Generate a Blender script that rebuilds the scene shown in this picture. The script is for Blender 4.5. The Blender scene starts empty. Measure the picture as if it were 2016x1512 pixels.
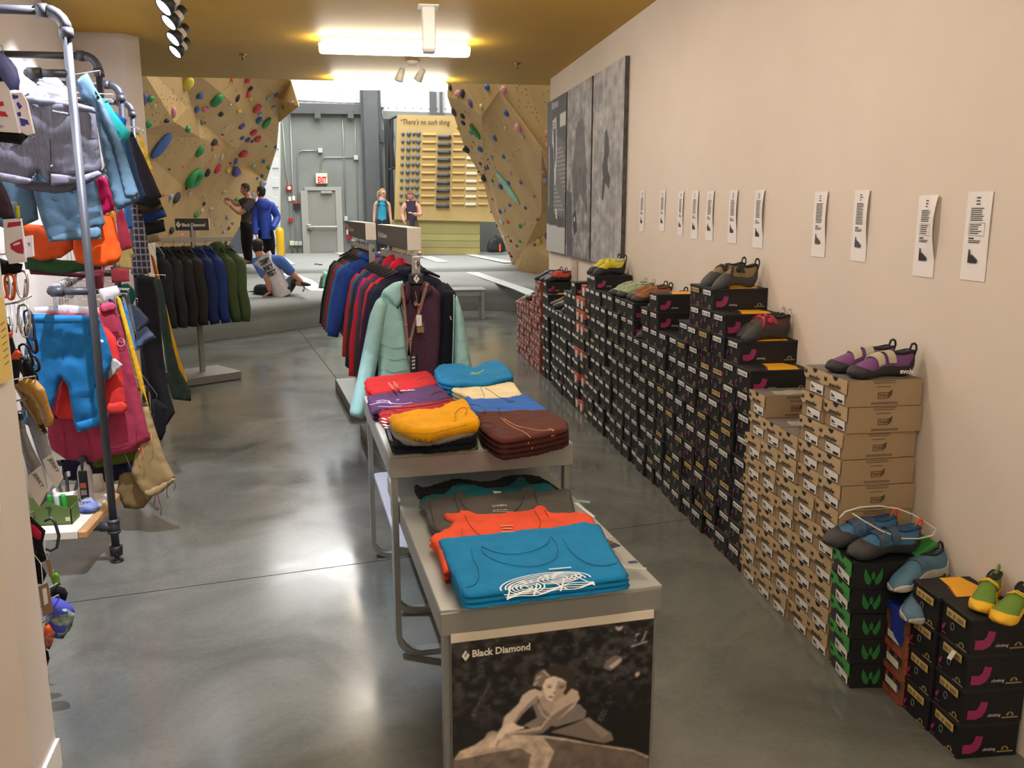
import bpy, math, random
import numpy as np
from mathutils import Vector, Matrix, noise, geometry
random.seed(7); rng = np.random.default_rng(7)
SC = bpy.context.scene; COL = SC.collection
PI = math.pi
# ------------------------------------------------------------------ camera, world, exposure, large lights
F, CX, CY, CAMZ = 1700.0, 1008.0, 756.0, 1.86
PITCH, YAW = math.atan(344/1700.0), math.radians(8.85)
cam = bpy.data.cameras.new('camera'); camo = bpy.data.objects.new('camera', cam); COL.objects.link(camo)
cam.sensor_fit = 'HORIZONTAL'; cam.sensor_width = 36.0; cam.lens = 36.0*F/2016.0; cam.clip_start = .02; cam.clip_end = 200
camo.location = (0, 0, CAMZ); camo.rotation_euler = (PI/2-PITCH, 0, -YAW)
SC.camera = camo
SC.view_settings.view_transform = 'Standard'; SC.view_settings.look = 'None'
SC.view_settings.exposure = 0.2; SC.view_settings.gamma = 1.0; SC.view_settings.use_curve_mapping = False
W_ = bpy.data.worlds.new('world'); SC.world = W_; W_.use_nodes = True
W_.node_tree.nodes['Background'].inputs[0].default_value = (.85, .9, 1, 1)
W_.node_tree.nodes['Background'].inputs[1].default_value = .10
def lamp(kind, name, loc, energy, color=(1, 1, 1), size=1.0, sizey=None, target=None, spot=None, blend=.4):
    l = bpy.data.lights.new(name, kind); l.energy = energy; l.color = color
    if kind == 'AREA':
        l.size = size
        if sizey: l.shape = 'RECTANGLE'; l.size_y = sizey
    else: l.shadow_soft_size = size
    if kind == 'SPOT': l.spot_size = spot; l.spot_blend = blend
    o = bpy.data.objects.new(name, l); COL.objects.link(o); o.location = loc
    if target is not None:
        d = Vector(target)-Vector(loc); o.rotation_euler = d.to_track_quat('-Z', 'Y').to_euler()
    return o
lamp('AREA', 'gym_lamp', (0.5, 17.5, 7.6), 760, (1, .99, .95), 6, 5)
lamp('AREA', 'gym_lamp', (0.0, 22.5, 7.6), 520, (1, .99, .96), 6, 3)
# ------------------------------------------------------------------ pixel -> world (the photograph's own frame, 2016x1512)
_fw = np.array([math.sin(YAW)*math.cos(PITCH), math.cos(YAW)*math.cos(PITCH), -math.sin(PITCH)])
_rt = np.array([math.cos(YAW), -math.sin(YAW), 0.0]); _up = np.cross(_rt, _fw)
def ray(px, py): return _fw*F+_rt*(px-CX)-_up*(py-CY)
def ay(px, py, y):
    d = ray(px, py); t = y/d[1]; return Vector((d[0]*t, y, CAMZ+d[2]*t))
def az(px, py, z):
    d = ray(px, py); t = (z-CAMZ)/d[2]; return Vector((d[0]*t, d[1]*t, z))
def ax(px, py, x):
    d = ray(px, py); t = x/d[0]; return Vector((x, d[1]*t, CAMZ+d[2]*t))
# ------------------------------------------------------------------ materials
def lin(h):
    h = h.lstrip('#'); c = [int(h[i:i+2], 16)/255 for i in (0, 2, 4)]
    return tuple((x/12.92 if x <= .04045 else ((x+.055)/1.055)**2.4) for x in c)
MATS = {}
def mat(hexc, rough=.6, metal=0, var=.0, vs=6, bump=0, bs=60, emit=0, spec=.5, sheen=0, alpha=1, name=None, trans=0, stretch=None):
    key = (hexc, rough, metal, var, vs, bump, bs, emit, spec, sheen, alpha, trans, stretch)
    if key in MATS: return MATS[key]
    m = bpy.data.materials.new(name or 'm_'+hexc.strip('#')); m.use_nodes = True; nt = m.node_tree; N = nt.nodes; L = nt.links
    b = N['Principled BSDF']; c = lin(hexc)
    b.inputs['Base Color'].default_value = (*c, 1); b.inputs['Roughness'].default_value = rough; b.inputs['Metallic'].default_value = metal
    b.inputs['Specular IOR Level'].default_value = spec
    if sheen: b.inputs['Sheen Weight'].default_value = sheen
    if trans: b.inputs['Transmission Weight'].default_value = trans
    if alpha < 1: b.inputs['Alpha'].default_value = alpha
    if emit: b.inputs['Emission Color'].default_value = (*c, 1); b.inputs['Emission Strength'].default_value = emit
    if var or bump:
        tc = N.new('ShaderNodeTexCoord'); src = tc.outputs['Object']
        if stretch:
            mp = N.new('ShaderNodeMapping'); mp.inputs['Scale'].default_value = stretch; L.new(src, mp.inputs[0]); src = mp.outputs[0]
    if var:
        n = N.new('ShaderNodeTexNoise'); n.inputs['Scale'].default_value = vs; n.inputs['Detail'].default_value = 5; L.new(src, n.inputs['Vector'])
        r = N.new('ShaderNodeValToRGB'); L.new(n.outputs['Fac'], r.inputs[0])
        r.color_ramp.elements[0].position = .3; r.color_ramp.elements[1].position = .72
        r.color_ramp.elements[0].color = (*[x*(1-var) for x in c], 1); r.color_ramp.elements[1].color = (*[min(1, x*(1+var)) for x in c], 1)
        L.new(r.outputs[0], b.inputs['Base Color'])
    if bump:
        n2 = N.new('ShaderNodeTexNoise'); n2.inputs['Scale'].default_value = bs; n2.inputs['Detail'].default_value = 3; L.new(src, n2.inputs['Vector'])
        bp = N.new('ShaderNodeBump'); bp.inputs['Strength'].default_value = bump; bp.inputs['Distance'].default_value = .004
        L.new(n2.outputs['Fac'], bp.inputs['Height']); L.new(bp.outputs[0], b.inputs['Normal'])
    MATS[key] = m; return m
def cloth(h, var=.10, bs=180, rough=.85): return mat(h, rough, 0, var, 14, .25, bs, sheen=.03, spec=.15)
def vmat(rough=.5, spec=.4):
    k = ('v', rough, spec)
    if k in MATS: return MATS[k]
    m = bpy.data.materials.new('printed_picture'); m.use_nodes = True; N = m.node_tree.nodes
    a = N.new('ShaderNodeAttribute'); a.attribute_name = 'Col'
    b = N['Principled BSDF']; b.inputs['Roughness'].default_value = rough; b.inputs['Specular IOR Level'].default_value = spec
    m.node_tree.links.new(a.outputs['Color'], b.inputs['Base Color']); MATS[k] = m; return m
# ------------------------------------------------------------------ mesh builder
class MB:
    def __init__(s): s.v = []; s.f = []; s.m = []; s.T = None; s.c = None
    def add(s, vs, fs, mi=0):
        o = len(s.v)
        s.v += [tuple(s.T @ Vector(p)) for p in vs] if s.T is not None else [tuple(p) for p in vs]
        s.f += [tuple(i+o for i in f) for f in fs]; s.m += [mi]*len(fs); return s
    def box(s, c, d, bev=0, mi=0, R=None):
        hx, hy, hz = d[0]/2, d[1]/2, d[2]/2; c = Vector(c)
        if bev <= 0:
            vs = [Vector((x, y, z)) for x in (-hx, hx) for y in (-hy, hy) for z in (-hz, hz)]
            fs = [(0, 1, 3, 2), (4, 6, 7, 5), (0, 4, 5, 1), (2, 3, 7, 6), (0, 2, 6, 4), (1, 5, 7, 3)]
        else:
            b = min(bev, hx*.9, hy*.9, hz*.9); vs = []; ix = {}
            for sx in (-1, 1):
                for sy in (-1, 1):
                    for sz in (-1, 1):
                        for k in range(3):
                            p = [hx-b, hy-b, hz-b]; p[k] = (hx, hy, hz)[k]
                            ix[(sx, sy, sz, k)] = len(vs); vs.append(Vector((p[0]*sx, p[1]*sy, p[2]*sz)))
            fs = []
            g = lambda a, k: ix[(a[0], a[1], a[2], k)]
            for k in range(3):
                o = [i for i in range(3) if i != k]
                for sg in (-1, 1):
                    q = []
                    for (u, w) in ((-1, -1), (1, -1), (1, 1), (-1, 1)):
                        a = [0, 0, 0]; a[k] = sg; a[o[0]] = u; a[o[1]] = w; q.append(g(a, k))
                    fs.append(tuple(q) if (sg > 0) == (k != 1) else tuple(q[::-1]))
            for k in range(3):
                o = [i for i in range(3) if i != k]
                for u in (-1, 1):
                    for w in (-1, 1):
                        a = [0, 0, 0]; a[k] = -1; a[o[0]] = u; a[o[1]] = w; e = list(a); e[k] = 1
                        q = (g(a, o[0]), g(e, o[0]), g(e, o[1]), g(a, o[1])); fs.append(q if u*w*(1 if k != 1 else -1) < 0 else q[::-1])
            for sx in (-1, 1):
                for sy in (-1, 1):
                    for sz in (-1, 1):
                        t = tuple(ix[(sx, sy, sz, k)] for k in range(3)); fs.append(t if sx*sy*sz > 0 else t[::-1])
        vs = [c+(R @ p if R else p) for p in vs]
        return s.add(vs, fs, mi)
    def tube(s, path, r, n=8, mi=0, caps=True, closed=False):
        P = [Vector(p) for p in path]; k = len(P); rs = r if isinstance(r, (list, tuple)) else [r]*k
        vs = []; fs = []; ref = None
        for i, p in enumerate(P):
            if closed: t = P[(i+1) % k]-P[i-1]
            else: t = P[min(i+1, k-1)]-P[max(i-1, 0)]
            t = t.normalized() if t.length > 1e-9 else Vector((0, 0, 1))
            if ref is None: ref = t.orthogonal().normalized()
            ref = (ref-t*ref.dot(t)); ref = ref.normalized() if ref.length > 1e-6 else t.orthogonal().normalized()
            b = t.cross(ref)
            for j in range(n):
                a = 2*PI*j/n; vs.append(p+(ref*math.cos(a)+b*math.sin(a))*rs[i])
        for i in range(k if closed else k-1):
            i2 = (i+1) % k
            for j in range(n): fs.append((i*n+j, i*n+(j+1) % n, i2*n+(j+1) % n, i2*n+j))
        if caps and not closed: fs += [tuple(range(n))[::-1], tuple(range((k-1)*n, k*n))]
        return s.add(vs, fs, mi)
    def loft(s, rings, mi=0, caps=True, closed=True):
        n = len(rings[0]); vs = [p for r in rings for p in r]; fs = []
        for i in range(len(rings)-1):
            for j in range(n if closed else n-1): fs.append((i*n+j, i*n+(j+1) % n, (i+1)*n+(j+1) % n, (i+1)*n+j))
        if caps: fs += [tuple(range(n))[::-1], tuple(range((len(rings)-1)*n, len(rings)*n))]
        return s.add(vs, fs, mi)
    def lathe(s, prof, n=16, mi=0, c=(0, 0, 0), R=None):
        rings = [[Vector((r*math.cos(2*PI*j/n), r*math.sin(2*PI*j/n), z)) for j in range(n)] for r, z in prof]
        rings = [[(R @ p if R else p)+Vector(c) for p in q] for q in rings]
        return s.loft(rings, mi)
    def prism(s, poly, a, b, mi=0):
        """poly: 3-D points of one face; extruded from a*n to b*n with n a vector"""
        a = Vector(a); b = Vector(b); n = len(poly); P = [Vector(p) for p in poly]
        vs = [p+a for p in P]+[p+b for p in P]
        fs = [tuple(range(n))[::-1], tuple(range(n, 2*n))]+[(i, (i+1) % n, n+(i+1) % n, n+i) for i in range(n)]
        return s.add(vs, fs, mi)
    def blob(s, c, r, seed=0, amp=.2, R=None, mi=0, nu=10, nv=7, freq=1.6):
        vs = []; fs = []; c = Vector(c); r = Vector(r) if not isinstance(r, (int, float)) else Vector((r, r, r))
        vs.append(Vector((0, 0, 1)))
        for i in range(1, nv):
            for j in range(nu):
                a = PI*i/nv; b = 2*PI*j/nu; vs.append(Vector((math.sin(a)*math.cos(b), math.sin(a)*math.sin(b), math.cos(a))))
        vs.append(Vector((0, 0, -1)))
        o = []
        for p in vs:
            q = p*(1+amp*noise.noise(p*freq+Vector((seed*7.3, seed*1.7, 0)))*1.6); q = Vector((q.x*r.x, q.y*r.y, q.z*r.z)); o.append(c+(R @ q if R else q))
        for j in range(nu): fs.append((0, 1+j, 1+(j+1) % nu))
        for i in range(nv-2):
            for j in range(nu): fs.append((1+i*nu+j, 1+(i+1)*nu+j, 1+(i+1)*nu+(j+1) % nu, 1+i*nu+(j+1) % nu))
        b = 1+(nv-2)*nu; l = len(vs)-1
        for j in range(nu): fs.append((l, b+(j+1) % nu, b+j))
        return s.add(o, fs, mi)
    def mesh(s, name, mats, smooth=False, origin=None):
        me = bpy.data.meshes.new(name)
        vs = s.v if origin is None else [(p[0]-origin[0], p[1]-origin[1], p[2]-origin[2]) for p in s.v]
        me.from_pydata(vs, [], s.f)
        for m in (mats if isinstance(mats, (list, tuple)) else [mats]): me.materials.append(m)
        if any(s.m): me.polygons.foreach_set('material_index', s.m)
        if smooth: me.polygons.foreach_set('use_smooth', [True]*len(me.polygons))
        if s.c is not None:
            a = me.color_attributes.new('Col', 'FLOAT_COLOR', 'POINT'); a.data.foreach_set('color', np.asarray(s.c, dtype=np.float32).ravel())
        me.update(); return me
WORLD = {}
def tag(o, label=None, cat=None, group=None, kind=None):
    if label: o['label'] = label
    if cat: o['category'] = cat
    if group: o['group'] = group
    if kind: o['kind'] = kind
    return o
def thing(name, label, cat, loc=(0, 0, 0), rz=0, group=None):
    o = bpy.data.objects.new(name, None); COL.objects.link(o); o.empty_display_size = .05
    o.location = loc; o.rotation_euler = (0, 0, rz); WORLD[o] = Matrix.LocRotScale(Vector(loc), Matrix.Rotation(rz, 3, 'Z'), None)
    return tag(o, label, cat, group)
def obj(name, mb, mats, parent=None, label=None, cat=None, group=None, kind=None, smooth=False, world=True):
    """link a mesh; world=True: the mesh is given in world space (also below a parent)"""
    if isinstance(mb, MB):
        org = None
        if parent is None and mb.v:
            A = np.array(mb.v); org = ((A[:, 0].min()+A[:, 0].max())/2, (A[:, 1].min()+A[:, 1].max())/2, A[:, 2].min())
        me = mb.mesh(name, mats, smooth, org)
    else: me = mb; org = None
    o = bpy.data.objects.new(name, me); COL.objects.link(o)
    if parent is not None:
        o.parent = parent
        if world: o.matrix_parent_inverse = WORLD[parent].inverted(); WORLD[o] = Matrix.Identity(4)
        else: WORLD[o] = WORLD[parent].copy()
    else:
        if org is not None: o.location = org
        WORLD[o] = Matrix.Translation(Vector(org)) if org is not None else Matrix.Identity(4)
    return tag(o, label, cat, group, kind)
def struct(name, mb, mats, parent=None, smooth=False): return obj(name, mb, mats, parent, kind='structure', smooth=smooth)
def dup(root, loc, rz=None, label=None, group=None, scale=None):
    def cp(o, par):
        c = o.copy(); COL.objects.link(c)
        if par: c.parent = par; c.matrix_parent_inverse = o.matrix_parent_inverse.copy()
        for ch in list(o.children): cp(ch, c)
        return c
    r = cp(root, None); r.location = loc
    if rz is not None: r.rotation_euler = (0, 0, rz)
    if label: r['label'] = label
    if group: r['group'] = group
    if scale: r.scale = scale
    return r
# ------------------------------------------------------------------ cloth and text helpers
def resample(poly, res):
    out = []; n = len(poly)
    for i in range(n):
        a = np.array(poly[i], float); b = np.array(poly[(i+1) % n], float); d = np.linalg.norm(b-a); k = max(1, int(round(d/res)))
        for j in range(k): out.append(tuple(a+(b-a)*j/k))
    return out
def smoothpoly(poly, it=1):
    for _ in range(it):
        q = []; n = len(poly)
        for i in range(n):
            a = poly[i]; b = poly[(i+1) % n]
            q += [(a[0]*.86+b[0]*.14, a[1]*.86+b[1]*.14), (a[0]*.14+b[0]*.86, a[1]*.14+b[1]*.86)]
        poly = q
    return poly
def inside(P, poly):
    x, y = P[:, 0], P[:, 1]; r = np.zeros(len(P), bool); n = len(poly); j = n-1
    for i in range(n):
        xi, yi = poly[i]; xj, yj = poly[j]
        c = ((yi > y) != (yj > y)) & (x < (xj-xi)*(y-yi)/((yj-yi) if abs(yj-yi) > 1e-12 else 1e-12)+xi); r ^= c; j = i
    return r
def dist_edge(P, poly):
    d = np.full(len(P), 1e9); n = len(poly)
    for i in range(n):
        a = np.array(poly[i]); b = np.array(poly[(i+1) % n]); ab = b-a; L = ab@ab+1e-12
        t = np.clip(((P-a)@ab)/L, 0, 1); d = np.minimum(d, np.linalg.norm(P-(a+t[:, None]*ab), axis=1))
    return d
def puff(mb, poly, th, fr, res=.02, edge=.03, wr=.3, fu=14, fv=4, seed=0, back=1.0, sm=1, mi=0, flat=0, sag=None):
    """inflate a closed 2-D outline into a soft closed body; fr(u,v,w) -> 3-D point, w towards the viewer"""
    if sm: poly = smoothpoly([tuple(p) for p in poly], sm)
    pq = np.array(poly); xs_, ys_ = pq[:, 0], pq[:, 1]; ar = abs(np.dot(xs_, np.roll(ys_, 1))-np.dot(ys_, np.roll(xs_, 1)))/2; pe = np.linalg.norm(pq-np.roll(pq, 1, 0), axis=1).sum()
    mw = 2*ar/max(pe, 1e-6); res = max(.004, min(res, .42*mw)); edge = min(edge, 1.2*mw)
    out = resample(poly, res); pa = np.array(out)
    x0, y0 = pa.min(0); x1, y1 = pa.max(0); gx = np.arange(x0, x1, res); gy = np.arange(y0, y1, res*.9)
    G = np.array([(a+(res*.5 if k % 2 else 0)+random.uniform(-.1, .1)*res, b) for k, b in enumerate(gy) for a in gx])
    if len(G):
        G = G[inside(G, out)]
        if len(G): G = G[dist_edge(G, out) > res*.55]
    pts = [Vector((float(p[0]), float(p[1]))) for p in out]+[Vector((float(p[0]), float(p[1]))) for p in G]; nb = len(out)
    r = geometry.delaunay_2d_cdt(pts, [], [list(range(nb))], 1, 1e-7)
    V = np.array([tuple(p) for p in r[0]]); T = [tuple(f) for f in r[2]]
    d = dist_edge(V, out); q = np.clip(d/edge, 0, 1); prof = np.sqrt(np.clip(1-(1-q)**2, 0, 1))
    on = d < res*.05
    vs = []; fs = []; bi = {}
    nz = [noise.noise(Vector((p[0]*fu, p[1]*fv, seed*3.71)))+.5*noise.noise(Vector((p[0]*fu*2.3+5, p[1]*fv*2.3, seed*1.3))) for p in V]
    cr = [abs(noise.noise(Vector((p[0]*fu*.8+p[1]*fv*1.1, p[1]*fv*1.6-p[0]*fu*.25, seed*2.9+9)))) for p in V]
    nz = [a-1.1*max(0, .16-c)/.16*.55 for a, c in zip(nz, cr)]; am = max(th*.3*wr, .013*wr) if not flat and th > .02 else th*.5*wr
    sg = [sag(p[0], p[1]) if sag else 0 for p in V]
    for i, p in enumerate(V): vs.append(fr(p[0], p[1], prof[i]*(th*.5+am*nz[i])+sg[i]))
    for i, p in enumerate(V):
        if on[i]: bi[i] = i
        else: bi[i] = len(vs); vs.append(fr(p[0], p[1], -th*.5*back*prof[i]+(0 if flat else th*wr*.12*nz[i])+sg[i]))
    for t in T:
        fs.append(t); fs.append(tuple(bi[i] for i in t[::-1]))
    mb.add(vs, fs, mi); return mb
_TX = {}
def text_geo(s, shear=0, bold=0):
    k = (s, shear, bold)
    if k in _TX: return _TX[k]
    c = bpy.data.curves.new('t', 'FONT'); c.body = s; c.shear = shear; c.offset = bold; c.resolution_u = 2; c.align_x = 'LEFT'
    o = bpy.data.objects.new('t', c); COL.objects.link(o)
    dg = bpy.context.evaluated_depsgraph_get(); dg.update(); me = o.evaluated_get(dg).to_mesh()
    vs = [tuple(v.co) for v in me.vertices]; fs = [tuple(p.vertices) for p in me.polygons]
    o.evaluated_get(dg).to_mesh_clear(); bpy.data.objects.remove(o); bpy.data.curves.remove(c)
    A = np.array(vs) if vs else np.zeros((1, 3)); w = A[:, 0].max()-A[:, 0].min()
    _TX[k] = (A, fs, A[:, 0].min(), w); return _TX[k]
def text(mb, s, o, ux, uy, width=None, height=None, shear=0, bold=0, mi=0, lift=None):
    """lay flat lettering with its baseline start at o, along ux with up uy"""
    A, fs, x0, w = text_geo(s, shear, bold); k = (width/w) if width else height/.73
    ky = height/.73 if height else k; o = Vector(o); ux = Vector(ux); uy = Vector(uy); n = ux.cross(uy)
    mb.add([o+ux*((p[0]-x0)*k)+uy*(p[1]*ky)+(n*lift if lift else Vector()) for p in A], fs, mi); return mb
def quad(mb, o, ux, uy, mi=0, th=0.0006):
    o = Vector(o); ux = Vector(ux); uy = Vector(uy); n = ux.cross(uy).normalized()*th
    return mb.prism([o, o+ux, o+ux+uy, o+uy], n*0, n, mi)
def poly3(mb, pts2, o, ux, uy, th=.0006, mi=0):
    o = Vector(o); ux = Vector(ux); uy = Vector(uy); n = ux.cross(uy).normalized()*th
    return mb.prism([o+ux*a+uy*b for a, b in pts2], n*0, n, mi)
class Paint:
    """a flat print: colours on a fine grid, u to the right and v downwards, both 0..1"""
    def __init__(s, nx, ny, bg): 
        s.nx, s.ny = nx, ny; s.c = np.ones((ny, nx, 3))*np.array(lin(bg)); u, v = np.meshgrid((np.arange(nx)+.5)/nx, (np.arange(ny)+.5)/ny); s.u, s.v = u, v; s.P = np.stack([u.ravel(), v.ravel()], 1)
    def noise(s, fx, fy, seed, oct=3):
        r = np.zeros((s.ny, s.nx)); a = 1
        for o in range(oct):
            gx = max(2, int(fx*2**o)); gy = max(2, int(fy*2**o)); g = np.random.default_rng(seed+o).random((gy+2, gx+2))
            x = s.u*gx; y = s.v*gy; i = x.astype(int); j = y.astype(int); fx_ = x-i; fy_ = y-j; fx_ = fx_*fx_*(3-2*fx_); fy_ = fy_*fy_*(3-2*fy_)
            r += a*((g[j, i]*(1-fx_)+g[j, i+1]*fx_)*(1-fy_)+(g[j+1, i]*(1-fx_)+g[j+1, i+1]*fx_)*fy_); a *= .5
        return r/(2-2*a)
    def poly(s, pts, col, alpha=1.0, tex=None):
        m = inside(s.P, pts).reshape(s.ny, s.nx)*alpha
        c = np.array(lin(col)) if isinstance(col, str) else np.array(col); cc = c if tex is None else c*tex[..., None]
        s.c = s.c*(1-m[..., None])+cc*m[..., None]
    def mb(s, fr):
        m = MB(); nx, ny = s.nx+1, s.ny+1
        for j in range(ny):
            for i in range(nx): m.v.append(tuple(fr(i/(nx-1), j/(ny-1))))
        for j in range(ny-1):
            for i in range(nx-1): m.f.append((j*nx+i, (j+1)*nx+i, (j+1)*nx+i+1, j*nx+i+1))
        m.m = [0]*len(m.f); c = np.ones((ny, nx, 4)); cc = np.clip(s.c, 0, 1); c[:-1, :-1, :3] = cc; c[-1, :-1, :3] = cc[-1]; c[:-1, -1, :3] = cc[:, -1]; c[-1, -1, :3] = cc[-1, -1]
        m.c = c.reshape(-1, 4); return m
def skin(pts, edges, root, sub=1, caps=False):
    """one continuous body from joints {name: (point, radius)} by Skin + Subdivision"""
    if caps:
        pts = dict(pts); edges = list(edges); dg_ = {}
        for a, b in edges: dg_.setdefault(a, []).append(b); dg_.setdefault(b, []).append(a)
        for k, nb in dg_.items():
            if len(nb) == 1 and k != 'nk': d = (Vector(pts[k][0])-Vector(pts[nb[0]][0])).normalized(); pts[k+'_cap'] = (Vector(pts[k][0])+d*.014, pts[k][1]); edges.append((k, k+'_cap'))
    names = list(pts); ix = {n: i for i, n in enumerate(names)}
    me = bpy.data.meshes.new('sk'); me.from_pydata([tuple(pts[n][0]) for n in names], [(ix[a], ix[b]) for a, b in edges], [])
    o = bpy.data.objects.new('sk', me); COL.objects.link(o); md = o.modifiers.new('s', 'SKIN'); md.use_smooth_shade = True
    for n in names:
        sv = me.skin_vertices[0].data[ix[n]]; r = pts[n][1]; sv.radius = r if isinstance(r, tuple) else (r, r); sv.use_root = (n == root)
    if sub: s2 = o.modifiers.new('d', 'SUBSURF'); s2.levels = sub; s2.render_levels = sub
    dg = bpy.context.evaluated_depsgraph_get(); dg.update(); e = o.evaluated_get(dg); r = e.to_mesh()
    mb = MB(); mb.add([v.co.copy() for v in r.vertices], [tuple(p.vertices) for p in r.polygons]); e.to_mesh_clear()
    bpy.data.objects.remove(o); bpy.data.meshes.remove(me); return mb
# ------------------------------------------------------------------ setting: floor, ceiling, walls
def floor_mat():
    m = bpy.data.materials.new('polished_concrete'); m.use_nodes = True; N = m.node_tree.nodes; L = m.node_tree.links; b = N['Principled BSDF']
    tc = N.new('ShaderNodeTexCoord')
    n1 = N.new('ShaderNodeTexNoise'); n1.inputs['Scale'].default_value = 1.3; n1.inputs['Detail'].default_value = 9; n1.inputs['Roughness'].default_value = .62; n1.inputs['Distortion'].default_value = .7
    n2 = N.new('ShaderNodeTexNoise'); n2.inputs['Scale'].default_value = 45; n2.inputs['Detail'].default_value = 4
    r = N.new('ShaderNodeValToRGB'); e = r.color_ramp.elements; e[0].position = .3; e[1].position = .75
    e[0].color = (*lin('#565853'), 1); e[1].color = (*lin('#7b7c76'), 1)
    mx = N.new('ShaderNodeMixRGB'); mx.blend_type = 'MULTIPLY'; mx.inputs[0].default_value = .25
    L.new(tc.outputs['Object'], n1.inputs[0]); L.new(tc.outputs['Object'], n2.inputs[0]); L.new(n1.outputs[0], r.inputs[0]); L.new(r.outputs[0], mx.inputs[1]); L.new(n2.outputs[0], mx.inputs[2]); L.new(mx.outputs[0], b.inputs['Base Color'])
    rr = N.new('ShaderNodeMapRange'); rr.inputs['From Min'].default_value = .3; rr.inputs['From Max'].default_value = .7; rr.inputs['To Min'].default_value = .11; rr.inputs['To Max'].default_value = .23
    L.new(n1.outputs[0], rr.inputs[0]); L.new(rr.outputs[0], b.inputs['Roughness']); b.inputs['Specular IOR Level'].default_value = .55
    bp = N.new('ShaderNodeBump'); bp.inputs['Strength'].default_value = .05; bp.inputs['Distance'].default_value = .01; L.new(n1.outputs[0], bp.inputs['Height']); L.new(bp.outputs[0], b.inputs['Normal'])
    return m
M_floor = floor_mat(); M_joint = mat('#3c3c38', .8)
# slabs parted by the two saw cuts seen in the photograph
fl = MB().box((0, 10, -.06), (16, 36, .09)); floor = struct('floor', fl, M_joint)
ca, cb = az(585, 645, 0), az(720, 820, 0); dj = (cb-ca).normalized(); cx = lambda y: ca.x+dj.x/dj.y*(y-ca.y)
da, db = az(560, 1130, 0), az(1360, 1022, 0); cy = lambda x: da.y+(db.y-da.y)/(db.x-da.x)*(x-da.x)
def slab(name, x0, x1, y0, y1):
    g = .004
    def cor(X, Y):
        x = X if not callable(X) else None; y = Y if not callable(Y) else None
        if x is None and y is None:
            x = cx(4.4); y = cy(x); x = cx(y)
        elif x is None: x = X(y)
        elif y is None: y = Y(x)
        return Vector((x, y, 0))
    P = [cor(x0, y0)+Vector((g, g, 0)), cor(x1, y0)+Vector((-g, g, 0)), cor(x1, y1)+Vector((-g, -g, 0)), cor(x0, y1)+Vector((g, -g, 0))]
    struct(name, MB().prism(P, (0, 0, -.03), (0, 0, 0)), M_floor, floor)
slab('slab', -8, cx, -6, cy); slab('slab', cx, 8, -6, cy); slab('slab', -8, cx, cy, 28); slab('slab', cx, 8, cy, 28)
M_wall = mat('#d8cdc0', .75, 0, .02, 3, .06, 220); M_wall2 = mat('#d6cdc6', .75, 0, .02, 3, .06, 220)
M_ceil = mat('#c79c2a', .55, 0, .04, 2, .05, 150); M_white = mat('#e8e6e0', .5); M_grey = mat('#83867f', .6, 0, .12, 1.2, .03, 30)
CZ = 3.414; XW = 2.16
struct('ceiling', MB().box((0, 3.17, CZ+.09), (9, 16.4, .18)), M_ceil)
struct('wall_right', MB().box((XW+.1, 2.93, 1.75), (.2, 15.8, 3.5)), M_wall)
lw = lambda y: -2.46-.155*(y-7.46)
p0, p1, p2, p3 = Vector((lw(2.6), 2.6, 0)), Vector((-2.643, 8.66, 0)), Vector((-2.193, 8.70, 0)), Vector((-2.10, 8.85, 0))
struct('wall_left', MB().prism([p0, p1, p1+Vector((-.4, 0, 0)), p0+Vector((-.9, 0, 0))], (0, 0, 0), (0, 0, CZ)), M_wall2)
struct('wall_left_return', MB().prism([p1+Vector((-.4, 0, 0)), p2, p3, p3+Vector((-.05, .12, 0)), Vector((-3.1, 8.95, 0))], (0, 0, 0), (0, 0, CZ)), M_wall2)
# near left wall end beside the camera
q0, q1, q2 = Vector((-1.125, 2.84, 0)), Vector((-1.105, 2.60, 0)), Vector((-3.3, 2.35, 0))
struct('wall_near_left', MB().prism([q0, q1, q2, Vector((-3.3, 2.95, 0)), Vector((-1.24, 2.95, 0))], (0, 0, 0), (0, 0, CZ)), M_wall2)
bb = MB(); n_ = Vector((.012, .001, 0))
bb.prism([q0+n_, q1+n_, q1, q0], (0, 0, .0), (0, 0, .10)); bb.prism([q1+Vector((.004, -.012, 0)), q2+Vector((.004, -.012, 0)), q2, q1], (0, 0, 0), (0, 0, .10))
struct('baseboard_left', bb, M_white)
# walls behind and beside the camera, and the gym hall beyond (out of frame for the most part)
struct('wall_front', MB().box((0, -5.1, 1.75), (9, .2, 3.5)), M_wall)
struct('wall_near_back', MB().box((-3.4, -1.4, 1.75), (.2, 7.4, 3.5)), M_wall2)
M_gyw = mat('#c9cbc8', .7, 0, .03, 4)
struct('wall_gym_left', MB().box((-8.1, 18, 4), (.2, 15, 8)), M_gyw); struct('wall_gym_right', MB().box((8.1, 18, 4), (.2, 15, 8)), M_gyw)
struct('ceiling_gym', MB().box((0, 18.3, 8.3), (17, 14.6, .2)), M_gyw)
struct('wall_gym_front', MB().box((0, 11.35, 5.6), (17, .2, 4.2)), M_gyw)
struct('wall_gym_side_left', MB().box((-5.6, 11.3, 1.75), (5.2, .2, 3.5)), M_gyw); struct('wall_gym_side_right', MB().box((5.1, 11.3, 1.75), (5.6, .2, 3.5)), M_gyw)
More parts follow.
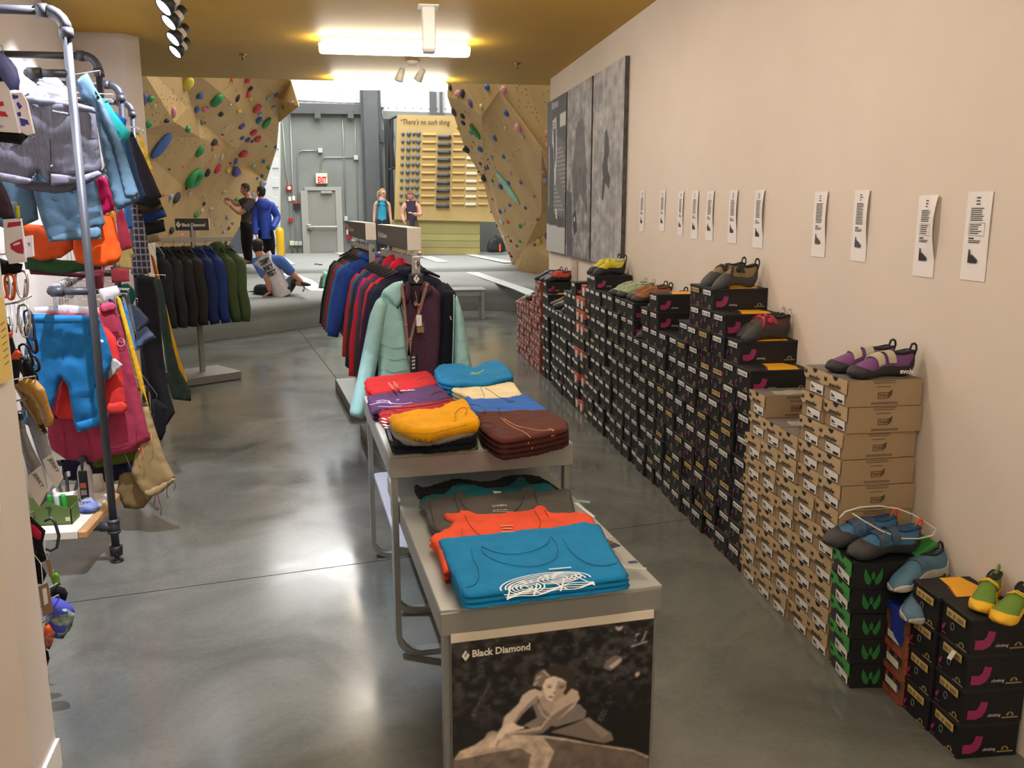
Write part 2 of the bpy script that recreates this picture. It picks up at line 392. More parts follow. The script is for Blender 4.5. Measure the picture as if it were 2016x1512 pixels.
# back wall of the gym: grey below, white metal siding above, white block at the left
YB = 25.0
def bk(px, py, y=YB): return ay(px, py, y)
def bpoly(mb, pts, y0=YB, th=.06, mi=0): return mb.prism([bk(x, y, y0) for x, y in pts], (0, 0, 0), (0, th, 0), mi)
M_gw = mat('#7d827e', .65, 0, .14, 1.1, .03, 30); M_gd = mat('#4f5355', .55, 0, .08, 2); M_side = mat('#d8dadd', .5, 0, .04, 3)
wb = MB(); bpoly(wb, [(545, 212), (880, 222), (1100, 225), (1100, 560), (545, 560)], YB, .2); wall_back = struct('wall_back', wb, M_gw)
ws = MB(); bpoly(ws, [(200, -40), (1400, -40), (1400, 250), (1110, 250), (200, 212)], YB+.02, .2); struct('wall_back_upper', ws, M_side)
sd = MB()
for i in range(38):
    x = 486+i*16.2; a = bk(x, 90); sd.box((a.x, YB+.0, 6.25), (.03, .04, 3.3))
struct('siding_rib', sd, M_side, wall_back)
struct('wall_block_left', bpoly(MB(), [(480, 205), (552, 205), (552, 560), (480, 560)], YB-.06, .1), M_gyw)
blk = mat('#d3d5d6', .6, 0, .04, 6)
for r_ in range(15):
    for c_ in range(2):
        a = bk(500+c_*24+(12 if r_ % 2 else 0), 226+r_*19, YB-.075)
        obj('block', MB().box((a.x, YB-.075, a.z), (.335, .03, .262), .006), blk, bpy.data.objects['wall_block_left'])
def px_box(mb, x0, y0, x1, y1, y, th, bev=0, mi=0):
    a, b = ay(x0, y1, y), ay(x1, y0, y); mb.box(((a.x+b.x)/2, y-th/2, (a.z+b.z)/2), (abs(b.x-a.x), th, abs(b.z-a.z)), bev, mi); return mb
M_steel = mat('#56595b', .5, .1, .08, 3); M_dark = mat('#2c2e30', .5)
st = MB(); px_box(st, 572, 207, 726, 224, YB-.02, .16); struct('trim_beam', st, M_steel)
st = MB(); px_box(st, 725, 150, 742, 500, YB-.2, .25); px_box(st, 719, 150, 748, 500, YB-.18, .02); struct('trim_column', st, M_steel)
st = MB(); px_box(st, 846, 150, 858, 232, YB, .12); px_box(st, 866, 150, 870, 232, YB, .12); px_box(st, 742, 257, 775, 270, YB, .12); struct('trim_post', st, M_steel)
br = MB()
for x0, x1 in ((620, 631), (685, 696), (748, 756)): px_box(br, x0, 217 if x0 < 700 else 262, x1, 233 if x0 < 700 else 280, YB-.18, .05)
struct('beam_clip', br, M_steel, bpy.data.objects['trim_beam'])
# exit door
dr = MB(); px_box(dr, 606, 376, 667, 545, YB-.02, .04); M_door = mat('#8d8c86', .45, 0, .03, 3); M_frame = mat('#a3a29b', .5)
door = struct('door_1', dr, M_door)
f_ = MB(); px_box(f_, 600, 375.1, 605.5, 545, YB-.02, .09); px_box(f_, 667, 375.1, 672.5, 545, YB-.02, .09); px_box(f_, 600, 368, 672.5, 375, YB-.02, .09); struct('door_frame', f_, M_frame, door)
f_ = MB(); a, b = ay(609, 447, YB-.14), ay(664, 447, YB-.14); f_.tube([a, b], .035, 10); f_.box((a.x, YB-.1, a.z), (.14, .12, .16), .02); struct('push_bar', f_, mat('#b9b9b6', .3, .8), door)
f_ = MB(); px_box(f_, 632, 376.5, 654, 381, YB-.06, .1, .01); struct('door_closer', f_, mat('#a9a8a0', .4), door)
f_ = MB(); px_box(f_, 607, 450, 610, 454, YB-.12, .1); struct('lock_case', f_, M_dark, door)
# exit sign
es = thing('exit_sign', 'white lit sign reading EXIT in red above the grey door', 'sign', bk(633, 352, YB-.1))
f_ = MB(); px_box(f_, 622.5, 341.5, 644.5, 361.5, YB-.02, .12, .01); obj('case', f_, mat('#d9d4c2', .4, emit=.08), es)
f_ = MB(); a = ay(626, 359.5, YB-.145); text(f_, 'EXIT', a, (1, 0, 0), (0, 0, 1), .235, .16, bold=.045); obj('letters', f_, mat('#d8141c', .5, emit=.75), es, 'glowing red letters')
# conduits and boxes on the back wall
M_cond = mat('#a9aca8', .4, .5); M_rd = mat('#b3262b', .4)
def conduit(pts, label, r=.014, name='conduit'):
    mb = MB().tube([ay(x, y, YB-.03) for x, y in pts], r, 6); return tag(obj(name, mb, M_cond, smooth=True), label, 'pipe')
conduit([(556, 240), (563, 335), (568, 362), (571, 400), (575, 478), (576, 500)], 'thin grey conduit running down through the red alarm box left of the door')
conduit([(571, 225), (577, 390), (580, 420), (586, 496)], 'thin straight conduit ending above the white switch plate left of the door')
conduit([(586.5, 420), (586, 308), (588, 300), (594, 296.5), (626, 296.5)], 'bent grey conduit that turns right to a small junction box')
conduit([(631, 340), (632, 318), (635, 312), (641, 310), (700, 310)], 'bent grey conduit rising from the exit sign to a junction box')
conduit([(672, 170), (677, 312), (681, 426)], 'long vertical conduit down to the grey box right of the door')
conduit([(697, 203), (701, 310), (706, 480)], 'long vertical conduit right of the fire extinguisher')
conduit([(582, 198), (727, 204)], 'horizontal conduit along the white siding above the grey beam', .018)
conduit([(750, 204), (754, 230), (757, 240), (770, 243)], 'short curved conduit beside the dark column')
def wbox(name, x0, y0, x1, y1, m, label, cat='box', th=.09):
    return tag(obj(name, px_box(MB(), x0, y0, x1, y1, YB-.02, th, .008), m), label, cat)
jb = mat('#c8cac6', .45, .3)
wbox('junction_box', 626.5, 292, 635, 301, jb, 'small light grey junction box at the left, above the exit sign')
wbox('junction_box', 697, 306, 705, 315, jb, 'small grey junction box high to the right of the exit sign')
wbox('junction_box', 744, 203, 756, 212, jb, 'small grey junction box beside the dark steel column')
wbox('outlet_box', 678, 426, 685, 435, jb, 'grey outlet box above the fire extinguisher')
al = wbox('fire_alarm', 564.5, 364, 574, 376, M_rd, 'red fire alarm bell box high left of the door', 'alarm')
f_ = MB().tube([ay(569.5, 370, YB-.11), ay(569.5, 370, YB-.14)], .05, 12); obj('dome', f_, mat('#ddd8d0', .3), al)
wbox('switch_plate', 568, 387, 573.5, 396, mat('#e6e3cf', .4), 'cream switch plate below the red alarm box', 'switch', .04)
wbox('switch_plate', 575.5, 386, 581, 395, mat('#dfe0e0', .4), 'white switch plate next to the cream one', 'switch', .04)
hb = wbox('horn_strobe', 578.5, 399, 590, 413, mat('#2b2426', .4), 'black and red horn strobe on the grey wall left of the door', 'alarm')
obj('red_rim', px_box(MB(), 577.8, 398.5, 590.8, 401, YB-.05, .08), M_rd, hb)
wbox('pull_station', 568.5, 429, 576.5, 437, M_rd, 'small red fire pull station left of the door', 'alarm')
wbox('outlet_box', 571, 474, 579.5, 483, mat('#d8d3a8', .4), 'yellowish outlet box low at the left of the door', 'box')
wbox('outlet_box', 580.5, 475, 587, 483, jb, 'middle grey outlet box low at the left of the door', 'box')
wbox('outlet_box', 588, 475, 595, 483, mat('#b3b7b5', .45), 'right hand grey outlet box low at the left of the door', 'box')
# fire extinguisher
c = ay(687.5, 471, YB-.12); fx = thing('fire_extinguisher', 'red fire extinguisher hanging right of the grey exit door', 'extinguisher', c)
f_ = MB().lathe([(.0, 0), (.065, 0), (.07, .03), (.07, .30), (.05, .36), (.022, .385), (.022, .42), (0, .42)], 14); obj('cylinder', f_, mat('#b21f28', .3), fx, world=False, smooth=True)
f_ = MB().lathe([(.0715, .13), (.0715, .27)], 14); obj('paper_label', f_, mat('#ddd7d0', .5), fx, world=False)
f_ = MB().box((0, 0, .44), (.05, .03, .05), .006).box((.05, 0, .46), (.10, .02, .015)).tube([(0, 0, .43), (-.08, 0, .42), (-.09, 0, .25)], .012, 6); obj('valve', f_, M_dark, fx, world=False)
# yellow bollard
c = ay(553, 500, 23.2); f_ = MB().lathe([(0, c.z-.6), (.105, c.z-.6), (.105, 1.30), (.09, 1.36), (.05, 1.395), (0, 1.4)], 18, c=(c.x, c.y, 0))
tag(obj('bollard', f_, mat('#e3b21c', .4, 0, .05, 8), smooth=True), 'yellow round safety bollard beside the white block wall', 'bollard')
# ------------------------------------------------------------------ crash mats
MZ = .5
M_mat = mat('#8c8e8c', .8, 0, .08, 2.5, .12, 12); M_mat2 = mat('#8f918e', .8, 0, .08, 2.5, .12, 12); M_tape = mat('#c9cccb', .7, 0, .05, 8)
edge = [(-6.5, 9.9), (-3.2, 12.0), (-1.99, 13.2), (-1.35, 13.85), (-.90, 14.35), (-.72, 15.6), (-.2, 16.3), (1.0, 16.2), (1.8, 16.15), (2.6, 15.85), (6.5, 14.5)]
mt = MB(); EX = []
for i in range(len(edge)-1):
    a, b = Vector((*edge[i], 0)), Vector((*edge[i+1], 0)); k = 4
    for j in range(k): EX.append(a+(b-a)*j/k)
EX.append(Vector((*edge[-1], 0)))
rows = []
for i, e in enumerate(EX):
    t = (EX[min(i+1, len(EX)-1)]-EX[max(i-1, 0)]).normalized(); n = Vector((-t.y, t.x, 0)); col = []
    for d, z in ((.02, 0), (.0, .12), (-.015, .2), (.0, .25), (-.05, .31), (-.06, .38), (-.03, .44), (.05, .49), (.2, .505), (.9, .5)):
        col.append(e+n*(d+.01*noise.noise(e*2+Vector((0, 0, z*9))))+Vector((0, 0, z*MZ/.5+.006*noise.noise(e*3))))
    col.append(Vector((e.x*1.02, max(19.0, e.y+1.2), MZ+.02))); rows.append(col)
mt.loft(rows, caps=False, closed=False); crash = obj('crash_mat', mt, M_mat, smooth=True); tag(crash, 'thick grey foam floor mat filling the front of the climbing gym', 'mat')
m2 = MB(); rows = []
for i in range(15):
    x = -6.5+i*13/14; w = .02*noise.noise(Vector((x*1.5, 3, 0)))
    rows.append([Vector((x, 18.95+w, MZ-.1)), Vector((x, 18.96+w, MZ+.08)), Vector((x, 19.06+w, MZ+.13)), Vector((x, 19.5, MZ+.14)), Vector((x, 24.9, MZ+.16))])
m2.loft(rows, caps=False, closed=False); crash2 = obj('crash_mat', m2, mat('#929492', .8, 0, .07, 2, .1, 10), smooth=True); tag(crash2, 'higher grey foam mat at the back below the exit door', 'mat')
def strip(pts, w, name, label, m=M_tape):
    """a seam tape lying along points on the mat (world points)"""
    mb = MB(); P = [Vector(p) for p in pts]; L, R = [], []
    for i, p in enumerate(P):
        t = (P[min(i+1, len(P)-1)]-P[max(i-1, 0)]); t.z = 0; t = t.normalized(); n = Vector((t.y, -t.x, 0)); L.append(p-n*w/2); R.append(p+n*w/2)
    for i in range(len(P)-1):
        up = Vector((0, 0, .006)); mb.prism([L[i], R[i], R[i+1], L[i+1]], up*0, up)
    return tag(obj(name, mb, m), label, 'tape')
def onmat(px, py, z=MZ+.012): return az(px, py, z)
strip([onmat(538, 500, MZ+.165), onmat(566, 521, MZ+.15)], .34, 'seam_tape', 'pale seam tape running back between the standing climbers')
a = onmat(624, 570); strip([onmat(566, 522, MZ+.14)+Vector((0, -.6, -.12)), onmat(600, 553), a, a+Vector((.09, -.14, -.02)), a+Vector((.12, -.19, -.07)), a+Vector((.125, -.205, -.23))], .30, 'seam_tape', 'pale seam tape beside the sitting man, folded over the mat edge')
strip([onmat(668, 497, MZ+.165), onmat(690, 505, MZ+.165)], .3, 'seam_tape', 'short pale seam tape in front of the exit door')
strip([onmat(838, 505, MZ+.165), onmat(872, 516, MZ+.15)], .3, 'seam_tape', 'pale seam tape right of the man in the tank top')
strip([onmat(873, 518), onmat(940, 540), onmat(1028, 570), onmat(1075, 590)], .26, 'seam_tape', 'long pale seam tape crossing the mat toward the red shoeboxes')
strip([onmat(905, 497, MZ+.165), onmat(1003, 517, MZ+.16)], .28, 'seam_tape', 'pale seam tape running toward the right climbing wall')
# ------------------------------------------------------------------ climbing walls
PLY = ['#bf9c66', '#b4915c', '#ba9761', '#ad8a56', '#c19f6b', '#b7945f']
def ply(i): return mat(PLY[i % len(PLY)], .6, 0, .10, 2.2, .02, 40, stretch=(1, 1, .35))
def climb_wall(label, V, polys, boltdens, seed):
    V = {k: ay(x, y, d) for k, (x, y, d) in V.items()}
    a = [V[k] for k in polys[0]]; root = thing('climbing_wall', label, 'climbing wall', (sum(p.x for p in a)/len(a), sum(p.y for p in a)/len(a), .6)); tris = []
    for i, pl in enumerate(polys):
        P = [V[k] for k in pl]; mb = MB(); n0 = (P[1]-P[0]).cross(P[2]-P[0]).normalized(); c0 = sum(P, Vector())/len(P)
        if n0.dot(Vector((0, 0, CAMZ))-c0) < 0: n0 = -n0
        for j in range(1, len(P)-1):
            mb.prism([P[0], P[j], P[j+1]], n0*0, n0*-.02); tris.append((P[0], P[j], P[j+1]))
        obj('panel', mb, ply(i+seed), root)
    return root, tris
def hit(tris, px, py):
    o = Vector((0, 0, CAMZ)); d = Vector(ray(px, py)).normalized(); best = None
    for t in tris:
        h = geometry.intersect_ray_tri(t[0], t[1], t[2], d, o, True)
        if h and (best is None or (h-o).length < best[2]):
            n = (t[1]-t[0]).cross(t[2]-t[0]).normalized(); n = n if n.dot(d) < 0 else -n; best = (h, n, (h-o).length)
    return best
LV = dict(a=(250, 90, 13.5), b=(240, 262, 14.5), c=(225, 640, 15.0), d=(337, 100, 15.0), e=(369, 212, 16.2), f=(344, 241, 15.6), g=(389, 231, 17.0), h=(488, 228, 18.2), i=(466, 100, 16.8), j=(394, 271, 17.0), k=(436, 273, 18.3), l=(464, 295, 19.2), m=(448, 328, 19.1), n=(492, 330, 20.1), o=(545, 292, 20.0), p=(508, 249, 18.9), q=(574, 100, 18.0), r=(546, 193, 18.6), s=(549, 241, 19.2), t=(524, 358, 20.4), u=(442, 497, 20.4), v=(400, 400, 18.9), x=(330, 640, 18.6), w=(588, 209, 17.7), y=(573, 160, 18.2), z=(559, 262, 19.4))
LP = [('a', 'd', 'e', 'f', 'b'), ('b', 'f', 'j', 'v', 'x', 'c'), ('d', 'i', 'h', 'g', 'e'), ('e', 'g', 'j', 'f'), ('g', 'h', 'k', 'j'), ('j', 'k', 'l', 'm', 'v'), ('k', 'h', 'p', 'l'), ('l', 'p', 'o', 'n', 'm'), ('i', 'q', 'y', 'r', 's', 'p', 'h'), ('p', 's', 'o'), ('m', 'n', 't', 'u', 'v'), ('n', 'o', 't'), ('v', 'u', 'x'), ('y', 'w', 'r'), ('r', 'w', 's')]
cwL, TL = climb_wall('tan plywood climbing wall at the left with big blue and green holds', LV, LP, 1, 0)
RV = dict(a=(880, 90, 16.8), b=(881, 190, 17.0), c=(914, 289, 17.8), d=(951, 355, 18.4), e=(966, 415, 18.8), f=(999, 495, 19.4), g=(1009, 524, 19.6), h=(937, 90, 16.2), i=(948, 228, 16.6), j=(984, 178, 15.8), k=(949, 248, 17.0), l=(953, 330, 18.0), m=(1066, 296, 15.2), n=(1066, 418, 16.6), o=(1140, 540, 16.4), p=(1140, 380, 15.0), q=(1140, 90, 14.0), r=(988, 455, 18.6), s=(1035, 484, 18.0), t=(1100, 448, 16.9), u=(901, 196, 16.8), v=(1140, 620, 17.0), w=(1009, 560, 19.6))
RP = [('a', 'h', 'i', 'u', 'b'), ('h', 'q', 'j', 'i'), ('u', 'i', 'k', 'l', 'd', 'c', 'b'), ('j', 'm', 'n', 'k', 'i'), ('j', 'q', 'p', 'm'), ('m', 'p', 'o', 't', 'n'), ('k', 'n', 's', 'r', 'l'), ('l', 'r', 'e', 'd'), ('r', 's', 'g', 'f', 'e'), ('n', 't', 's'), ('s', 't', 'o', 'v', 'w', 'g')]
cwR, TR = climb_wall('tan plywood climbing wall at the right, half hidden by the white wall', RV, RP, 1, 2)
HC = dict(g='#2f8a4a', b='#3c5f9f', k='#2e2e34', r='#c73c50', p='#5a4c8f', y='#d9bd3c', l='#93a0b4', w='#cdbb96', pk='#d58a90', o='#e0573f', m='#6c3040', t='#8fc4b4', bl='#2b4b86', n='#c9a05c')
hold_n = [0]
NM = dict(g='green', b='blue', k='black', r='red', p='purple', y='yellow', l='grey blue', w='cream', pk='pink', o='orange', m='maroon', t='mint green', bl='dark blue', n='tan')
def hold(root, tris, px, py, wpx, hpx, c, rot=0, sq=.5):
    h = hit(tris, px, py)
    if not h: return
    p, n, D = h; hold_n[0] += 1; s = D/1700*.5; x = Vector((0, 0, 1)).cross(n).normalized(); y = n.cross(x)
    ca, sa = math.cos(rot), math.sin(rot); R = Matrix((x*ca+y*sa, y*ca-x*sa, n)).transposed()
    big = max(wpx, hpx) > 24
    mb = MB().blob(p+n*(min(wpx, hpx)*s*sq*.55), (wpx*s, hpx*s, min(wpx, hpx)*s*sq*1.3), hold_n[0], .28 if not big else .1, R, nu=14 if big else 9, nv=9 if big else 6)
    obj('hold', mb, mat(HC[c], .65, 0, .18, 14, .1, 60), root, NM[c]+' climbing hold', smooth=True)
for a in [(367, 162, 24, 26, 'y'), (294, 194, 17, 14, 'g', .4), (425, 196, 20, 31, 'g'), (392, 188, 13, 15, 'b'), (386, 215, 11, 16, 'b'), (404, 214, 18, 11, 'pk', .2), (467, 193, 9, 13, 'k'), (340, 221, 12, 20, 'pk', .4), (327, 237, 10, 10, 'k'), (290, 244, 17, 14, 'g', .3), (316, 286, 34, 57, 'b', -.35, .25), (368, 254, 14, 14, 'g', .4), (396, 242, 9, 9, 'g'), (403, 242, 5, 7, 'o'), (434, 224, 10, 11, 'k'), (420, 280, 19, 13, 'k', .5), (392, 296, 16, 23, 'g'), (428, 284, 7, 5, 'o'), (418, 294, 6, 7, 'o'), (456, 155, 9, 9, 'o'), (486, 158, 11, 12, 'r'), (493, 174, 8, 11, 'k'), (487, 184, 10, 16, 'r'), (492, 194, 9, 9, 'y'), (505, 213, 14, 20, 'r'), (511, 225, 11, 9, 'l'), (509, 236, 11, 16, 'b'), (524, 241, 14, 23, 'g'), (475, 248, 11, 14, 'p'), (498, 260, 13, 15, 'r'), (506, 273, 13, 14, 'r', .4), (476, 271, 10, 9, 'b'), (487, 275, 10, 11, 'p'), (496, 278, 6, 7, 'p'), (478, 302, 16, 18, 'r'), (463, 317, 9, 11, 'b'), (463, 337, 20, 20, 'p', .4), (448, 336, 11, 10, 'y'), (427, 332, 15, 20, 'r'), (407, 340, 12, 19, 'k', .5), (453, 321, 5, 5, 'm'), (519, 318, 6, 8, 'b'), (529, 330, 7, 9, 'g'), (500, 325, 7, 9, 't'), (527, 193, 8, 12, 'l'), (543, 187, 7, 13, 'b'), (538, 212, 8, 9, 'l'), (524, 288, 7, 5, 'g'), (542, 289, 5, 7, 'bl'), (558, 212, 10, 8, 'g'), (577, 202, 6, 7, 'l'), (556, 245, 5, 8, 'm'), (346, 389, 26, 15, 'k', .8), (335, 387, 12, 12, 'l'), (322, 383, 9, 5, 'o'), (401, 401, 7, 8, 'k'), (366, 371, 6, 6, 'k'), (441, 377, 13, 7, 'w', .3), (402, 384, 6, 5, 'w'), (465, 393, 10, 8, 'g'), (416, 411, 13, 6, 'w', .3), (385, 422, 18, 12, 'g', .2), (396, 415, 9, 10, 'w'), (372, 380, 8, 8, 'w'), (517, 360, 15, 14, 'l'), (506, 351, 5, 6, 'b'), (516, 346, 6, 7, 'bl'), (497, 383, 10, 10, 'l'), (447, 428, 8, 9, 'l'), (458, 440, 6, 5, 'g'), (450, 449, 6, 7, 'm'), (440, 456, 7, 7, 'l'), (336, 453, 13, 14, 'k'), (433, 475, 8, 10, 'g'), (444, 478, 6, 8, 'k'), (357, 463, 10, 5, 'pk', .5), (436, 309, 8, 14, 'w'), (446, 251, 12, 5, 'w', .6), (438, 265, 8, 4, 'm'), (470, 219, 12, 9, 'y'), (276, 199, 20, 32, 'p'), (271, 160, 9, 26, 'l'), (303, 209, 7, 9, 'w'), (453, 206, 6, 5, 'w'), (360, 328, 5, 4, 'o'), (333, 333, 4, 5, 'k'), (414, 316, 6, 4, 'o'), (422, 308, 5, 12, 'w'), (456, 277, 4, 6, 'n'), (461, 292, 4, 6, 'n')]:
    hold(cwL, TL, *a)
for a in [(887, 172, 7, 12, 'k'), (902, 184, 12, 12, 'pk'), (911, 184, 9, 17, 'k'), (926, 202, 8, 17, 'p', .3), (960, 171, 14, 13, 'b'), (992, 177, 14, 15, 'pk'), (948, 209, 8, 9, 'w'), (998, 222, 12, 14, 'b'), (936, 259, 12, 38, 'g'), (1022, 251, 19, 20, 'pk', .4), (996, 252, 7, 8, 'w'), (1030, 269, 8, 9, 'w'), (975, 272, 9, 13, 'b'), (946, 294, 9, 14, 'b'), (911, 228, 8, 14, 'k'), (912, 242, 7, 12, 'k'), (894, 220, 10, 20, 'm', -.4), (889, 228, 7, 9, 'r'), (903, 253, 7, 12, 'y'), (899, 258, 7, 9, 'bl'), (907, 272, 8, 15, 'b'), (918, 294, 13, 18, 'k'), (927, 262, 8, 9, 'l'), (932, 281, 5, 7, 'n'), (968, 310, 9, 9, 'l'), (992, 308, 8, 9, 'b'), (961, 330, 8, 9, 'p'), (956, 332, 6, 9, 'g'), (961, 314, 4, 4, 'm'), (954, 351, 14, 15, 'k'), (948, 355, 9, 12, 'pk'), (946, 322, 6, 7, 'm'), (942, 338, 5, 5, 'm'), (1000, 369, 19, 78, 't', .45, .3), (986, 367, 10, 12, 'b'), (1002, 360, 7, 9, 'b'), (970, 356, 6, 8, 'g'), (1026, 359, 7, 8, 'b'), (1071, 338, 9, 10, 'pk'), (1075, 354, 13, 16, 'l'), (1006, 341, 6, 9, 'pk'), (1052, 386, 6, 7, 'o'), (1004, 404, 9, 7, 'b'), (1035, 409, 6, 7, 'bl'), (993, 414, 8, 9, 'l'), (985, 416, 7, 10, 'p'), (970, 392, 5, 6, 'p'), (954, 375, 9, 12, 't'), (957, 390, 8, 12, 'm'), (1059, 432, 8, 7, 'r'), (989, 438, 9, 11, 't'), (1000, 437, 8, 8, 'o'), (1025, 445, 9, 9, 'g'), (1062, 474, 16, 11, 'y'), (1053, 482, 6, 5, 'bl'), (1024, 475, 8, 6, 'g'), (1018, 484, 6, 7, 'p'), (1006, 474, 6, 7, 'm'), (1001, 465, 4, 4, 'k'), (993, 466, 10, 8, 'w'), (1007, 504, 6, 7, 'm'), (1003, 498, 5, 6, 'm'), (979, 444, 5, 6, 'k'), (967, 417, 5, 5, 'p'), (1077, 465, 9, 14, 'p'), (1079, 420, 6, 8, 'y'), (1078, 263, 10, 14, 'pk'), (1079, 287, 8, 12, 'pk'), (884, 200, 6, 10, 'y'), (930, 245, 5, 6, 'o')]:
    hold(cwR, TR, *a)
# the big green ring hold
h = hit(TL, 379, 350); p, n, D = h; x = Vector((0, 0, 1)).cross(n).normalized(); y = n.cross(x); s = D/1700
P = [p+x*(math.cos(t)*12.5*s)+y*(math.sin(t)*15*s)+n*.04 for t in [2*PI*i/18 for i in range(18)]]
obj('hold', MB().tube(P, [(7.2+1.6*math.sin(i*.8))*s*.95 for i in range(18)], 9, closed=True), mat(HC['g'], .6, 0, .1, 10, .1, 60), cwL, 'big green ring shaped climbing hold', smooth=True)
# bolt holes of the plywood
for root, tris, rgn in ((cwL, TL, (262, 150, 560, 480)), (cwR, TR, (890, 160, 1082, 520))):
    mb = MB()
    for cl in range(26):
        cx_, cy_ = random.uniform(rgn[0], rgn[2]), random.uniform(rgn[1], rgn[3])
        for k in range(9):
            h = hit(tris, cx_+random.gauss(0, 11), cy_+random.gauss(0, 13))
            if h:
                p, n, D = h; x = n.orthogonal().normalized(); y = n.cross(x); r = .011
                mb.prism([p+x*r*math.cos(t*PI/3)+y*r*math.sin(t*PI/3) for t in range(6)], n*.0, n*.002)
    obj('bolt_holes', mb, mat('#4a3a22', .9), root, kind='stuff')
# ------------------------------------------------------------------ campus board
YC = 23.4
cbd = thing('campus_board', 'tall plywood training board with ball grips and rungs and a painted quote', 'training board', ay(860, 497, YC))
def cb(px, py, d=0): return ay(px, py, YC-d)
def cpoly(pts, th, m, name, d=0, lab=None): return obj(name, MB().prism([cb(x, y, d) for x, y in pts], (0, -th, 0), (0, 0, 0)), m, cbd, lab)
cpoly([(781.5, 226), (984, 230), (984, 437), (776, 432)], .03, mat('#b89c64', .6, 0, .06, 2, .02, 40), 'board_panel', .1)
for k, (t, b) in enumerate(((432, 459), (459, 472.5), (472.5, 486), (486, 500))):
    cpoly([(772, t+.6), (945, t+2.6), (944, b+1.6), (771.5, b-.3)], .025, mat(['#9b9158', '#a59b60', '#9d935a', '#a3985e'][k], .6, 0, .06, 2.5, .02, 30), 'plank', .02)
f_ = MB(); text(f_, '\u201cThere\u2019s no such thing', cb(789, 244, .16), (1, 0, 0), (0, 0, 1), cb(886, 244, .16).x-cb(789, 244, .16).x, .13, shear=.25, bold=.006); obj('lettering', f_, mat('#3a2a14', .7), cbd, 'dark painted italic lettering')
M_ball = mat('#5d666b', .45, 0, .15, 8); M_rung = mat('#d2ad6d', .5); M_blk = mat('#3c3f45', .5, 0, .2, 10); M_wr = mat('#dcd7c3', .5)
for r_ in range(10):
    yy = 263+r_*15.1-.0; k = 1-.0035*r_
    for c_, (x, rr) in enumerate(((793.5, .047), (805, .063), (815, .047), (824, .063))):
        f_ = MB().blob(cb(x-r_*.42, yy, .16), rr, r_*4+c_, 0, nu=10, nv=7); obj('ball_grip', f_, M_ball, cbd, smooth=True)
    for x0, x1, m, hh, nm, dd in ((832, 859, M_rung, 3.4, 'rung', 1.9), (862.5, 888.5, M_blk, 7.6, 'pipe_grip', 6.5), (892, 917, M_rung, 3.4, 'rung', 2.2), (919.5, 941, M_wr, 5.2, 'white_rung', 3), (944, 964, M_rung, 3.4, 'rung', 2.6)):
        x0 -= r_*.45; x1 -= r_*.45; y0 = yy+dd
        if nm == 'pipe_grip':
            a, b = cb(x0, y0, .18), cb(x1, y0+.3, .18); rr = .05; f_ = MB().tube([a, a+(b-a)*.3, a+(b-a)*.5, a+(b-a)*.7, b], [rr, rr*.95, rr*.86, rr*.95, rr], 10)
            obj(nm, f_, M_blk, cbd, 'dark grey pipe shaped grip', smooth=True)
        else:
            a, b = cb(x0, y0+hh/2, .13), cb(x1, y0-hh/2, .13); obj(nm, MB().box(((a.x+b.x)/2, a.y-.03, (a.z+b.z)/2), (b.x-a.x, .06, b.z-a.z), .008), m, cbd)
tr = MB()
for q in ([(766, 236), (777, 470)], [(772, 236), (769, 495)], [(766, 236), (782, 228)], [(764, 236), (762, 497)], [(768, 250), (776, 330)], [(777, 330), (766, 335)], [(777, 470), (766, 400)]): tr.tube([ay(x, y, YC+.5) for x, y in q], .04, 6)
px_box(tr, 763, 235, 770, 498, YC+.75, .1); obj('support_frame', tr, M_dark, cbd)
# round black crash pad bag on the mat at the right
c = ay(976, 497, 23.3); pb = thing('pad_bag', 'black rounded bag leaning upright at the foot of the right climbing wall', 'bag', (c.x, c.y, c.z))
f_ = MB(); puff(f_, [(-.22, 0), (.24, 0), (.26, .15), (.2, .34), (.08, .42), (-.06, .42), (-.2, .3), (-.25, .12)], .16, lambda u, v, w: Vector((u, -w, v)), .05, .08); obj('shell', f_, mat('#26282b', .6), pb, world=False, smooth=True)
f_ = MB().box((.1, -.1, .13), (.05, .015, .2)); obj('orange_tag', f_, mat('#e8632c', .5), pb, 'orange tag', world=False)
f_ = MB().tube([(-.06, 0, .4), (0, 0, .46), (.06, 0, .4)], .012, 6); obj('handle', f_, M_dark, pb, world=False)
# bench on the floor in front of the mat
bn = thing('bench', 'grey wooden stool bench standing before the mat edge', 'bench', (1.53, 14.95, 0))
M_bn = mat('#8e908d', .5, 0, .05, 5)
obj('seat', MB().box((-.08, .05, .50), (.80, .52, .03), .008), M_bn, bn, world=False)
for x, y in ((.26, -.17), (-.42, -.17), (.26, .27), (-.42, .27)): obj('leg', MB().box((x, y, .2425), (.055, .055, .485), .004), M_bn, bn, world=False)
obj('apron', MB().box((-.08, -.17, .44), (.62, .02, .08)).box((-.08, .27, .44), (.62, .02, .08)).box((.26, .05, .44), (.02, .39, .08)).box((-.42, .05, .44), (.02, .39, .08)), M_bn, bn, world=False)
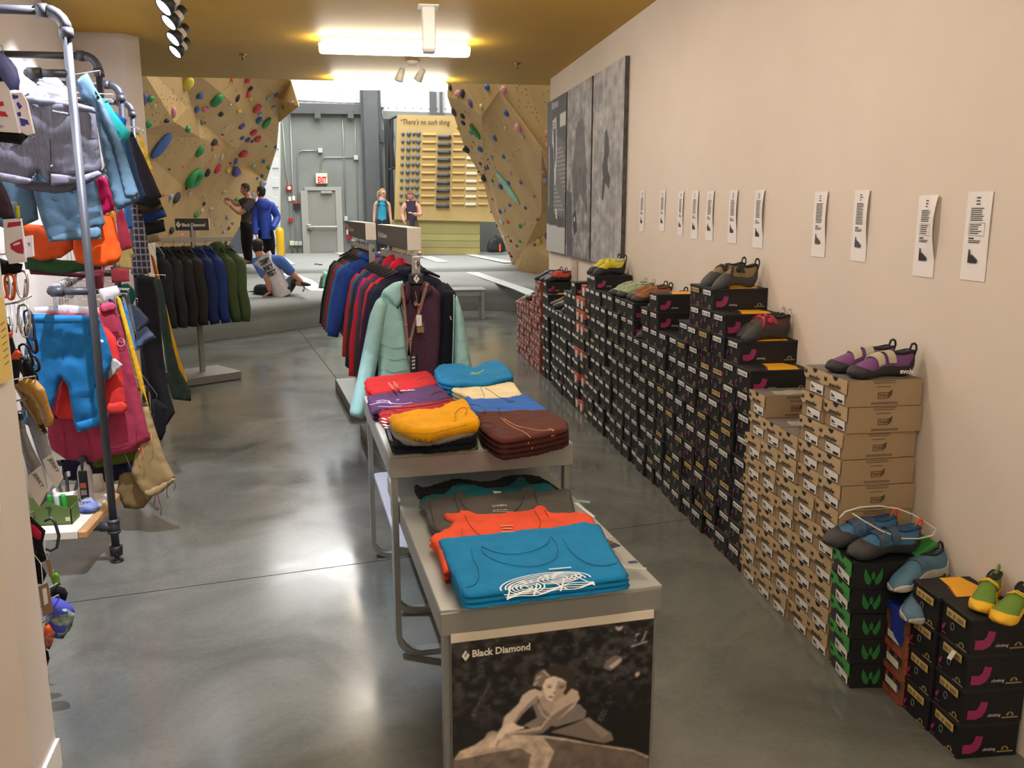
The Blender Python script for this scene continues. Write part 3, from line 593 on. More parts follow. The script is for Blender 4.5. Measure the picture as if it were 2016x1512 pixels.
# chalk bag and small things on the mat
c = onmat(644, 567); ck = thing('chalk_bag', 'small green and teal patterned chalk bag standing on the mat', 'chalk bag', (c.x, c.y, MZ))
f_ = MB(); puff(f_, [(-.15, 0), (.16, 0), (.13, .12), (.06, .2), (.0, .3), (-.05, .31), (-.09, .2), (-.14, .08)], .16, lambda u, v, w: Vector((u, -w, v)), .03, .05); obj('bag', f_, mat('#8fc9a8', .8, 0, .2, 12), ck, world=False, smooth=True)
f_ = MB(); puff(f_, [(.02, .01), (.15, .01), (.12, .11), (.04, .13)], .1, lambda u, v, w: Vector((u, -w-.05, v)), .03, .03); obj('pocket', f_, mat('#2c9c9c', .8), ck, 'teal pocket', world=False, smooth=True)
f_ = MB(); puff(f_, [(-.14, .02), (-.07, .02), (-.06, .2), (-.09, .24)], .06, lambda u, v, w: Vector((u, -w-.07, v)), .03, .03); obj('trim', f_, mat('#5b6b62', .8), ck, 'grey side', world=False, smooth=True)
for i, (x, y) in enumerate(((623, 521), (631, 522))):
    c = onmat(x, y, MZ+.15); tag(obj('climbing_brush', MB().box((c.x, c.y, c.z+.012), (.09, .03, .022), .005), M_dark), ['short dark brush lying on the mat, the left one of two', 'short dark brush lying on the mat, the right one of two'][i], 'brush')
# ------------------------------------------------------------------ ceiling fixtures
M_lens = mat('#fff7ea', .4, emit=19.5)
def cfix(x0, x1, y, label):
    t = thing('ceiling_light', label, 'ceiling light', ((x0+x1)/2, y, CZ)); w = x1-x0
    obj('housing', MB().box((0, 0, -.03), (w*.97, .10, .06), .004), M_white, t, world=False)
    pr = [(-.13, -.060), (-.135, -.075), (-.12, -.10), (-.085, -.128), (0, -.135), (.085, -.128), (.12, -.10), (.135, -.075), (.13, -.060)]
    rings = [[Vector((sx*w/2*k, a*q, b*q2-(0.0 if q2 == 1 else .02))) for a, b in pr] for sx, k, q, q2 in ((-1, 1, .85, .8), (-1, .97, 1, 1), (1, .97, 1, 1), (1, 1, .85, .8))]
    obj('diffuser', MB().loft(rings), M_lens, t, world=False, smooth=False)
cfix(-.461, .93, 8.62, 'wide glowing ceiling light, nearer of the two')
for y_, lb in ((6.12, 'wide glowing ceiling light just above the top of the picture'), (3.66, 'wide glowing ceiling light over the near end of the shop'), (1.2, 'wide glowing ceiling light over the camera'), (-1.3, 'wide glowing ceiling light behind the camera'), (-3.6, 'added ceiling fill light farthest behind the camera')): cfix(-.30, 1.09, y_, lb)  # rearmost one is added to brighten faces turned to the camera
for x_, lb in ((-2.0, 'added ceiling fill light behind the camera, at the left'), (1.95, 'added ceiling fill light behind the camera, at the right')): cfix(x_-.7 if x_ < 0 else x_-1.3, x_+.7 if x_ < 0 else x_+.1, -2.4, lb)  # extra pair added out of view as fill for the front faces
cfix(-.457, .92, 11.08, 'wide glowing ceiling light at the far edge of the yellow ceiling')
pc = az(843, 12, CZ); t = thing('ceiling_post', 'short white square post hanging from the yellow ceiling', 'post', pc)
obj('mount_plate', MB().box((0, 0, -.006), (.16, .16, .012), .003), M_white, t, world=False); obj('post', MB().box((0, 0, -.17), (.105, .105, .32), .01), M_white, t, world=False)
obj('end_cap', MB().box((0, 0, -.338), (.095, .095, .02), .008), mat('#a9a9ad', .4), t, world=False)
c = az(812, 121, CZ); t = thing('spot_lamp', 'small white ceiling lamp with two swivel heads', 'ceiling lamp', c); Mw = mat('#d9d4c4', .4)
obj('canopy', MB().lathe([(0, -.05), (.03, -.045), (.075, -.02), (.08, 0), (0, 0)], 16), Mw, t, world=False, smooth=True)
for sx, ry in ((-1, -.35), (1, .5)):
    R = Matrix.Rotation(ry*sx, 3, 'Y') @ Matrix.Rotation(.5 if sx > 0 else 0, 3, 'X')
    hd = obj('head', MB().lathe([(0, .0), (.03, .0), (.038, -.05), (.05, -.13), (.04, -.135), (0, -.12)], 12, c=(sx*.11, 0, -.08), R=R).tube([(sx*.05, 0, -.03), (sx*.11, 0, -.085)], .008, 6), Mw, t, world=False, smooth=True)
for i, (x, y) in enumerate(((478, 107), (1018, 125))):
    c = az(x, y, CZ); tag(obj('sprinkler', MB().lathe([(0, -.06), (.03, -.058), (.012, -.05), (.012, -.015), (.04, -.01), (.04, 0), (0, 0)], 10, c=c), mat('#8a7a5c', .35, .7)), ['small brass ceiling sprinkler at the left of the ceiling lights', 'small brass ceiling sprinkler near the white right wall'][i], 'sprinkler')
# track lights
ta, tb = Vector((-1.30, 6.2, CZ-.03)), Vector((-1.73, 8.5, CZ-.03)); d = (tb-ta).normalized(); ts = (ta-d*1.5)
t = thing('track_rail', 'black lighting track on the yellow ceiling above the clothes rack', 'light track', ta)
obj('rail', MB().box((0, 0, 0), ((tb-ts).length, .035, .05), R=Matrix.Rotation(math.atan2(d.y, d.x), 3, 'Z')), M_dark, t); bpy.data.objects['rail'].matrix_parent_inverse = Matrix.Identity(4)
bpy.data.objects['rail'].location = (tb+ts)/2-ta
LBL = ['nearest', 'second', 'third', 'farthest']
for i, (px, py) in enumerate(((325, 12), (335, 42), (343, 75), (347, 100))):
    c = az(px, py, CZ-.2); s = Vector((-.72, -.5, -.8)).normalized(); R = s.to_track_quat('-Z', 'Y').to_matrix()
    t = thing('track_light', LBL[i]+' of the four black track spotlights on the ceiling', 'spotlight', c)
    obj('head', MB().lathe([(.0, .15), (.035, .15), (.042, .13), (.042, .06), (.06, .04), (.068, -.02), (.062, -.02), (.055, .03), (0, .03)], 14, R=R), M_dark, t, world=False, smooth=True)
    obj('lens', MB().lathe([(0, -.014), (.06, -.014), (.06, -.01), (0, -.01)], 14, R=R), mat('#e8ecff', .3, emit=14), t, world=False)
    obj('white_ring', MB().lathe([(.045, .055), (.048, .06), (.048, .09), (.045, .095)], 14, R=R), Mw, t, world=False)
    obj('stem', MB().tube([-s*.1, Vector((.05, .0, .08)), Vector((.06, 0, .175))], .014, 6), M_dark, t, world=False)
    if i in (0, 1, 3): lamp('SPOT', 'track_spot', c+s*.05, 130, (.80, .86, 1), .03, target=c+s*1.0+Vector((0, .3, 0)), spot=1.15, blend=.5)
lamp('SPOT', 'track_spot', (-1.1, 4.7, CZ-.2), 420, (.80, .86, 1), .03, target=(-1.95, 4.75, 2.5), spot=1.5, blend=.6)
lamp('SPOT', 'track_spot', (-1.0, 3.9, CZ-.2), 420, (.82, .87, 1), .03, target=(-1.15, 4.4, 0), spot=1.2, blend=.3)
# ------------------------------------------------------------------ wall pictures and papers
def canvas(c4, name, label, fn, nx, ny, th=.04):
    (y1, y0), (zt, zb) = c4; x = XW-th
    t = thing('canvas_print', label, 'picture', (XW, (y0+y1)/2, zb)); P = Paint(nx, ny, '#8d8d90'); fn(P)
    fr = lambda u, v: Vector((x-.001, y1+(y0-y1)*u, zt+(zb-zt)*v)); obj('print', P.mb(fr), vmat(.55), t)
    obj('stretcher', MB().box((XW-th/2-.0005, (y0+y1)/2, (zt+zb)/2), (th, abs(y1-y0), zt-zb), .002), mat('#4c4a4a', .7, 0, .5, 14), t)
def rockfig(P, seed, fig, dark=.0):
    a = P.noise(7, 22, seed, 4); b = P.noise(26, 7, seed+9, 3); g = np.clip(.15+.85*(a*.65+b*.35), 0, 1)**1.6*.75-dark
    P.c = np.repeat(np.clip(g*.85, .02, 1)[..., None], 3, 2)*np.array([1, .98, 1.0])
    for f in fig: P.poly(*f)
def pic1(P):
    P.c = np.ones_like(P.c)*.06*(0.6+.8*P.noise(5, 9, 3)[..., None]); w = (.28, .28, .3)
    P.poly([(.45, .24), (.95, .3), (1, .78), (.4, .75)], (.12, .12, .13))
    for i in range(15):
        v = .33+i*.028; P.poly([(.4, v), (1, v-.006), (1, v), (.4, v+.006)], w)
        for j in range(5): u = .42+j*.13+(.06 if i % 2 else 0); P.poly([(u, v), (u+.014, v), (u+.014, v+.028), (u, v+.028)], w)
    P.poly([(.3, .14), (.5, .12), (.55, .3), (.5, .55), (.44, .57), (.36, .32), (.28, .28)], (.5, .5, .5)); P.poly([(.37, .2), (.48, .2), (.48, .4), (.42, .46), (.38, .3)], (.04, .04, .05))
    for i in range(4):
        for j in range(3): P.poly([(.32+j*.055, .155+i*.02), (.36+j*.055, .155+i*.02), (.36+j*.055, .165+i*.02), (.32+j*.055, .165+i*.02)], (.05, .05, .06))
    P.poly([(.7, .12), (.98, .12), (.98, .2), (.7, .2)], (.55, .55, .52)); P.poly([(.25, .02), (.6, .03), (.6, .06), (.25, .06)], (.3, .3, .3)); P.poly([(.1, .3), (.16, .3), (.14, .7), (.1, .7)], (.3, .3, .3))
    P.poly([(0, .82), (1, .84), (1, 1), (0, 1)], (.45, .45, .45)); P.poly([(.5, .72), (.56, .72), (.58, .78), (.54, .78)], (.8, .8, .8))
canvas(((10.79, 9.72), (3.125, 1.357)), 'c', 'black and white photo canvas with a brick wall, farthest of the three', pic1, 70, 110)
canvas(((9.66, 8.56), (3.127, 1.356)), 'c', 'black and white rock crack photo canvas, middle of the three', lambda P: rockfig(P, 21, [([(.45, .22), (.7, .2), (.85, .5), (.9, .75), (.6, .62), (.35, .75), (.25, .5)], (.06, .06, .07), .75), ([(0, .6), (.25, .62), (.3, 1), (.05, 1)], (.04, .04, .05), .85), ([(.3, .75), (.45, .72), (.5, .85), (.38, .88)], (.03, .03, .03)), ([(.36, .77), (.4, .77), (.4, .79), (.36, .79)], (.8, .8, .8))]), 80, 120)
canvas(((8.5, 7.42), (3.126, 1.356)), 'c', 'black and white rock face photo canvas with a climber, nearest of the three', lambda P: rockfig(P, 45, [([(.42, .33), (.48, .3), (.56, .36), (.6, .43), (.53, .47), (.56, .52), (.64, .56), (.6, .62), (.48, .58), (.42, .68), (.36, .66), (.4, .55), (.36, .5), (.42, .44)], (.05, .05, .06)), ([(.44, .29), (.5, .28), (.5, .31), (.45, .32)], (.3, .3, .3))], -.06), 90, 130)
obj_n = 0
M_paper = mat('#e9e4e2', .55); M_ink = mat('#4a4a4c', .8)
PAP = [(1261, 1271, 375, 455), (1301, 1311.5, 374, 455), (1337, 1348, 376, 464), (1363, 1378, 375, 470), (1393, 1408, 376, 473), (1436, 1457, 374, 479), (1486, 1510, 374, 488), (1605, 1634, 377, 506), (1685, 1716, 374, 515), (1808, 1857, 384, 546), (1905, 1962, 377, 554)]
ORD = ['paper strip nearest the canvases', 'second paper strip from the canvases', 'third paper strip from the canvases', 'fourth paper strip from the canvases', 'fifth paper strip from the canvases', 'sixth paper strip from the canvases', 'seventh paper strip from the canvases', 'eighth paper strip from the canvases', 'ninth paper strip, with the red and blue shoe picture', 'tenth paper strip, curling, with a boxed paragraph', 'last paper strip at the right, flat, with a boxed paragraph']
SHOE2 = [(0, 0), (.9, 0), (1, .18), (.92, .3), (.62, .48), (.4, .62), (.22, .6), (.12, 1), (.02, 1), (0, .5)]
for i, (x0, x1, y0, y1) in enumerate(PAP):
    a = ax((x0+x1)/2, y0, XW); b = ax((x0+x1)/2-6, y1, XW); h = a.z-b.z; yl = ax(x0, y0, XW).y; yr = ax(x1, y0, XW).y; w = max(.085, min(.135, yl-yr)); cy_ = (yl+yr)/2; zt = a.z; zb = zt-min(h, .36)
    t = thing('instruction_strip', ['narrow white ', 'tall white '][i > 6]+ORD[i], 'paper', (XW, cy_, zb)); cr = [0, .006, .012, .012, .014, .016, .022, .016, .018, .035, .004][i]
    off = lambda u, v: Vector((XW-.003-cr*max(0, (u-.35))*math.sin(PI*min(1, v*1.1+.12))**1.0, cy_+w/2-w*u, zt+(zb-zt)*v))
    mb = MB(); rows = [[off(u/8, v/10) for u in range(9)] for v in range(11)]; mb.loft(rows, caps=False, closed=False); mb2 = MB(); 
    rows2 = [[p+Vector((.0012, 0, 0)) for p in r] for r in rows]; mb.loft(rows2, caps=False, closed=False); obj('sheet', mb, M_paper, t, smooth=True)
    ink = MB(); rl = random.Random(i)
    def line(u0, u1, v, th=.006):
        A = [off(u0, v), off((u0+u1)/2, v), off(u1, v)]; e = Vector((-.0012, 0, 0)); dz = Vector((0, 0, -th)); ink.add([A[0]+e, A[1]+e, A[2]+e, A[2]+e+dz, A[1]+e+dz, A[0]+e+dz], [(0, 1, 4, 5), (1, 2, 3, 4)])
    for v in (.06, .095, .13): line(.38, .38+rl.uniform(.1, .22), v, .005)
    nl = 14 if i not in (9, 10) else 7
    for k in range(nl): line(.2, .75-rl.uniform(0, .12), .18+k*.022, .0035)
    v = .18+nl*.022+.03
    if i > 8:
        for k in range(5): line(.22, .7-rl.uniform(0, .15), v+k*.024, .0035)
        line(.18, .82, v-.016, .0012); line(.18, .82, v+.125, .0012)
        for u in (.18, .81): line(u, u+.012, v-.016, (zt-zb)*.141)
        v += .15
    line(.2, .42, v, .006); line(.2, .7, v+.03, .0035); line(.2, .65, v+.05, .0035)
    obj('printed_lines', ink, M_ink, t, 'grey printed text lines', )
    o = off(.78, .80)+Vector((-.004-cr*.1, 0, 0)); sh = MB(); vv = .30*w*2
    for k, (q, m) in enumerate(((SHOE2, 0),)): poly3(sh, q, off(.28, .80)+Vector((-.0035, 0, 0)), (0, -w*.38, 0), (0, 0, w*.36))
    obj('shoe_picture', sh, mat(['#33333a', '#33333a', '#444448', '#2c2c30', '#38383c', '#3a3a3a', '#2c2c2e', '#4c4a40', '#4b4257', '#2a2626', '#262527'][i], .6), t)
t = tag(obj('cable_trim', MB().loft([[Vector((XW-.002-.03*math.sin(a)-.004, 9.35+.13*math.cos(a)+.03*math.sin(z*3), z)) for a in [k*PI/8 for k in range(9)]] for z in (1.31, 1.1, .9)], caps=False, closed=False), mat('#b9ada2', .6), smooth=True), 'pale grey fabric strip hanging below the middle canvas', 'fabric')
# ------------------------------------------------------------------ shoeboxes
FX = 1.83
M_bk = mat('#161517', .55, 0, .15, 9, spec=.35); M_bk2 = mat('#1b1a1c', .6, spec=.35); M_ed = mat('#3a3836', .7); M_stk = mat('#d3d2ce', .55); M_stt = mat('#b69a5e', .55); M_pk = mat('#8e2459', .5); M_tan = mat('#8c7a50', .55); M_yel = mat('#e2a21a', .5)
def blackbox_meshes(w, h, d, sticker, flip=False):
    """origin: centre of the bottom edge of the end face; the end faces -x, the box runs to +x"""
    e = .0; out = {}
    lid = .014
    out['body'] = MB().box((d/2+.002, 0, (h-lid)/2), (d-.004, w-.006, h-lid), 0).mesh('body', M_bk)
    out['lid'] = MB().box((d/2, 0, h-lid/2), (d, w-.001, lid), .0015).mesh('lid', M_bk2)
    def F(s): return 1 if not s else 1
    yz = lambda a, b: (-.0015, (w/2-a*w), (b*h if not flip else h-b*h))
    sg = 1 if not flip else -1
    mb = MB(); o = yz(.2 if not flip else .2, .66); quad(mb, o, (0, -w*.62, 0), (0, 0, h*.22*sg), 0, .001*sg)
    out['size_label'] = mb.mesh('size_label', M_stk if sticker == 'w' else M_stt)
    mb = MB(); k = .001
    for j, (a0, a1) in enumerate(((.23, .36), (.42, .5), (.56, .76))): quad(mb, yz(a0, .70), (0, -(a1-a0)*w, 0), (0, 0, h*.11*sg), 0, .0018*sg)
    out['label_print'] = mb.mesh('label_print', mat('#8b8b8a', .7) if sticker == 'w' else mat('#7d6a3e', .7))
    mb = MB(); c = yz(.42, .45); P = [Vector((-.001, c[1]+.013*math.cos(a)*.7, c[2]+.013*math.sin(a))) for a in [2*PI*i/12 for i in range(12)]]
    mb.tube(P, .0016, 5, closed=True); out['finger_ring'] = mb.mesh('finger_ring', mat('#6b6964', .4))
    mb = MB(); o = Vector(yz(.70, .12)); ux = Vector((0, -1, 0)); uz = Vector((0, 0, sg)); R_ = .014
    arch = [(math.cos(a)*R_, math.sin(a)*R_) for a in [PI*i/10 for i in range(11)]]+[(math.cos(a)*R_*.45, math.sin(a)*R_*.8) for a in [PI*i/8 for i in range(8, -1, -1)]]
    poly3(mb, arch, o+ux*.012, ux, uz, .001*sg); quad(mb, o-ux*.016-uz*.009, ux*.056, uz*.004, 0, .001*sg); out['logo'] = mb.mesh('logo', M_tan)
    mb = MB(); o = Vector(yz(.09, .2)); poly3(mb, [(0, .006), (.008, 0), (.014, .012), (.02, .026), (.013, .028), (.009, .018), (.003, .02)], o, ux, uz, .001*sg); quad(mb, o-uz*.011, ux*.024, uz*.003, 0, .001*sg); out['pink_mark'] = mb.mesh('pink_mark', M_pk)
    # long side facing the camera (-y)
    ys = -(w/2)+.002; mb = MB(); poly3(mb, [(0, 0), (.032, -.002), (.055, .008), (.067, .028), (.072, .055), (.045, .06), (.04, .04), (.03, .03), (.0, .03)], (.02, ys, h*.16), (1, 0, 0), (0, 0, h/.119), .001); out['side_mark'] = mb.mesh('side_mark', M_pk)
    mb = MB(); text(mb, 'climbing', (.095, ys-.0012, h*.2), (1, 0, 0), (0, 0, 1), .048, .012, shear=.2); out['side_word'] = mb.mesh('side_word', M_stk)
    mb = MB(); poly3(mb, arch, (d-.045, ys, h*.2), (1, 0, 0), (0, 0, 1), .001); quad(mb, (d-.075, ys, h*.13), (.06, 0, 0), (0, 0, .005), 0, .001); out['side_logo'] = mb.mesh('side_logo', M_tan)
    # lid top print
    mb = MB(); zz = h+.0002; poly3(mb, [(.30*d, -w/2+.004), (.82*d, -w/2+.004), (.9*d, 0), (.82*d, w/2-.004), (.45*d, w/2-.004), (.42*d, w*.05)], (0, 0, zz), (1, 0, 0), (0, 1, 0), .0008); out['top_print'] = mb.mesh('top_print', M_yel)
    mb = MB(); quad(mb, (.28*d, -w/2+.004, zz), (.02*d, 0, 0), (.1*d, w*.5, 0), 0, .0009); out['top_stripe'] = mb.mesh('top_stripe', M_pk)
    return out
BM = {}
def black_box(x, y, z, w, h, d, st, flip, label, group, parts, rz=0, rnd=True):
    k = (w, h, d, st, flip)
    if k not in BM: BM[k] = blackbox_meshes(*k)
    t = thing('black_shoebox', label, 'shoebox', (x, y, z), rz, group)
    for p in parts: obj(p, BM[k][p], None, t, world=False)
    return t
ORDN = ['bottom', 'second', 'third', 'fourth', 'fifth', 'sixth', 'seventh', 'eighth', 'ninth', 'tenth', 'eleventh', 'twelfth', 'thirteenth']
def nth(k): return ['first', 'second', 'third', 'fourth', 'fifth', 'sixth', 'seventh', 'eighth', 'ninth', 'tenth', 'eleventh', 'twelfth', 'thirteenth', 'fourteenth', 'fifteenth', 'sixteenth', 'seventeenth', 'eighteenth', 'nineteenth', 'twentieth', 'twenty first', 'twenty second', 'twenty third', 'twenty fourth', 'twenty fifth', 'twenty sixth', 'twenty seventh', 'twenty eighth', 'twenty ninth', 'thirtieth'][k]
BW, BH, BD = .1855, .119, .32
HTS = [9, 10, 11, 12, 12, 10, 9, 9, 11, 10, 8, 10, 10, 10, 10, 10, 10, 11, 11, 10, 9, 10, 9, 9, 7, 7, 7, 7, 8, 9]
Y0 = 3.995; TOPZ = {}
rr = random.Random(5)
TANS = {(1, 6): 'f', (1, 5): 't', (2, 2): 'f', (2, 3): 't', (2, 5): 'f', (2, 8): 'f', (3, 9): 't', (3, 3): 'f', (3, 8): 'f', (4, 11): 't', (2, 1): 'f', (3, 5): 't', (5, 8): 't', (3, 1): 'f', (4, 2): 't', (5, 3): 't', (6, 4): 't', (6, 2): 'f', (7, 3): 'f', (7, 5): 't', (8, 1): 'f', (2, 7): 'f', (1, 3): 'f', (5, 1): 't'}
for c in range(17, 20):
    for k in range(10):
        if rr.random() < .55: TANS[(c, k)] = 'f' if rr.random() < .5 else 't'
ntotal = 0
for c, n in enumerate(HTS):
    y = Y0+BW*(c+.5)
    for k in range(n):
        near = c < 22; st = TANS.get((c, k)); flip = st == 'f'
        x = FX+rr.uniform(-.008, .014)+(.03 if c == 27 and k < 6 else 0); yy = y+rr.uniform(-.004, .004); h = BH
        org = c in (19, 20) and (k % 2 == 0 or k > 6)
        pr_ = ['body', 'lid', 'size_label']
        if c < 14: pr_ += ['label_print']
        if c < 20: pr_ += ['logo']
        if c < 8: pr_ += ['finger_ring']
        if c < 5: pr_ += ['pink_mark']
        nb = HTS[c-1] if c else 0
        if k >= nb: pr_ += ['side_mark', 'side_word', 'side_logo']
        if k == n-1 and c in (0, 1, 2, 3, 8, 28): pr_ += ['top_print', 'top_stripe']
        col = 'tan' if st else 'white'
        if c in (19, 20) and org:
            nm = 'orange_shoebox'; kk = ('o',)
            if kk not in BM:
                BM[kk] = dict(body=MB().box((BD/2, 0, BH/2-.01), (BD-.006, BW-.008, BH-.02)).mesh('body', mat('#3a3634', .6)), lid=MB().box((BD/2, 0, BH*.72), (BD, BW-.003, BH*.54), .002).mesh('lid', mat('#b5482c', .55)), size_label=quad(MB(), (-.0015, BW*.2, BH*.2), (0, -BW*.4, 0), (0, 0, BH*.6), 0, .001).mesh('size_label', M_stk))
            t = thing(nm, 'orange lidded shoebox, %s from the floor in the %s orange column from the front' % (ORDN[k], ['first', 'second'][c-19]), 'shoebox', (x, yy, k*BH), 0, 'orange shoeboxes among the black ones')
            for p in BM[kk]: obj(p, BM[kk][p], None, t, world=False)
            continue
        lab = 'black shoebox, %s label%s, %s from floor, %s column beyond the brown boxes' % (col, ' upside down' if flip else '', ORDN[k], nth(c))
        black_box(x, yy, k*BH, BW, BH, BD, 't' if st else 'w', flip, lab, 'black shoeboxes stacked along the white wall', pr_, rr.uniform(-.012, .012)); ntotal += 1
    TOPZ[c] = n*BH
# far red boxes
M_red = mat('#7c3429', .6, 0, .1, 8); RB = dict(body=MB().box((.15, 0, .042), (.295, .178, .084)).mesh('body', M_red), lid=MB().box((.15, 0, .084), (.30, .182, .022), .002).mesh('lid', mat('#8b3d31', .55)))
m_ = MB(); quad(m_, (-.0015, .05, .025), (0, -.035, 0), (0, 0, .04), 0, .001); RB['size_label'] = m_.mesh('size_label', M_stk); RB['tall_label'] = quad(MB(), (-.0015, -.02, .02), (0, -.02, 0), (0, 0, .055), 0, .001).mesh('tall_label', M_stk)
RH = [11, 11, 9, 8, 8, 8, 8, 7, 7]; REDT = {}
for c, n in enumerate(RH):
    for k in range(n):
        t = thing('red_shoebox', 'red shoebox with white labels, %s from floor in %s red column from the black boxes' % (ORDN[k], nth(c)), 'shoebox', (FX+rr.uniform(-.01, .01), 9.64+.184*(c+.5), k*.0955), rr.uniform(-.01, .01), 'red shoeboxes at the far end of the wall')
        for p in RB: obj(p, RB[p], None, t, world=False)
    REDT[c] = n*.0955
# kraft boxes with a wavy front flap
M_kr = mat('#968062', .65, 0, .05, 6); M_kr2 = mat('#b59b76', .62, 0, .05, 6); M_krt = mat('#6d6760', .6, 0, .22, 5); M_prt = mat('#4c3a28', .7); M_blk0 = mat('#141213', .7)  # flap kraft lighter than the body, standing in for shadow under its edge
def flap_outline(w, h):
    pts = [(0, 0), (w*.36, 0)]+[(w*.5+w*.13*math.cos(PI-a), -h*.13*1.3*math.sin(a)) for a in [PI*i/8 for i in range(9)]]+[(w*.64, 0), (w, 0), (w, -h*.52)]
    pts += [(w*(1-u), -h*(.52-.10*math.sin(u*PI*.9)-.0*u+.02*math.sin(u*2*PI))) for u in [i/10 for i in range(1, 10)]]+[(0, -h*.36)]; return pts
def cat_logo(mb, o, ux, uy, s, mi=0):
    for q in ([(0, .25), (.12, .0), (.3, -.1), (.42, .2), (.3, .38), (.1, .75), (.0, .95), (-.05, .5)], [(1, .25), (.88, .0), (.7, -.1), (.58, .2), (.7, .38), (.9, .75), (1, .95), (1.05, .5)], [(.42, .25), (.58, .25), (.62, .55), (.5, .75), (.38, .55)]): poly3(mb, [(a*s, b*s) for a, b in q], o, ux, uy, .0008, mi)
def flapbox_meshes(w, h, d, mb_body, m_flap, m_print, kind):
    out = {}
    out['body'] = MB().box((d/2+.003, 0, h/2-.001), (d-.006, w-.004, h-.003)).mesh('body', mb_body)
    P = [Vector((.001, w/2-.001-a*(w-.002)/w, h-.001+b)) for a, b in flap_outline(w, h)]
    out['flap'] = MB().prism(P, (-.0045, 0, 0), (-.0015, 0, 0)).mesh('flap', m_flap)
    hole = [(w*.5+w*.12*math.cos(a), -h*.16*math.sin(a)) for a in [PI*i/8 for i in range(9)]]
    out['finger_hole'] = MB().prism([Vector((.0026, w/2-a, h-.002+b)) for a, b in hole], (-.0020, 0, 0), (-.001, 0, 0)).mesh('finger_hole', M_blk0)
    ux = Vector((0, -1, 0)); uz = Vector((0, 0, 1)); m = MB(); o = Vector((-.0048, w/2, 0)); cat_logo(m, o+ux*(w*.05)+uz*(h*.72), ux, uz, w*.11); text(m, 'evolv', o+ux*(w*.27)+uz*(h*.585)-Vector((.0008, 0, 0)), (ux*math.cos(.0)), uz, w*.52, h*.165, bold=.03); out['lettering'] = m.mesh('lettering', m_print)
    m = MB(); quad(m, (.0022, w*.5-w*.3, h*.07), (0, -w*.60, 0), (0, 0, h*.36), 0, .001); out['size_label'] = m.mesh('size_label', mat('#dcd8d2', .5))
    m = MB(); poly3(m, [(a*w*.15, b*h*.13) for a, b in SHOE2], (.001, w*.5-w*.35, h*.22), ux, uz, .0008); quad(m, (.001, w*.5-w*.62, h*.10), (0, -w*.22, 0), (0, 0, h*.10), 0, .0008); quad(m, (.001, w*.5-w*.34, h*.15), (0, -w*.2, 0), (0, 0, h*.02), 0, .0008); out['label_print'] = m.mesh('label_print', M_blk0)
    ys = -w/2+.0012
    if kind == 'k':
        m = MB()
        for a, b, z in ((.48, .92, .93), (.5, .9, .86), (.56, .82, .72)): 
            quad(m, (d*.97*(a*.72+.0), ys, h*z), (d*.7*(b-a), 0, 0), (0, 0, h*.022), 0, .0006)
        for z in (.13, .08): quad(m, (d*.33, ys, h*z), (d*.36, 0, 0), (0, 0, h*.02), 0, .0006)
        o = Vector((d*.42, ys, h*.3)); Wd = d*.18; H_ = h*.30; q = [(0, 0), (.7, 0), (.95, .35), (1, 1.0), (.78, .72), (0, .72)]
        for i in range(6):
            a, b = q[i], q[(i+1) % 6]; m.tube([o+Vector((a[0]*Wd, -.0006, a[1]*H_)), o+Vector((b[0]*Wd, -.0006, b[1]*H_))], .0013, 4)
        text(m, 'TrAX', o+Vector((Wd*.06, -.0012, H_*.17)), (1, 0, 0), uz, Wd*.66, H_*.4, bold=.03); poly3(m, [(.72, .1), (.9, .42), (.93, .85), (.74, .6)], o, Vector((Wd, 0, 0)), Vector((0, 0, H_)), .001)
        out['side_print'] = m.mesh('side_print', M_prt)
        m = MB(); poly3(m, [(.02, -.48), (.98, -.48), (.98, .48), (.02, .48)], (0, 0, h-.0022), (d, 0, 0), (0, w, 0), .0015); out['lid_print'] = m.mesh('lid_print', M_krt)
        m = MB(); poly3(m, [(.2, -.3), (.35, -.42), (.6, -.3), (.8, -.38), (.88, -.1), (.7, .05), (.55, .2), (.4, .08), (.25, .12)], (0, 0, h-.0002), (d, 0, 0), (0, w, 0), .0008); out['lid_picture'] = m.mesh('lid_picture', mat('#a39d8d', .6, 0, .2, 12))
    else:
        m = MB(); cat_logo(m, (d*.16, ys, h*.22), Vector((1, 0, 0)), uz, d*.2); out['large_side_logo'] = m.mesh('large_side_logo', mat('#1f6a2c', .6)); m = MB(); cat_logo(m, (d*.66, ys, h*.4), Vector((1, 0, 0)), uz, d*.12); out['side_logo'] = m.mesh('side_logo', mat('#1f6a2c', .6))
    return out
KM = flapbox_meshes(.179, .109, .325, M_kr, M_kr2, M_blk0, 'k'); KP = ['body', 'flap', 'finger_hole', 'lettering', 'size_label', 'label_print']
KH = [11, 11, 8, 8, 9]; KT = []
for c, n in enumerate(KH):           # c=0 nearest the camera
    y = 3.09+.18*(c+.5)
    for k in range(n):
        t = thing('kraft_shoebox', 'brown cardboard shoebox, %s from floor in the %s brown column from the front' % (ORDN[k], nth(c)), 'shoebox', (FX-.012+rr.uniform(-.006, .010), y+rr.uniform(-.003, .003), k*.109), rr.uniform(-.012, .012)+(.03 if (c, k) in ((0, 8), (2, 1)) else 0), 'brown cardboard shoeboxes with wavy flaps')
        for p in KP+(['side_print'] if k >= ([0]+KH)[c] else [])+(['lid_print', 'lid_picture'] if k == n-1 else []): obj(p, KM[p], None, t, world=False)
    KT.append(n*.109)
GM = flapbox_meshes(.19, .106, .33, mat('#17181a', .5, spec=.4), mat('#2f8a32', .5), M_blk0, 'g')
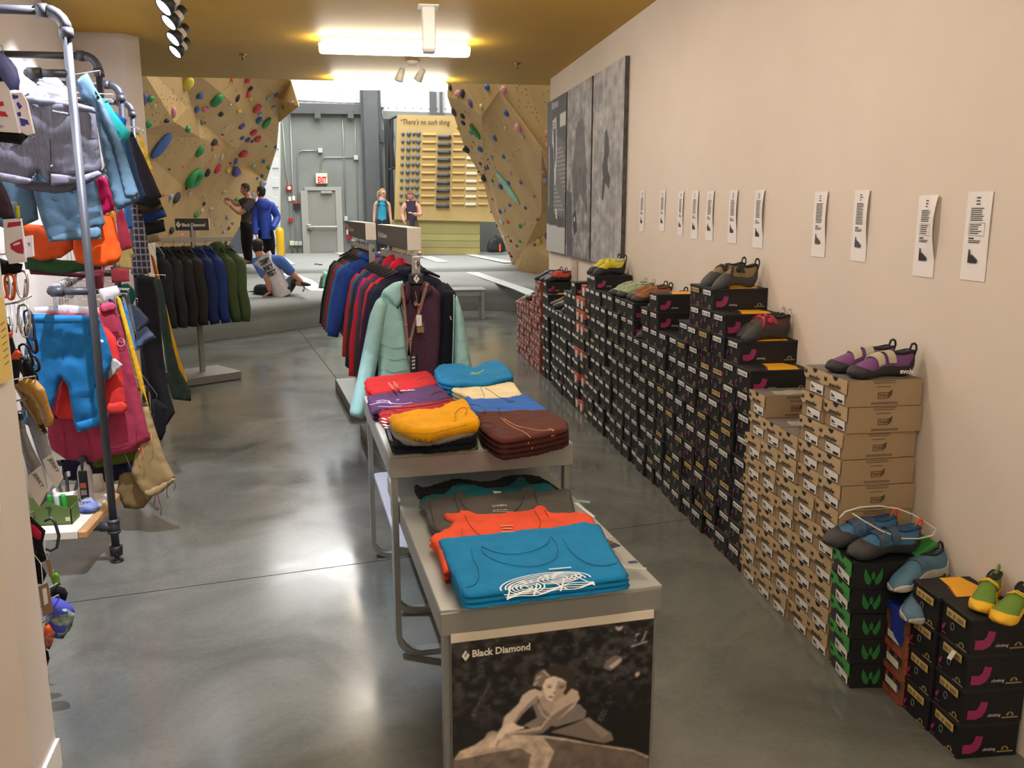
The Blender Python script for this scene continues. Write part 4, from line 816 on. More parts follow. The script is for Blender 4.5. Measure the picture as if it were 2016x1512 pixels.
for k in range(5):
    t = thing('green_flap_shoebox', 'black shoebox with green front flap, %s from the floor' % ORDN[k], 'shoebox', (1.80-.006*k+rr.uniform(-.006, .006), 2.965+rr.uniform(-.004, .004), k*.106), -.14+rr.uniform(-.02, .02), 'black shoeboxes with green flaps')
    for p in KP+['side_logo', 'large_side_logo']: obj(p, GM[p], None, t, world=False)
lid = MB().box((2.08, 2.95, .56), (.10, .16, .012), R=Matrix.Rotation(-.5, 3, 'Y')); tag(obj('shoebox_lid', lid, mat('#2a7430', .55)), 'green shoebox lid standing at the wall behind the blue shoes', 'lid')
# patterned boxes with a blue one on top
M_pat = mat('#6b4632', .65, 0, .3, 30); PM = {}
PM['body'] = MB().box((.112, 0, .049), (.224, .158, .098), .001).mesh('body', M_pat)
m_ = MB(); prs = random.Random(3)
for i in range(4):
    for j in range(3):
        if prs.random() < .65: quad(m_, (-.0005, .076-i*.039, .004+j*.031), (0, -.035, 0), (0, 0, .027), prs.choice([0, 0, 1]), .0008)
        if prs.random() < .65: quad(m_, (.01+i*.04, -.0792, .004+j*.031), (.036, 0, 0), (0, 0, .027), prs.choice([0, 1]), .0008)
PM['pattern_tiles'] = m_.mesh('pattern_tiles', [mat('#2c1f18', .7, 0, .5, 60), mat('#94452f', .65, 0, .3, 40)])
m_ = MB(); quad(m_, (-.0018, .035, .045), (0, -.09, 0), (0, 0, .028), 0, .001); PM['size_label'] = m_.mesh('size_label', M_stk)
m_ = MB().prism([Vector((-.0016, -.0+.017*math.cos(a), .085+.018*math.sin(a))) for a in [2*PI*i/10 for i in range(10)]], (0, 0, 0), (.001, 0, 0)); PM['finger_hole'] = m_.mesh('finger_hole', M_blk0)
for k in range(3):
    t = thing('patterned_shoebox', 'rust and black patterned shoebox, %s from the floor' % ORDN[k], 'shoebox', (1.925-.004*k, 2.80, k*.098), -.10, 'patterned shoeboxes under the blue box')
    for p in PM: obj(p, PM[p], None, t, world=False)
t = thing('blue_shoebox', 'blue shoebox with sun emblem on top of the patterned boxes', 'shoebox', (1.915, 2.80, .294), -.10)
obj('body', MB().box((.112, 0, .03), (.224, .158, .06), .001), M_pat, t, world=False); obj('lid', MB().box((.112, 0, .066), (.23, .162, .03), .002), mat('#1d2f86', .45), t, world=False)
obj('side_flap', MB().prism([Vector((-.004, y_, z_)) for y_, z_ in ((.02, .06), (-.08, .06), (-.08, -.04), (-.06, -.045), (-.02, -.03), (.01, .0), (.02, .03))], (0, 0, 0), (.003, 0, 0)), mat('#1d2f86', .45), t, world=False)
m_ = MB()
for i in range(9):
    a = PI*i/8; m_.prism([Vector((.012+.028*math.sin(a)*0+.0, -.035+.03*math.cos(a+q), .0812))+Vector((r*math.sin(a+q), 0, 0)) for r, q in ((.012, -.12), (.034, 0), (.012, .12))], (0, 0, 0), (0, 0, .0008))
m_.prism([Vector((.012+.012*math.sin(a), -.035+.012*math.cos(a), .0812)) for a in [PI*i/6 for i in range(7)]], (0, 0, 0), (0, 0, .0008)); obj('sun_emblem', m_, mat('#e9c73a', .5), t, world=False)
m_ = quad(MB(), (.06, .06, .0812), (0, -.06, 0), (.007, 0, 0), 0, .0006); obj('printed_line', m_, M_stk, t, world=False)
# two front columns of black boxes
for c in range(2):
    for k in range(4):
        prs_ = ['body', 'lid', 'size_label', 'label_print', 'logo', 'finger_ring', 'pink_mark']+(['side_mark', 'side_word', 'side_logo'] if c == 0 or 1 else [])+(['top_print', 'top_stripe'] if k == 3 else [])
        black_box(1.927+rr.uniform(-.003, .003)-.001*k, 2.475+.166*c, k*.13, .165, .13, .223, 't', False, 'black shoebox with tan label, %s from floor in the %s front column' % (ORDN[k], ['right hand', 'left hand'][c]), 'black shoeboxes nearest the camera', prs_, -.04+.0*k)
m_ = MB(); quad(m_, (1.919, 2.47, .372), (-.01, -.035, .012), (-.016, 0, -.03), 0, .001); tag(obj('paper_scrap', m_, M_stk), 'torn white sticker scrap peeling off a front black shoebox', 'scrap')
# ------------------------------------------------------------------ display tables
M_alu = mat('#9b9c98', .38, .55, .04, 3); M_top = mat('#a3a6a2', .42, .2, .03, 4); M_alu2 = mat('#8d8f8c', .4, .5)
TR_ = math.radians(5.6); tr, td = Vector((math.cos(TR_), math.sin(TR_), 0)), Vector((-math.sin(TR_), math.cos(TR_), 0))
def table(name, label, fl, w, l, h, apron, poster):
    t = thing(name, label, 'table', fl, TR_)
    obj('tabletop', MB().box((w/2, l/2, h-.006), (w, l, .012), .002), M_top, t, world=False)
    obj('apron', MB().box((w/2, .009, h-.012-apron/2), (w, .018, apron), .002).box((w/2, l-.009, h-.012-apron/2), (w, .018, apron), .002).box((.009, l/2, h-.012-apron/2), (.018, l-.036, apron), .002).box((w-.009, l/2, h-.012-apron/2), (.018, l-.036, apron), .002), M_alu, t, world=False)
    for nm, y in (('hoop_leg', .035), ('hoop_leg', l-.035)):
        mb = MB(); z1 = h-apron-.012; R_ = .09; pth = [(.022, y, z1)]
        for i in range(7): a = PI+i*PI/12; pth.append((.022+R_+R_*math.cos(a), y, .012+R_+R_*math.sin(a)))
        for i in range(7): a = 1.5*PI+i*PI/12; pth.append((w-.022-R_+R_*math.cos(a), y, .012+R_+R_*math.sin(a)))
        pth.append((w-.022, y, z1)); n = len(pth); rg = []
        for i, p in enumerate(pth):
            p = Vector(p); tt = (Vector(pth[min(i+1, n-1)])-Vector(pth[max(i-1, 0)])).normalized(); nn = Vector((-tt.z, 0, tt.x)); yy = Vector((0, 1, 0))
            rg.append([p+nn*.012+yy*.022, p-nn*.012+yy*.022, p-nn*.012-yy*.022, p+nn*.012-yy*.022])
        mb.loft(rg); obj(nm, mb, M_alu2, t, world=False)
    return t
t1 = table('display_table', 'low silver display table with a black and white climber poster at its front', (.157, 2.41, 0), .72, 1.42, .68, .075, True)
t2 = table('display_table', 'taller silver display table carrying folded t-shirts, behind the low one', (.026, 3.365, 0), .775, 1.16, .894, .085, False)
obj('lower_shelf', MB().box((.385, .58, .47), (.70, 1.08, .025), .003), mat('#a9a9b4', .4, .1), t2, world=False)
# poster board
pp = thing('poster_board', 'black and white poster of a woman climbing, under the low table front', 'poster', (.157, 2.41, 0), TR_)
px0, px1, pz1, pz0 = .030, .692, .600, .012
P = Paint(300, 290, '#171312'); nz = P.noise(28, 28, 4, 3); n2 = P.noise(9, 9, 8, 3)
base = .008+.075*np.clip(nz*1.7-.75, 0, 1)*np.clip(1.25-P.v*2.2+.5*n2, 0, 1); P.c = base[..., None]*np.array([1, .9, .88])
C = lambda pts: [((x-135)/1718.0, (y-(420-205*(x-135)/1718.0))/1560.0) for x, y in pts]
rk = .35+.9*P.noise(26, 26, 31, 4)
P.poly(C([(1420, 690), (1440, 620), (1520, 570), (1590, 590), (1560, 660), (1480, 720)]), (.16, .13, .12), .9); P.poly(C([(1460, 680), (1560, 600), (1580, 620), (1500, 700)]), (.5, .42, .36), .7)
for q in ([(1515, 290), (1545, 300), (1580, 285), (1570, 320), (1545, 335), (1520, 315)], [(1700, 760), (1730, 735), (1745, 765), (1715, 795)]): P.poly(C(q), (.42, .33, .30))
for i in range(70):
    x, y = random.uniform(150, 1840), random.uniform(300, 1100); s = random.uniform(3, 9); P.poly(C([(x, y), (x+s, y-s*.6), (x+s*1.3, y+s*.5), (x+s*.3, y+s)]), (.3, .26, .24), .8)
P.poly(C([(1140, 1240), (1290, 1170), (1500, 1340), (1525, 1410), (1440, 1440), (1180, 1360), (960, 1300)]), (.16, .125, .10)); P.poly(C([(1250, 1190), (1300, 1180), (1480, 1340), (1420, 1390)]), (.24, .19, .155))
P.poly(C([(730, 1220), (850, 1150), (900, 1210), (810, 1260)]), (.2, .16, .13))
P.poly(C([(800, 1000), (900, 980), (1060, 1020), (1215, 1040), (1275, 1110), (1260, 1180), (1010, 1250), (860, 1190)]), (.17, .145, .125))
P.poly(C([(880, 900), (1000, 990), (1080, 900), (1060, 1010), (970, 1140), (890, 1060), (860, 960)]), (.33, .255, .20))
P.poly(C([(1000, 1010), (1080, 940), (1140, 880), (1195, 910), (1212, 980), (1160, 1070), (1010, 1200), (900, 1300), (760, 1320), (590, 1310), (600, 1275), (760, 1260), (880, 1235), (960, 1130)]), (.42, .325, .25)); P.poly(C([(960, 1150), (1100, 1050), (1180, 1010), (1010, 1200), (900, 1300), (760, 1320), (590, 1310), (880, 1270)]), (.19, .145, .115))
P.poly(C([(885, 860), (790, 880), (720, 930), (690, 1010), (570, 1130), (552, 1215), (600, 1240), (660, 1200), (720, 1110), (800, 1030), (860, 970), (900, 930)]), (.5, .40, .31)); P.poly(C([(860, 960), (800, 1030), (720, 1110), (660, 1200), (640, 1190), (700, 1090), (780, 1000), (850, 930)]), (.25, .19, .15))
P.poly(C([(150, 1512), (200, 1440), (320, 1390), (400, 1330), (430, 1275), (470, 1258), (560, 1300), (700, 1312), (900, 1330), (1100, 1370), (1300, 1430), (1700, 1520), (1850, 1600), (1850, 2000), (135, 2000)]), (.52, .41, .30), 1, rk); P.poly(C([(135, 1530), (420, 1480), (700, 1440), (800, 1512), (700, 2000), (135, 2000)]), (.09, .07, .055), .8, rk)
P.poly(C([(900, 1350), (1300, 1440), (1700, 1540), (1850, 1620), (1850, 2000), (800, 2000), (1000, 1500)]), (.05, .04, .035), .8)
P.poly(C([(560, 1215), (640, 1185), (690, 1225), (735, 1235), (735, 1250), (640, 1275), (575, 1300), (540, 1350), (500, 1410), (445, 1425), (440, 1400), (500, 1330), (520, 1270)]), (.62, .51, .41)); P.poly(C([(520, 1350), (540, 1340), (505, 1410), (495, 1408)]), (.1, .08, .06))
P.poly(C([(800, 860), (820, 760), (870, 700), (960, 660), (1060, 645), (1150, 700), (1175, 790), (1140, 880), (1090, 950), (1060, 900), (900, 820), (880, 900)]), (.03, .022, .018)); P.poly(C([(810, 830), (830, 740), (890, 690), (950, 740), (900, 800), (880, 860)]), (.19, .14, .105), .9)
for q in ([(900, 690), (960, 760), (950, 770), (890, 705)], [(840, 760), (890, 740), (880, 755), (835, 790)], [(815, 820), (860, 790), (850, 810), (820, 850)]): P.poly(C(q), (.42, .33, .25))
P.poly(C([(890, 840), (920, 780), (985, 755), (1060, 785), (1095, 820), (1090, 880), (1050, 950), (1000, 985), (960, 1000), (925, 965), (900, 910)]), (.60, .48, .37)); P.poly(C([(1000, 880), (1020, 800), (1095, 820), (1090, 880), (1050, 950), (1000, 985), (970, 990), (1000, 930)]), (.30, .225, .17), .9)
for q in ([(925, 850), (965, 848), (975, 862), (940, 868)], [(1030, 862), (1080, 852), (1075, 872), (1035, 880)], [(935, 945), (985, 950), (975, 968), (945, 960)], [(920, 835), (970, 830), (972, 838), (922, 842)], [(1025, 850), (1085, 836), (1085, 844), (1028, 858)]): P.poly(C(q), (.10, .065, .05))
P.poly(C([(985, 905), (1005, 905), (1000, 930), (980, 930)]), (.2, .15, .12), .8); P.poly(C([(850, 1010), (870, 1040), (900, 1120), (960, 1170), (950, 1180), (885, 1130), (855, 1050)]), (.45, .36, .29), .7)
P.poly(C([(1660, 485), (1800, 440), (1800, 446), (1662, 492)]), (.5, .47, .44)); P.poly(C([(1690, 470), (1700, 370), (1740, 360), (1735, 370), (1705, 378)]), (.4, .37, .34)); P.poly(C([(1750, 450), (1790, 340), (1796, 345), (1757, 452)]), (.4, .37, .34))
def blur(c, k):
    for ax_ in (0, 1):
        s_ = np.zeros_like(c)
        for d_ in range(-k, k+1): s_ += np.roll(c, d_, ax_)
        c = s_/(2*k+1)
    return c
bl_ = blur(blur(P.c, 2), 1); sharp = blur(P.c, 1); dd_ = np.clip(P.v*1.0, 0, 1)[..., None]; P.c = np.clip(np.array([.96, .98, 1.04])*(bl_*.3+sharp*.7)*1.4*(1+.16*(P.noise(60, 60, 77, 2)[..., None]-.5)), 0, 1)
fr = lambda u, v: Vector((px0+(px1-px0)*u, -.0075, (pz1-.028)+(pz0-pz1+.028)*v))
obj('backing', MB().box(((px0+px1)/2, -.004, (pz0+pz1)/2), (px1-px0, .006, pz1-pz0), .001), mat('#d9cfbe', .5), pp, 'cream board edge', world=False)
obj('print', P.mb(fr), vmat(.35, .5), pp, world=False)
def uvp(x, y): (u, v), = C([(x, y)]); return fr(u, v)+Vector((0, -.0008, 0))
m_ = MB(); o = uvp(305, 548); e = uvp(782, 488)-o; text(m_, 'Black Diamond', o, (1, 0, 0), (0, 0, 1), e.x, .0235, bold=.03)
def bd_logo(mb, c, s, ux=(1, 0, 0), uz=(0, 0, 1), mi=0, th=.0006):
    for q in ([(-.42, 0), (.0, .6), (.14, .4), (-.12, 0), (.02, -.2), (-.12, -.42), (0, -.6)][:4]+[(.05, -.28), (-.0, -.62)], [(.02, -.0), (.22, .3), (.42, 0), (.1, -.5), (-.0, -.32)]): poly3(mb, [(a*s, b*s) for a, b in q], c, ux, uz, th, mi)
bd_logo(m_, uvp(251, 535), .030)
obj('lettering', m_, mat('#e0d6c6', .5), pp, 'cream printed name and diamond emblem', world=False)
m_ = MB(); o = uvp(325, 1065); e = uvp(455, 805)-o; ux = e.normalized(); uy = Vector((-ux.z, 0, ux.x)); text(m_, 'Black Diamond', o, ux, uy, e.length, .011, bold=.02); bd_logo(m_, uvp(310, 1092), .018, ux, uy)
o = uvp(1410, 1220); e = uvp(1465, 1105)-o; ux = e.normalized(); uy = Vector((-ux.z, 0, ux.x)); text(m_, 'MONDO'[::1], o, ux, uy, e.length, .022, bold=.02)
obj('faint_lettering', m_, mat('#5c5450', .6), pp, 'dim printed words on the dark pads', world=False)
# things under the low table
tb = thing('black_board', 'black board leaning under the low table, seen past its left legs', 'board', (.24, 2.72, 0), TR_)
obj('sheet', MB().prism([Vector(p) for p in ((-.02, .0, 0), (.52, .0, 0), (.52, .0, .55), (.12, .0, .58))], (0, 0, 0), (0, .02, 0)), mat('#17171a', .5), tb, world=False)
cbl = [tr*(.11+.06*math.sin(t*1.7)+.02*t)+td*(.45)+Vector((.157, 2.41, .30+.10*math.cos(t*1.3)-.02*t)) for t in [i*.35 for i in range(24)]]
tag(obj('cable', MB().tube(cbl, .003, 6), mat('#c9c7c2', .5), smooth=True), 'loops of thin white cable hanging under the low table', 'cable')
# ------------------------------------------------------------------ shirts laid on the tables
def lay(name, label, cat, pxl, z, th, colr, res=.014, wr=.26, seed=0, layers=1, group=None, parent=None, edge=.011, sm=1, m=None, bulge=0, cols=None):
    """a folded garment: outline seen at pixel positions, lying at height z (its middle), th thick"""
    mm = m or cloth(colr); pts = [az(x, y, z) for x, y in pxl]; poly = [(p.x, p.y) for p in pts]
    o = None
    if parent is None:
        c = sum((p for p in pts), Vector())/len(pts); o = thing(name, label, cat, (c.x, c.y, z-th/2), 0, group); par = o
    else: par = parent
    for i in range(layers):
        k = th/layers; zz = z-th/2+k*(i+.5); mb = MB(); sh = .004*(random.random()-.5)
        puff(mb, [(a+sh*math.cos(i*2.1+j), b+sh*math.sin(i*1.3+j*.7)-.0035*(layers-1-i)) for j, (a, b) in enumerate(poly)], k*1.12, lambda u, v, w: Vector((u, v, zz+w)), res, edge, wr, 16, 16, seed+i, flat=0, sm=sm, sag=(lambda a, b: bulge*noise.noise(Vector((a*5, b*5, seed)))) if bulge else None)
        c_ = cloth(cols[i]) if cols else mm
        obj('fold' if parent is None else name, mb, c_, par, smooth=True)
    return o
TZ = .894; LZ = .68
def chaikin(s, it=2):
    for _ in range(it if len(s) > 2 else 0):
        q = [s[0]]
        for a, b in zip(s[:-1], s[1:]): q += [(a[0]*.75+b[0]*.25, a[1]*.75+b[1]*.25), (a[0]*.25+b[0]*.75, a[1]*.25+b[1]*.75)]
        s = q+[s[-1]]
    return s
def lines(name, segs, z, m, par, r=.0016, lab=None, n=4):
    mb = MB()
    for s in segs: mb.tube([az(x, y, z) for x, y in chaikin(s)], r, n)
    return obj(name, mb, m, par, lab, smooth=True)
def ribbon(name, segs, z, m, par, w=.004, lab=None):
    mb = MB()
    for k_, s in enumerate(segs):
        P = [az(x, y, z+.00009*k_) for x, y in s]
        for i in range(len(P)-1):
            d = P[i+1]-P[i]
            if d.length < 1e-6: continue
            n = Vector((-d.y, d.x, 0)).normalized()*w/2; mb.add([P[i]-n, P[i+1]-n, P[i+1]+n, P[i]+n], [(0, 1, 2, 3)])
    return obj(name, mb, m, par, lab)
W0 = mat('#dcd6d0', .7)
# far row first
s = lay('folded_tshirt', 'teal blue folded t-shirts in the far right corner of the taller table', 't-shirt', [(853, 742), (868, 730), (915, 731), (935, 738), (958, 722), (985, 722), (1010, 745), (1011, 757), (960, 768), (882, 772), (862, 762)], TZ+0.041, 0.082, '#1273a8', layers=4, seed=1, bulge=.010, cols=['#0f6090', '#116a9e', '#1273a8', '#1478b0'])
lines('print_lines', [[(928, 733), (940, 736), (952, 729)], [(926, 737), (944, 735)]], TZ+0.1160, mat('#9fca6a', .7), s, .003, 'light green print')
s = lay('folded_tshirt', 'red folded t-shirts with small white print at the far left of the taller table', 't-shirt', [(716, 757), (728, 750), (780, 745), (842, 737), (857, 748), (866, 765), (800, 778), (735, 784), (722, 775)], TZ+0.025, 0.05, '#a0161a', layers=2, seed=2)
text_mb = MB(); a = az(788, 770, TZ+0.0555); text(text_mb, 'RC', a, (.9, .12, 0), (-.1, .95, 0), .085, .024, bold=.04); obj('print', text_mb, mat('#e6b9b4', .7), s, 'pale printed letters')
ribbon('faint_print', [[(765, 753), (775, 766)], [(775, 751), (783, 762)], [(768, 760), (785, 756)]], TZ+0.0890, mat('#8a4a3a', .7), s, .012)
lines('neck_seam', [[(826, 757), (822, 750), (826, 744), (838, 742), (850, 745)]], TZ+0.0870, mat('#8c1418', .8), s, .0018)
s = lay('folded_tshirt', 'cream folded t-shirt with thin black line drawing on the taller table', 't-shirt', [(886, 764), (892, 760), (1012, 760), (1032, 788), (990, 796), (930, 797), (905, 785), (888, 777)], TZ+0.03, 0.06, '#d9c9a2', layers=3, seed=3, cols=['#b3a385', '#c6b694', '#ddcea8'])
lines('drawing', [[(946, 763), (952, 775), (954, 782)], [(955, 763), (970, 773), (982, 782), (995, 786), (1008, 790)], [(962, 788), (962, 794)], [(993, 787), (1001, 793), (1010, 790)], [(1015, 789), (1008, 792)]], TZ+0.0980, M_dark, s, .0014, 'thin black drawing')
s = lay('folded_tshirt', 'dark purple folded t-shirt with pale lilac print on the taller table', 't-shirt', [(722, 787), (740, 783), (808, 775), (860, 764), (872, 768), (884, 783), (890, 791), (870, 798), (800, 810), (745, 818), (733, 823), (727, 806)], TZ+0.025, 0.05, '#44264a', layers=2, seed=4, bulge=.006)
ribbon('print', [[(728, 797), (745, 793), (760, 792), (780, 795), (795, 795), (812, 792)], [(740, 790), (752, 787), (765, 789), (770, 795)], [(745, 800), (765, 801), (790, 799)], [(781, 788), (785, 786)], [(742, 793), (750, 790), (760, 790)]], TZ+0.0900, mat('#a58fb0', .7), s, .009, 'pale lilac print')
lines('neck_seam', [[(850, 786), (848, 779), (858, 772), (872, 771)], [(735, 816), (760, 805), (800, 803), (845, 798), (884, 788)]], TZ+0.0880, mat('#241228', .8), s, .0022)
s = lay('folded_tshirt', 'bright blue folded t-shirt with black sunglasses print on the taller table', 't-shirt', [(912, 792), (930, 788), (1034, 785), (1066, 806), (1080, 817), (1078, 823), (1010, 826), (935, 828), (922, 805)], TZ+0.028, 0.056, '#2f63b4', layers=2, seed=5)
lines('print_lines', [[(925, 796), (940, 797), (954, 803), (957, 811), (945, 812), (935, 809)], [(935, 812), (950, 812), (957, 806)], [(983, 804), (986, 812)], [(980, 806), (986, 803)]], TZ+0.0970, M_dark, s, .002, 'thin black print')
s = lay('folded_tshirt', 'red folded t-shirt with bold white print, under the yellow shirts', 't-shirt', [(742, 817), (800, 806), (860, 799), (890, 792), (897, 800), (890, 812), (800, 830), (765, 845), (756, 838)], TZ+0.025, 0.05, '#8c141c', layers=2, seed=6)
ribbon('print', [[(766, 823), (778, 819), (790, 821), (812, 822)], [(752, 823), (760, 826)], [(751, 829), (761, 832)], [(754, 835), (764, 839)], [(757, 841), (764, 843)]], TZ+0.0900, W0, s, .014, 'bold white print')
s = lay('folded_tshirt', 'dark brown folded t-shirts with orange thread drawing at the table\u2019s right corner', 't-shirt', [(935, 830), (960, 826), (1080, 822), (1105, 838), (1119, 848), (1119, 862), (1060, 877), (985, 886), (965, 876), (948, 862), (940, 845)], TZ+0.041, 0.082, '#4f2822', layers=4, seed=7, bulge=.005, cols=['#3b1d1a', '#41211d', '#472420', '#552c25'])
lines('drawing', [[(987, 823), (1000, 835), (1018, 845), (1032, 850), (1045, 861)], [(992, 824), (1015, 838), (1030, 841), (1060, 848), (1092, 846)], [(1080, 843), (1092, 850), (1086, 844)], [(1040, 871), (1040, 874)], [(1048, 881), (1048, 884)], [(1085, 859), (1092, 857)]], TZ+0.1110, mat('#c98252', .7), s, .0017, 'thin orange drawing')
lines('neck_seam', [[(946, 833), (958, 831), (972, 834), (974, 840), (962, 845), (948, 842)]], TZ+0.1100, mat('#2a1210', .8), s, .0016)
s = lay('folded_tshirt', 'olive green folded t-shirt at the bottom of the yellow stack', 't-shirt', [(760, 857), (772, 892), (860, 890), (942, 882), (940, 862), (900, 850), (800, 846)], TZ+.011, .022, '#7f9328', seed=8, sm=0)
s = lay('folded_tshirt', 'navy folded t-shirts between the olive and grey ones', 't-shirt', [(757, 841), (772, 885), (850, 884), (938, 874), (940, 850), (890, 838), (800, 836)], TZ+.045, .042, '#10131f', layers=2, seed=9, sm=0)
lines('white_stripes', [[(763, 846), (768, 866)], [(766, 846), (772, 868)]], TZ+.068, mat('#8f96a4', .8), s, .003)
s = lay('folded_tshirt', 'grey folded t-shirt under the yellow one', 't-shirt', [(762, 836), (775, 860), (800, 872), (850, 871), (900, 862), (940, 853), (936, 838), (880, 830), (800, 832)], TZ+.082, .03, '#7b786c', seed=10, bulge=.006)
s = lay('folded_tshirt', 'bright yellow folded t-shirt on top of the front left stack', 't-shirt', [(765, 823), (790, 820), (840, 815), (880, 802), (905, 797), (922, 798), (928, 806), (928, 818), (945, 829), (943, 841), (925, 842), (880, 850), (848, 861), (815, 858), (785, 850), (770, 838)], TZ+.115, .045, '#d99a08', seed=11, bulge=.022, wr=.6)
lines('neck_seam', [[(898, 823), (894, 816), (903, 805), (915, 801), (920, 806), (916, 816)], [(775, 848), (800, 852), (845, 855), (880, 846), (920, 836)]], TZ+0.1500, mat('#a87405', .8), s, .002)
# low table: tank tops, far ones first
s = lay('folded_tank_top', 'black folded tank top, farthest on the low table', 'tank top', [(815, 962), (822, 957), (835, 966), (860, 958), (890, 948), (920, 949), (960, 952), (1000, 940), (1025, 938), (1060, 942), (1085, 955), (1105, 968), (1100, 980), (1000, 985), (880, 990), (825, 980)], LZ+.015, .03, '#131416', layers=2, seed=12, bulge=.006)
s = lay('folded_tank_top', 'dark teal folded tank top behind the grey one', 'tank top', [(826, 985), (840, 980), (875, 976), (885, 962), (910, 957), (960, 966), (1000, 962), (1018, 945), (1035, 943), (1045, 960), (1080, 955), (1100, 970), (1105, 990), (1000, 1000), (880, 1005), (830, 1000)], LZ+.024, .03, '#125f68', seed=13, bulge=.005)
m_ = MB(); quad(m_, az(974, 972, LZ+.042), tr*.03+td*-.012, td*.035); obj('care_label', m_, W0, s, 'white care label')
s = lay('folded_tank_top', 'charcoal grey folded tank top with white neck print', 'tank top', [(823, 1003), (845, 985), (892, 982), (896, 972), (912, 974), (925, 984), (1020, 975), (1025, 966), (1050, 965), (1058, 976), (1122, 966), (1132, 1010), (1135, 1035), (1000, 1050), (870, 1058), (845, 1040), (838, 1012)], LZ+.031, .036, '#524f4b', layers=2, seed=14, bulge=.004)
lines('neck_seam', [[(905, 982), (915, 1000), (935, 1013), (970, 1018), (1005, 1012), (1025, 997), (1032, 975)], [(895, 978), (902, 1000), (905, 1020)], [(1052, 968), (1058, 990), (1066, 1010)], [(845, 986), (850, 1010), (860, 1050)]], LZ+.0545, mat('#2c2a28', .8), s, .0016)
m_ = MB(); a = az(970, 998, LZ+.0555); b = az(998, 996, LZ+.0555); ux = (b-a).normalized(); text(m_, '21MEN', a, ux, Vector((-ux.y, ux.x, 0)), (b-a).length, .022); 
for k, (x0, x1, y0, y1) in enumerate(((971, 976, 1005, 1003), (978, 983, 1004.6, 1003), (985, 988, 1004, 1002), (990, 999, 1004, 1003.5), (970, 1003, 1007.5, 1006))):
    a, b = az(x0, y0, LZ+.0555), az(x1, y0-.3, LZ+.0555); quad(m_, a, b-a, Vector((0, .004 if k < 4 else .0015, 0)), 0, .0005)
obj('neck_print', m_, W0, s, 'white printed neck label')
s = lay('folded_tank_top', 'coral orange folded tank top in the middle of the low table', 'tank top', [(872, 1017), (900, 1019), (903, 1012), (922, 1013), (940, 1022), (1045, 1013), (1052, 1004), (1072, 1003), (1085, 1018), (1135, 1014), (1165, 1022), (1175, 1040), (1185, 1060), (1000, 1085), (880, 1090), (888, 1140), (876, 1143), (862, 1085), (844, 1068), (850, 1062), (875, 1050), (892, 1036), (876, 1028)], LZ+.041, .042, '#dc5234', layers=2, seed=15, bulge=.003)
lines('neck_seam', [[(915, 1014), (925, 1035), (945, 1055), (975, 1062)], [(1052, 1005), (1066, 1025), (1060, 1043), (1045, 1056)], [(910, 1040), (912, 1062)], [(1072, 1004), (1080, 1018)]], LZ+.0675, mat('#a83c26', .8), s, .0016)
ribbon('faded_print', [[(985, 1035), (1010, 1034)], [(990, 1040), (1008, 1040)], [(988, 1047), (1012, 1046)]], LZ+.0675, mat('#d98a66', .8), s, .012)
s = lay('folded_tank_top', 'bright blue folded tank top with white knotted line print, nearest on the low table', 'tank top', [(860, 1068), (945, 1062), (1000, 1055), (1110, 1045), (1150, 1036), (1160, 1040), (1180, 1041), (1195, 1070), (1215, 1105), (1243, 1148), (1180, 1157), (1000, 1178), (935, 1187), (912, 1186), (898, 1160), (880, 1115)], LZ+.047, .045, '#157bb0', layers=3, seed=16, bulge=.003, edge=.022)
zt = LZ+.0705
lines('neck_seam', [[(948, 1075), (950, 1088), (970, 1102), (1005, 1112), (1040, 1116), (1070, 1112), (1092, 1102), (1100, 1088), (1096, 1070), (1085, 1056)], [(948, 1075), (975, 1088), (1010, 1092), (1050, 1085), (1080, 1070), (1082, 1058)], [(928, 1080), (930, 1100), (944, 1120), (940, 1150), (918, 1156)], [(1108, 1060), (1125, 1090), (1160, 1112), (1195, 1114), (1215, 1108)], [(886, 1120), (898, 1135), (908, 1172)]], zt+.003, mat('#10608c', .8), s, .0014, n=5)
m_ = MB(); a = az(1080, 1119.5, zt+.006); b = az(1124, 1115.5, zt+.006); quad(m_, a, b-a, Vector((0, -.008, 0)), 0, .0006); obj('print_bar', m_, mat('#bcd8e4', .7), s)
def spiro(u, v):
    q = [(978, 1150), (985, 1143), (1060, 1134), (1115, 1124), (1140, 1122), (1155, 1132), (1170, 1152)]; a = (982, 1150); 
    # u across 0..1, v depth 0..1 in the printed patch
    x0 = 972+28*v; x1 = 1150+24*v; y0 = 1142+40*v; y1 = 1117+36*v; return (x0+(x1-x0)*u, y0+(y1-y0)*u)
segs = []
for k in range(5): segs.append([spiro(.5+(.5-k*.055)*math.cos(t)*1.0, .5+(.5-k*.075)*math.sin(t)) for t in [PI*.98+i*PI*1.04/18 for i in range(19)]])
for k in range(4): segs.append([spiro(.68+(.24-k*.05)*math.cos(t), .34+(.26-k*.06)*math.sin(t)) for t in [2*PI*i/16 for i in range(17)]])
for k in range(4): segs.append([spiro(.28+(.2-k*.045)*math.cos(t), .55+(.3-k*.07)*math.sin(t)) for t in [2*PI*i/16 for i in range(17)]])
for k in range(6): segs.append([spiro(.12+k*.15+.12*i/8*(1 if k % 2 else -1), .42+.55*i/8) for i in range(9)])
for k in range(4): segs.append([spiro(i/12, .72+.07*k+.06*math.sin(i*1.2+k)) for i in range(13)])
ribbon('print', segs, zt+.0065, mat('#d9e4e8', .7), s, .005, 'white interlaced line print')
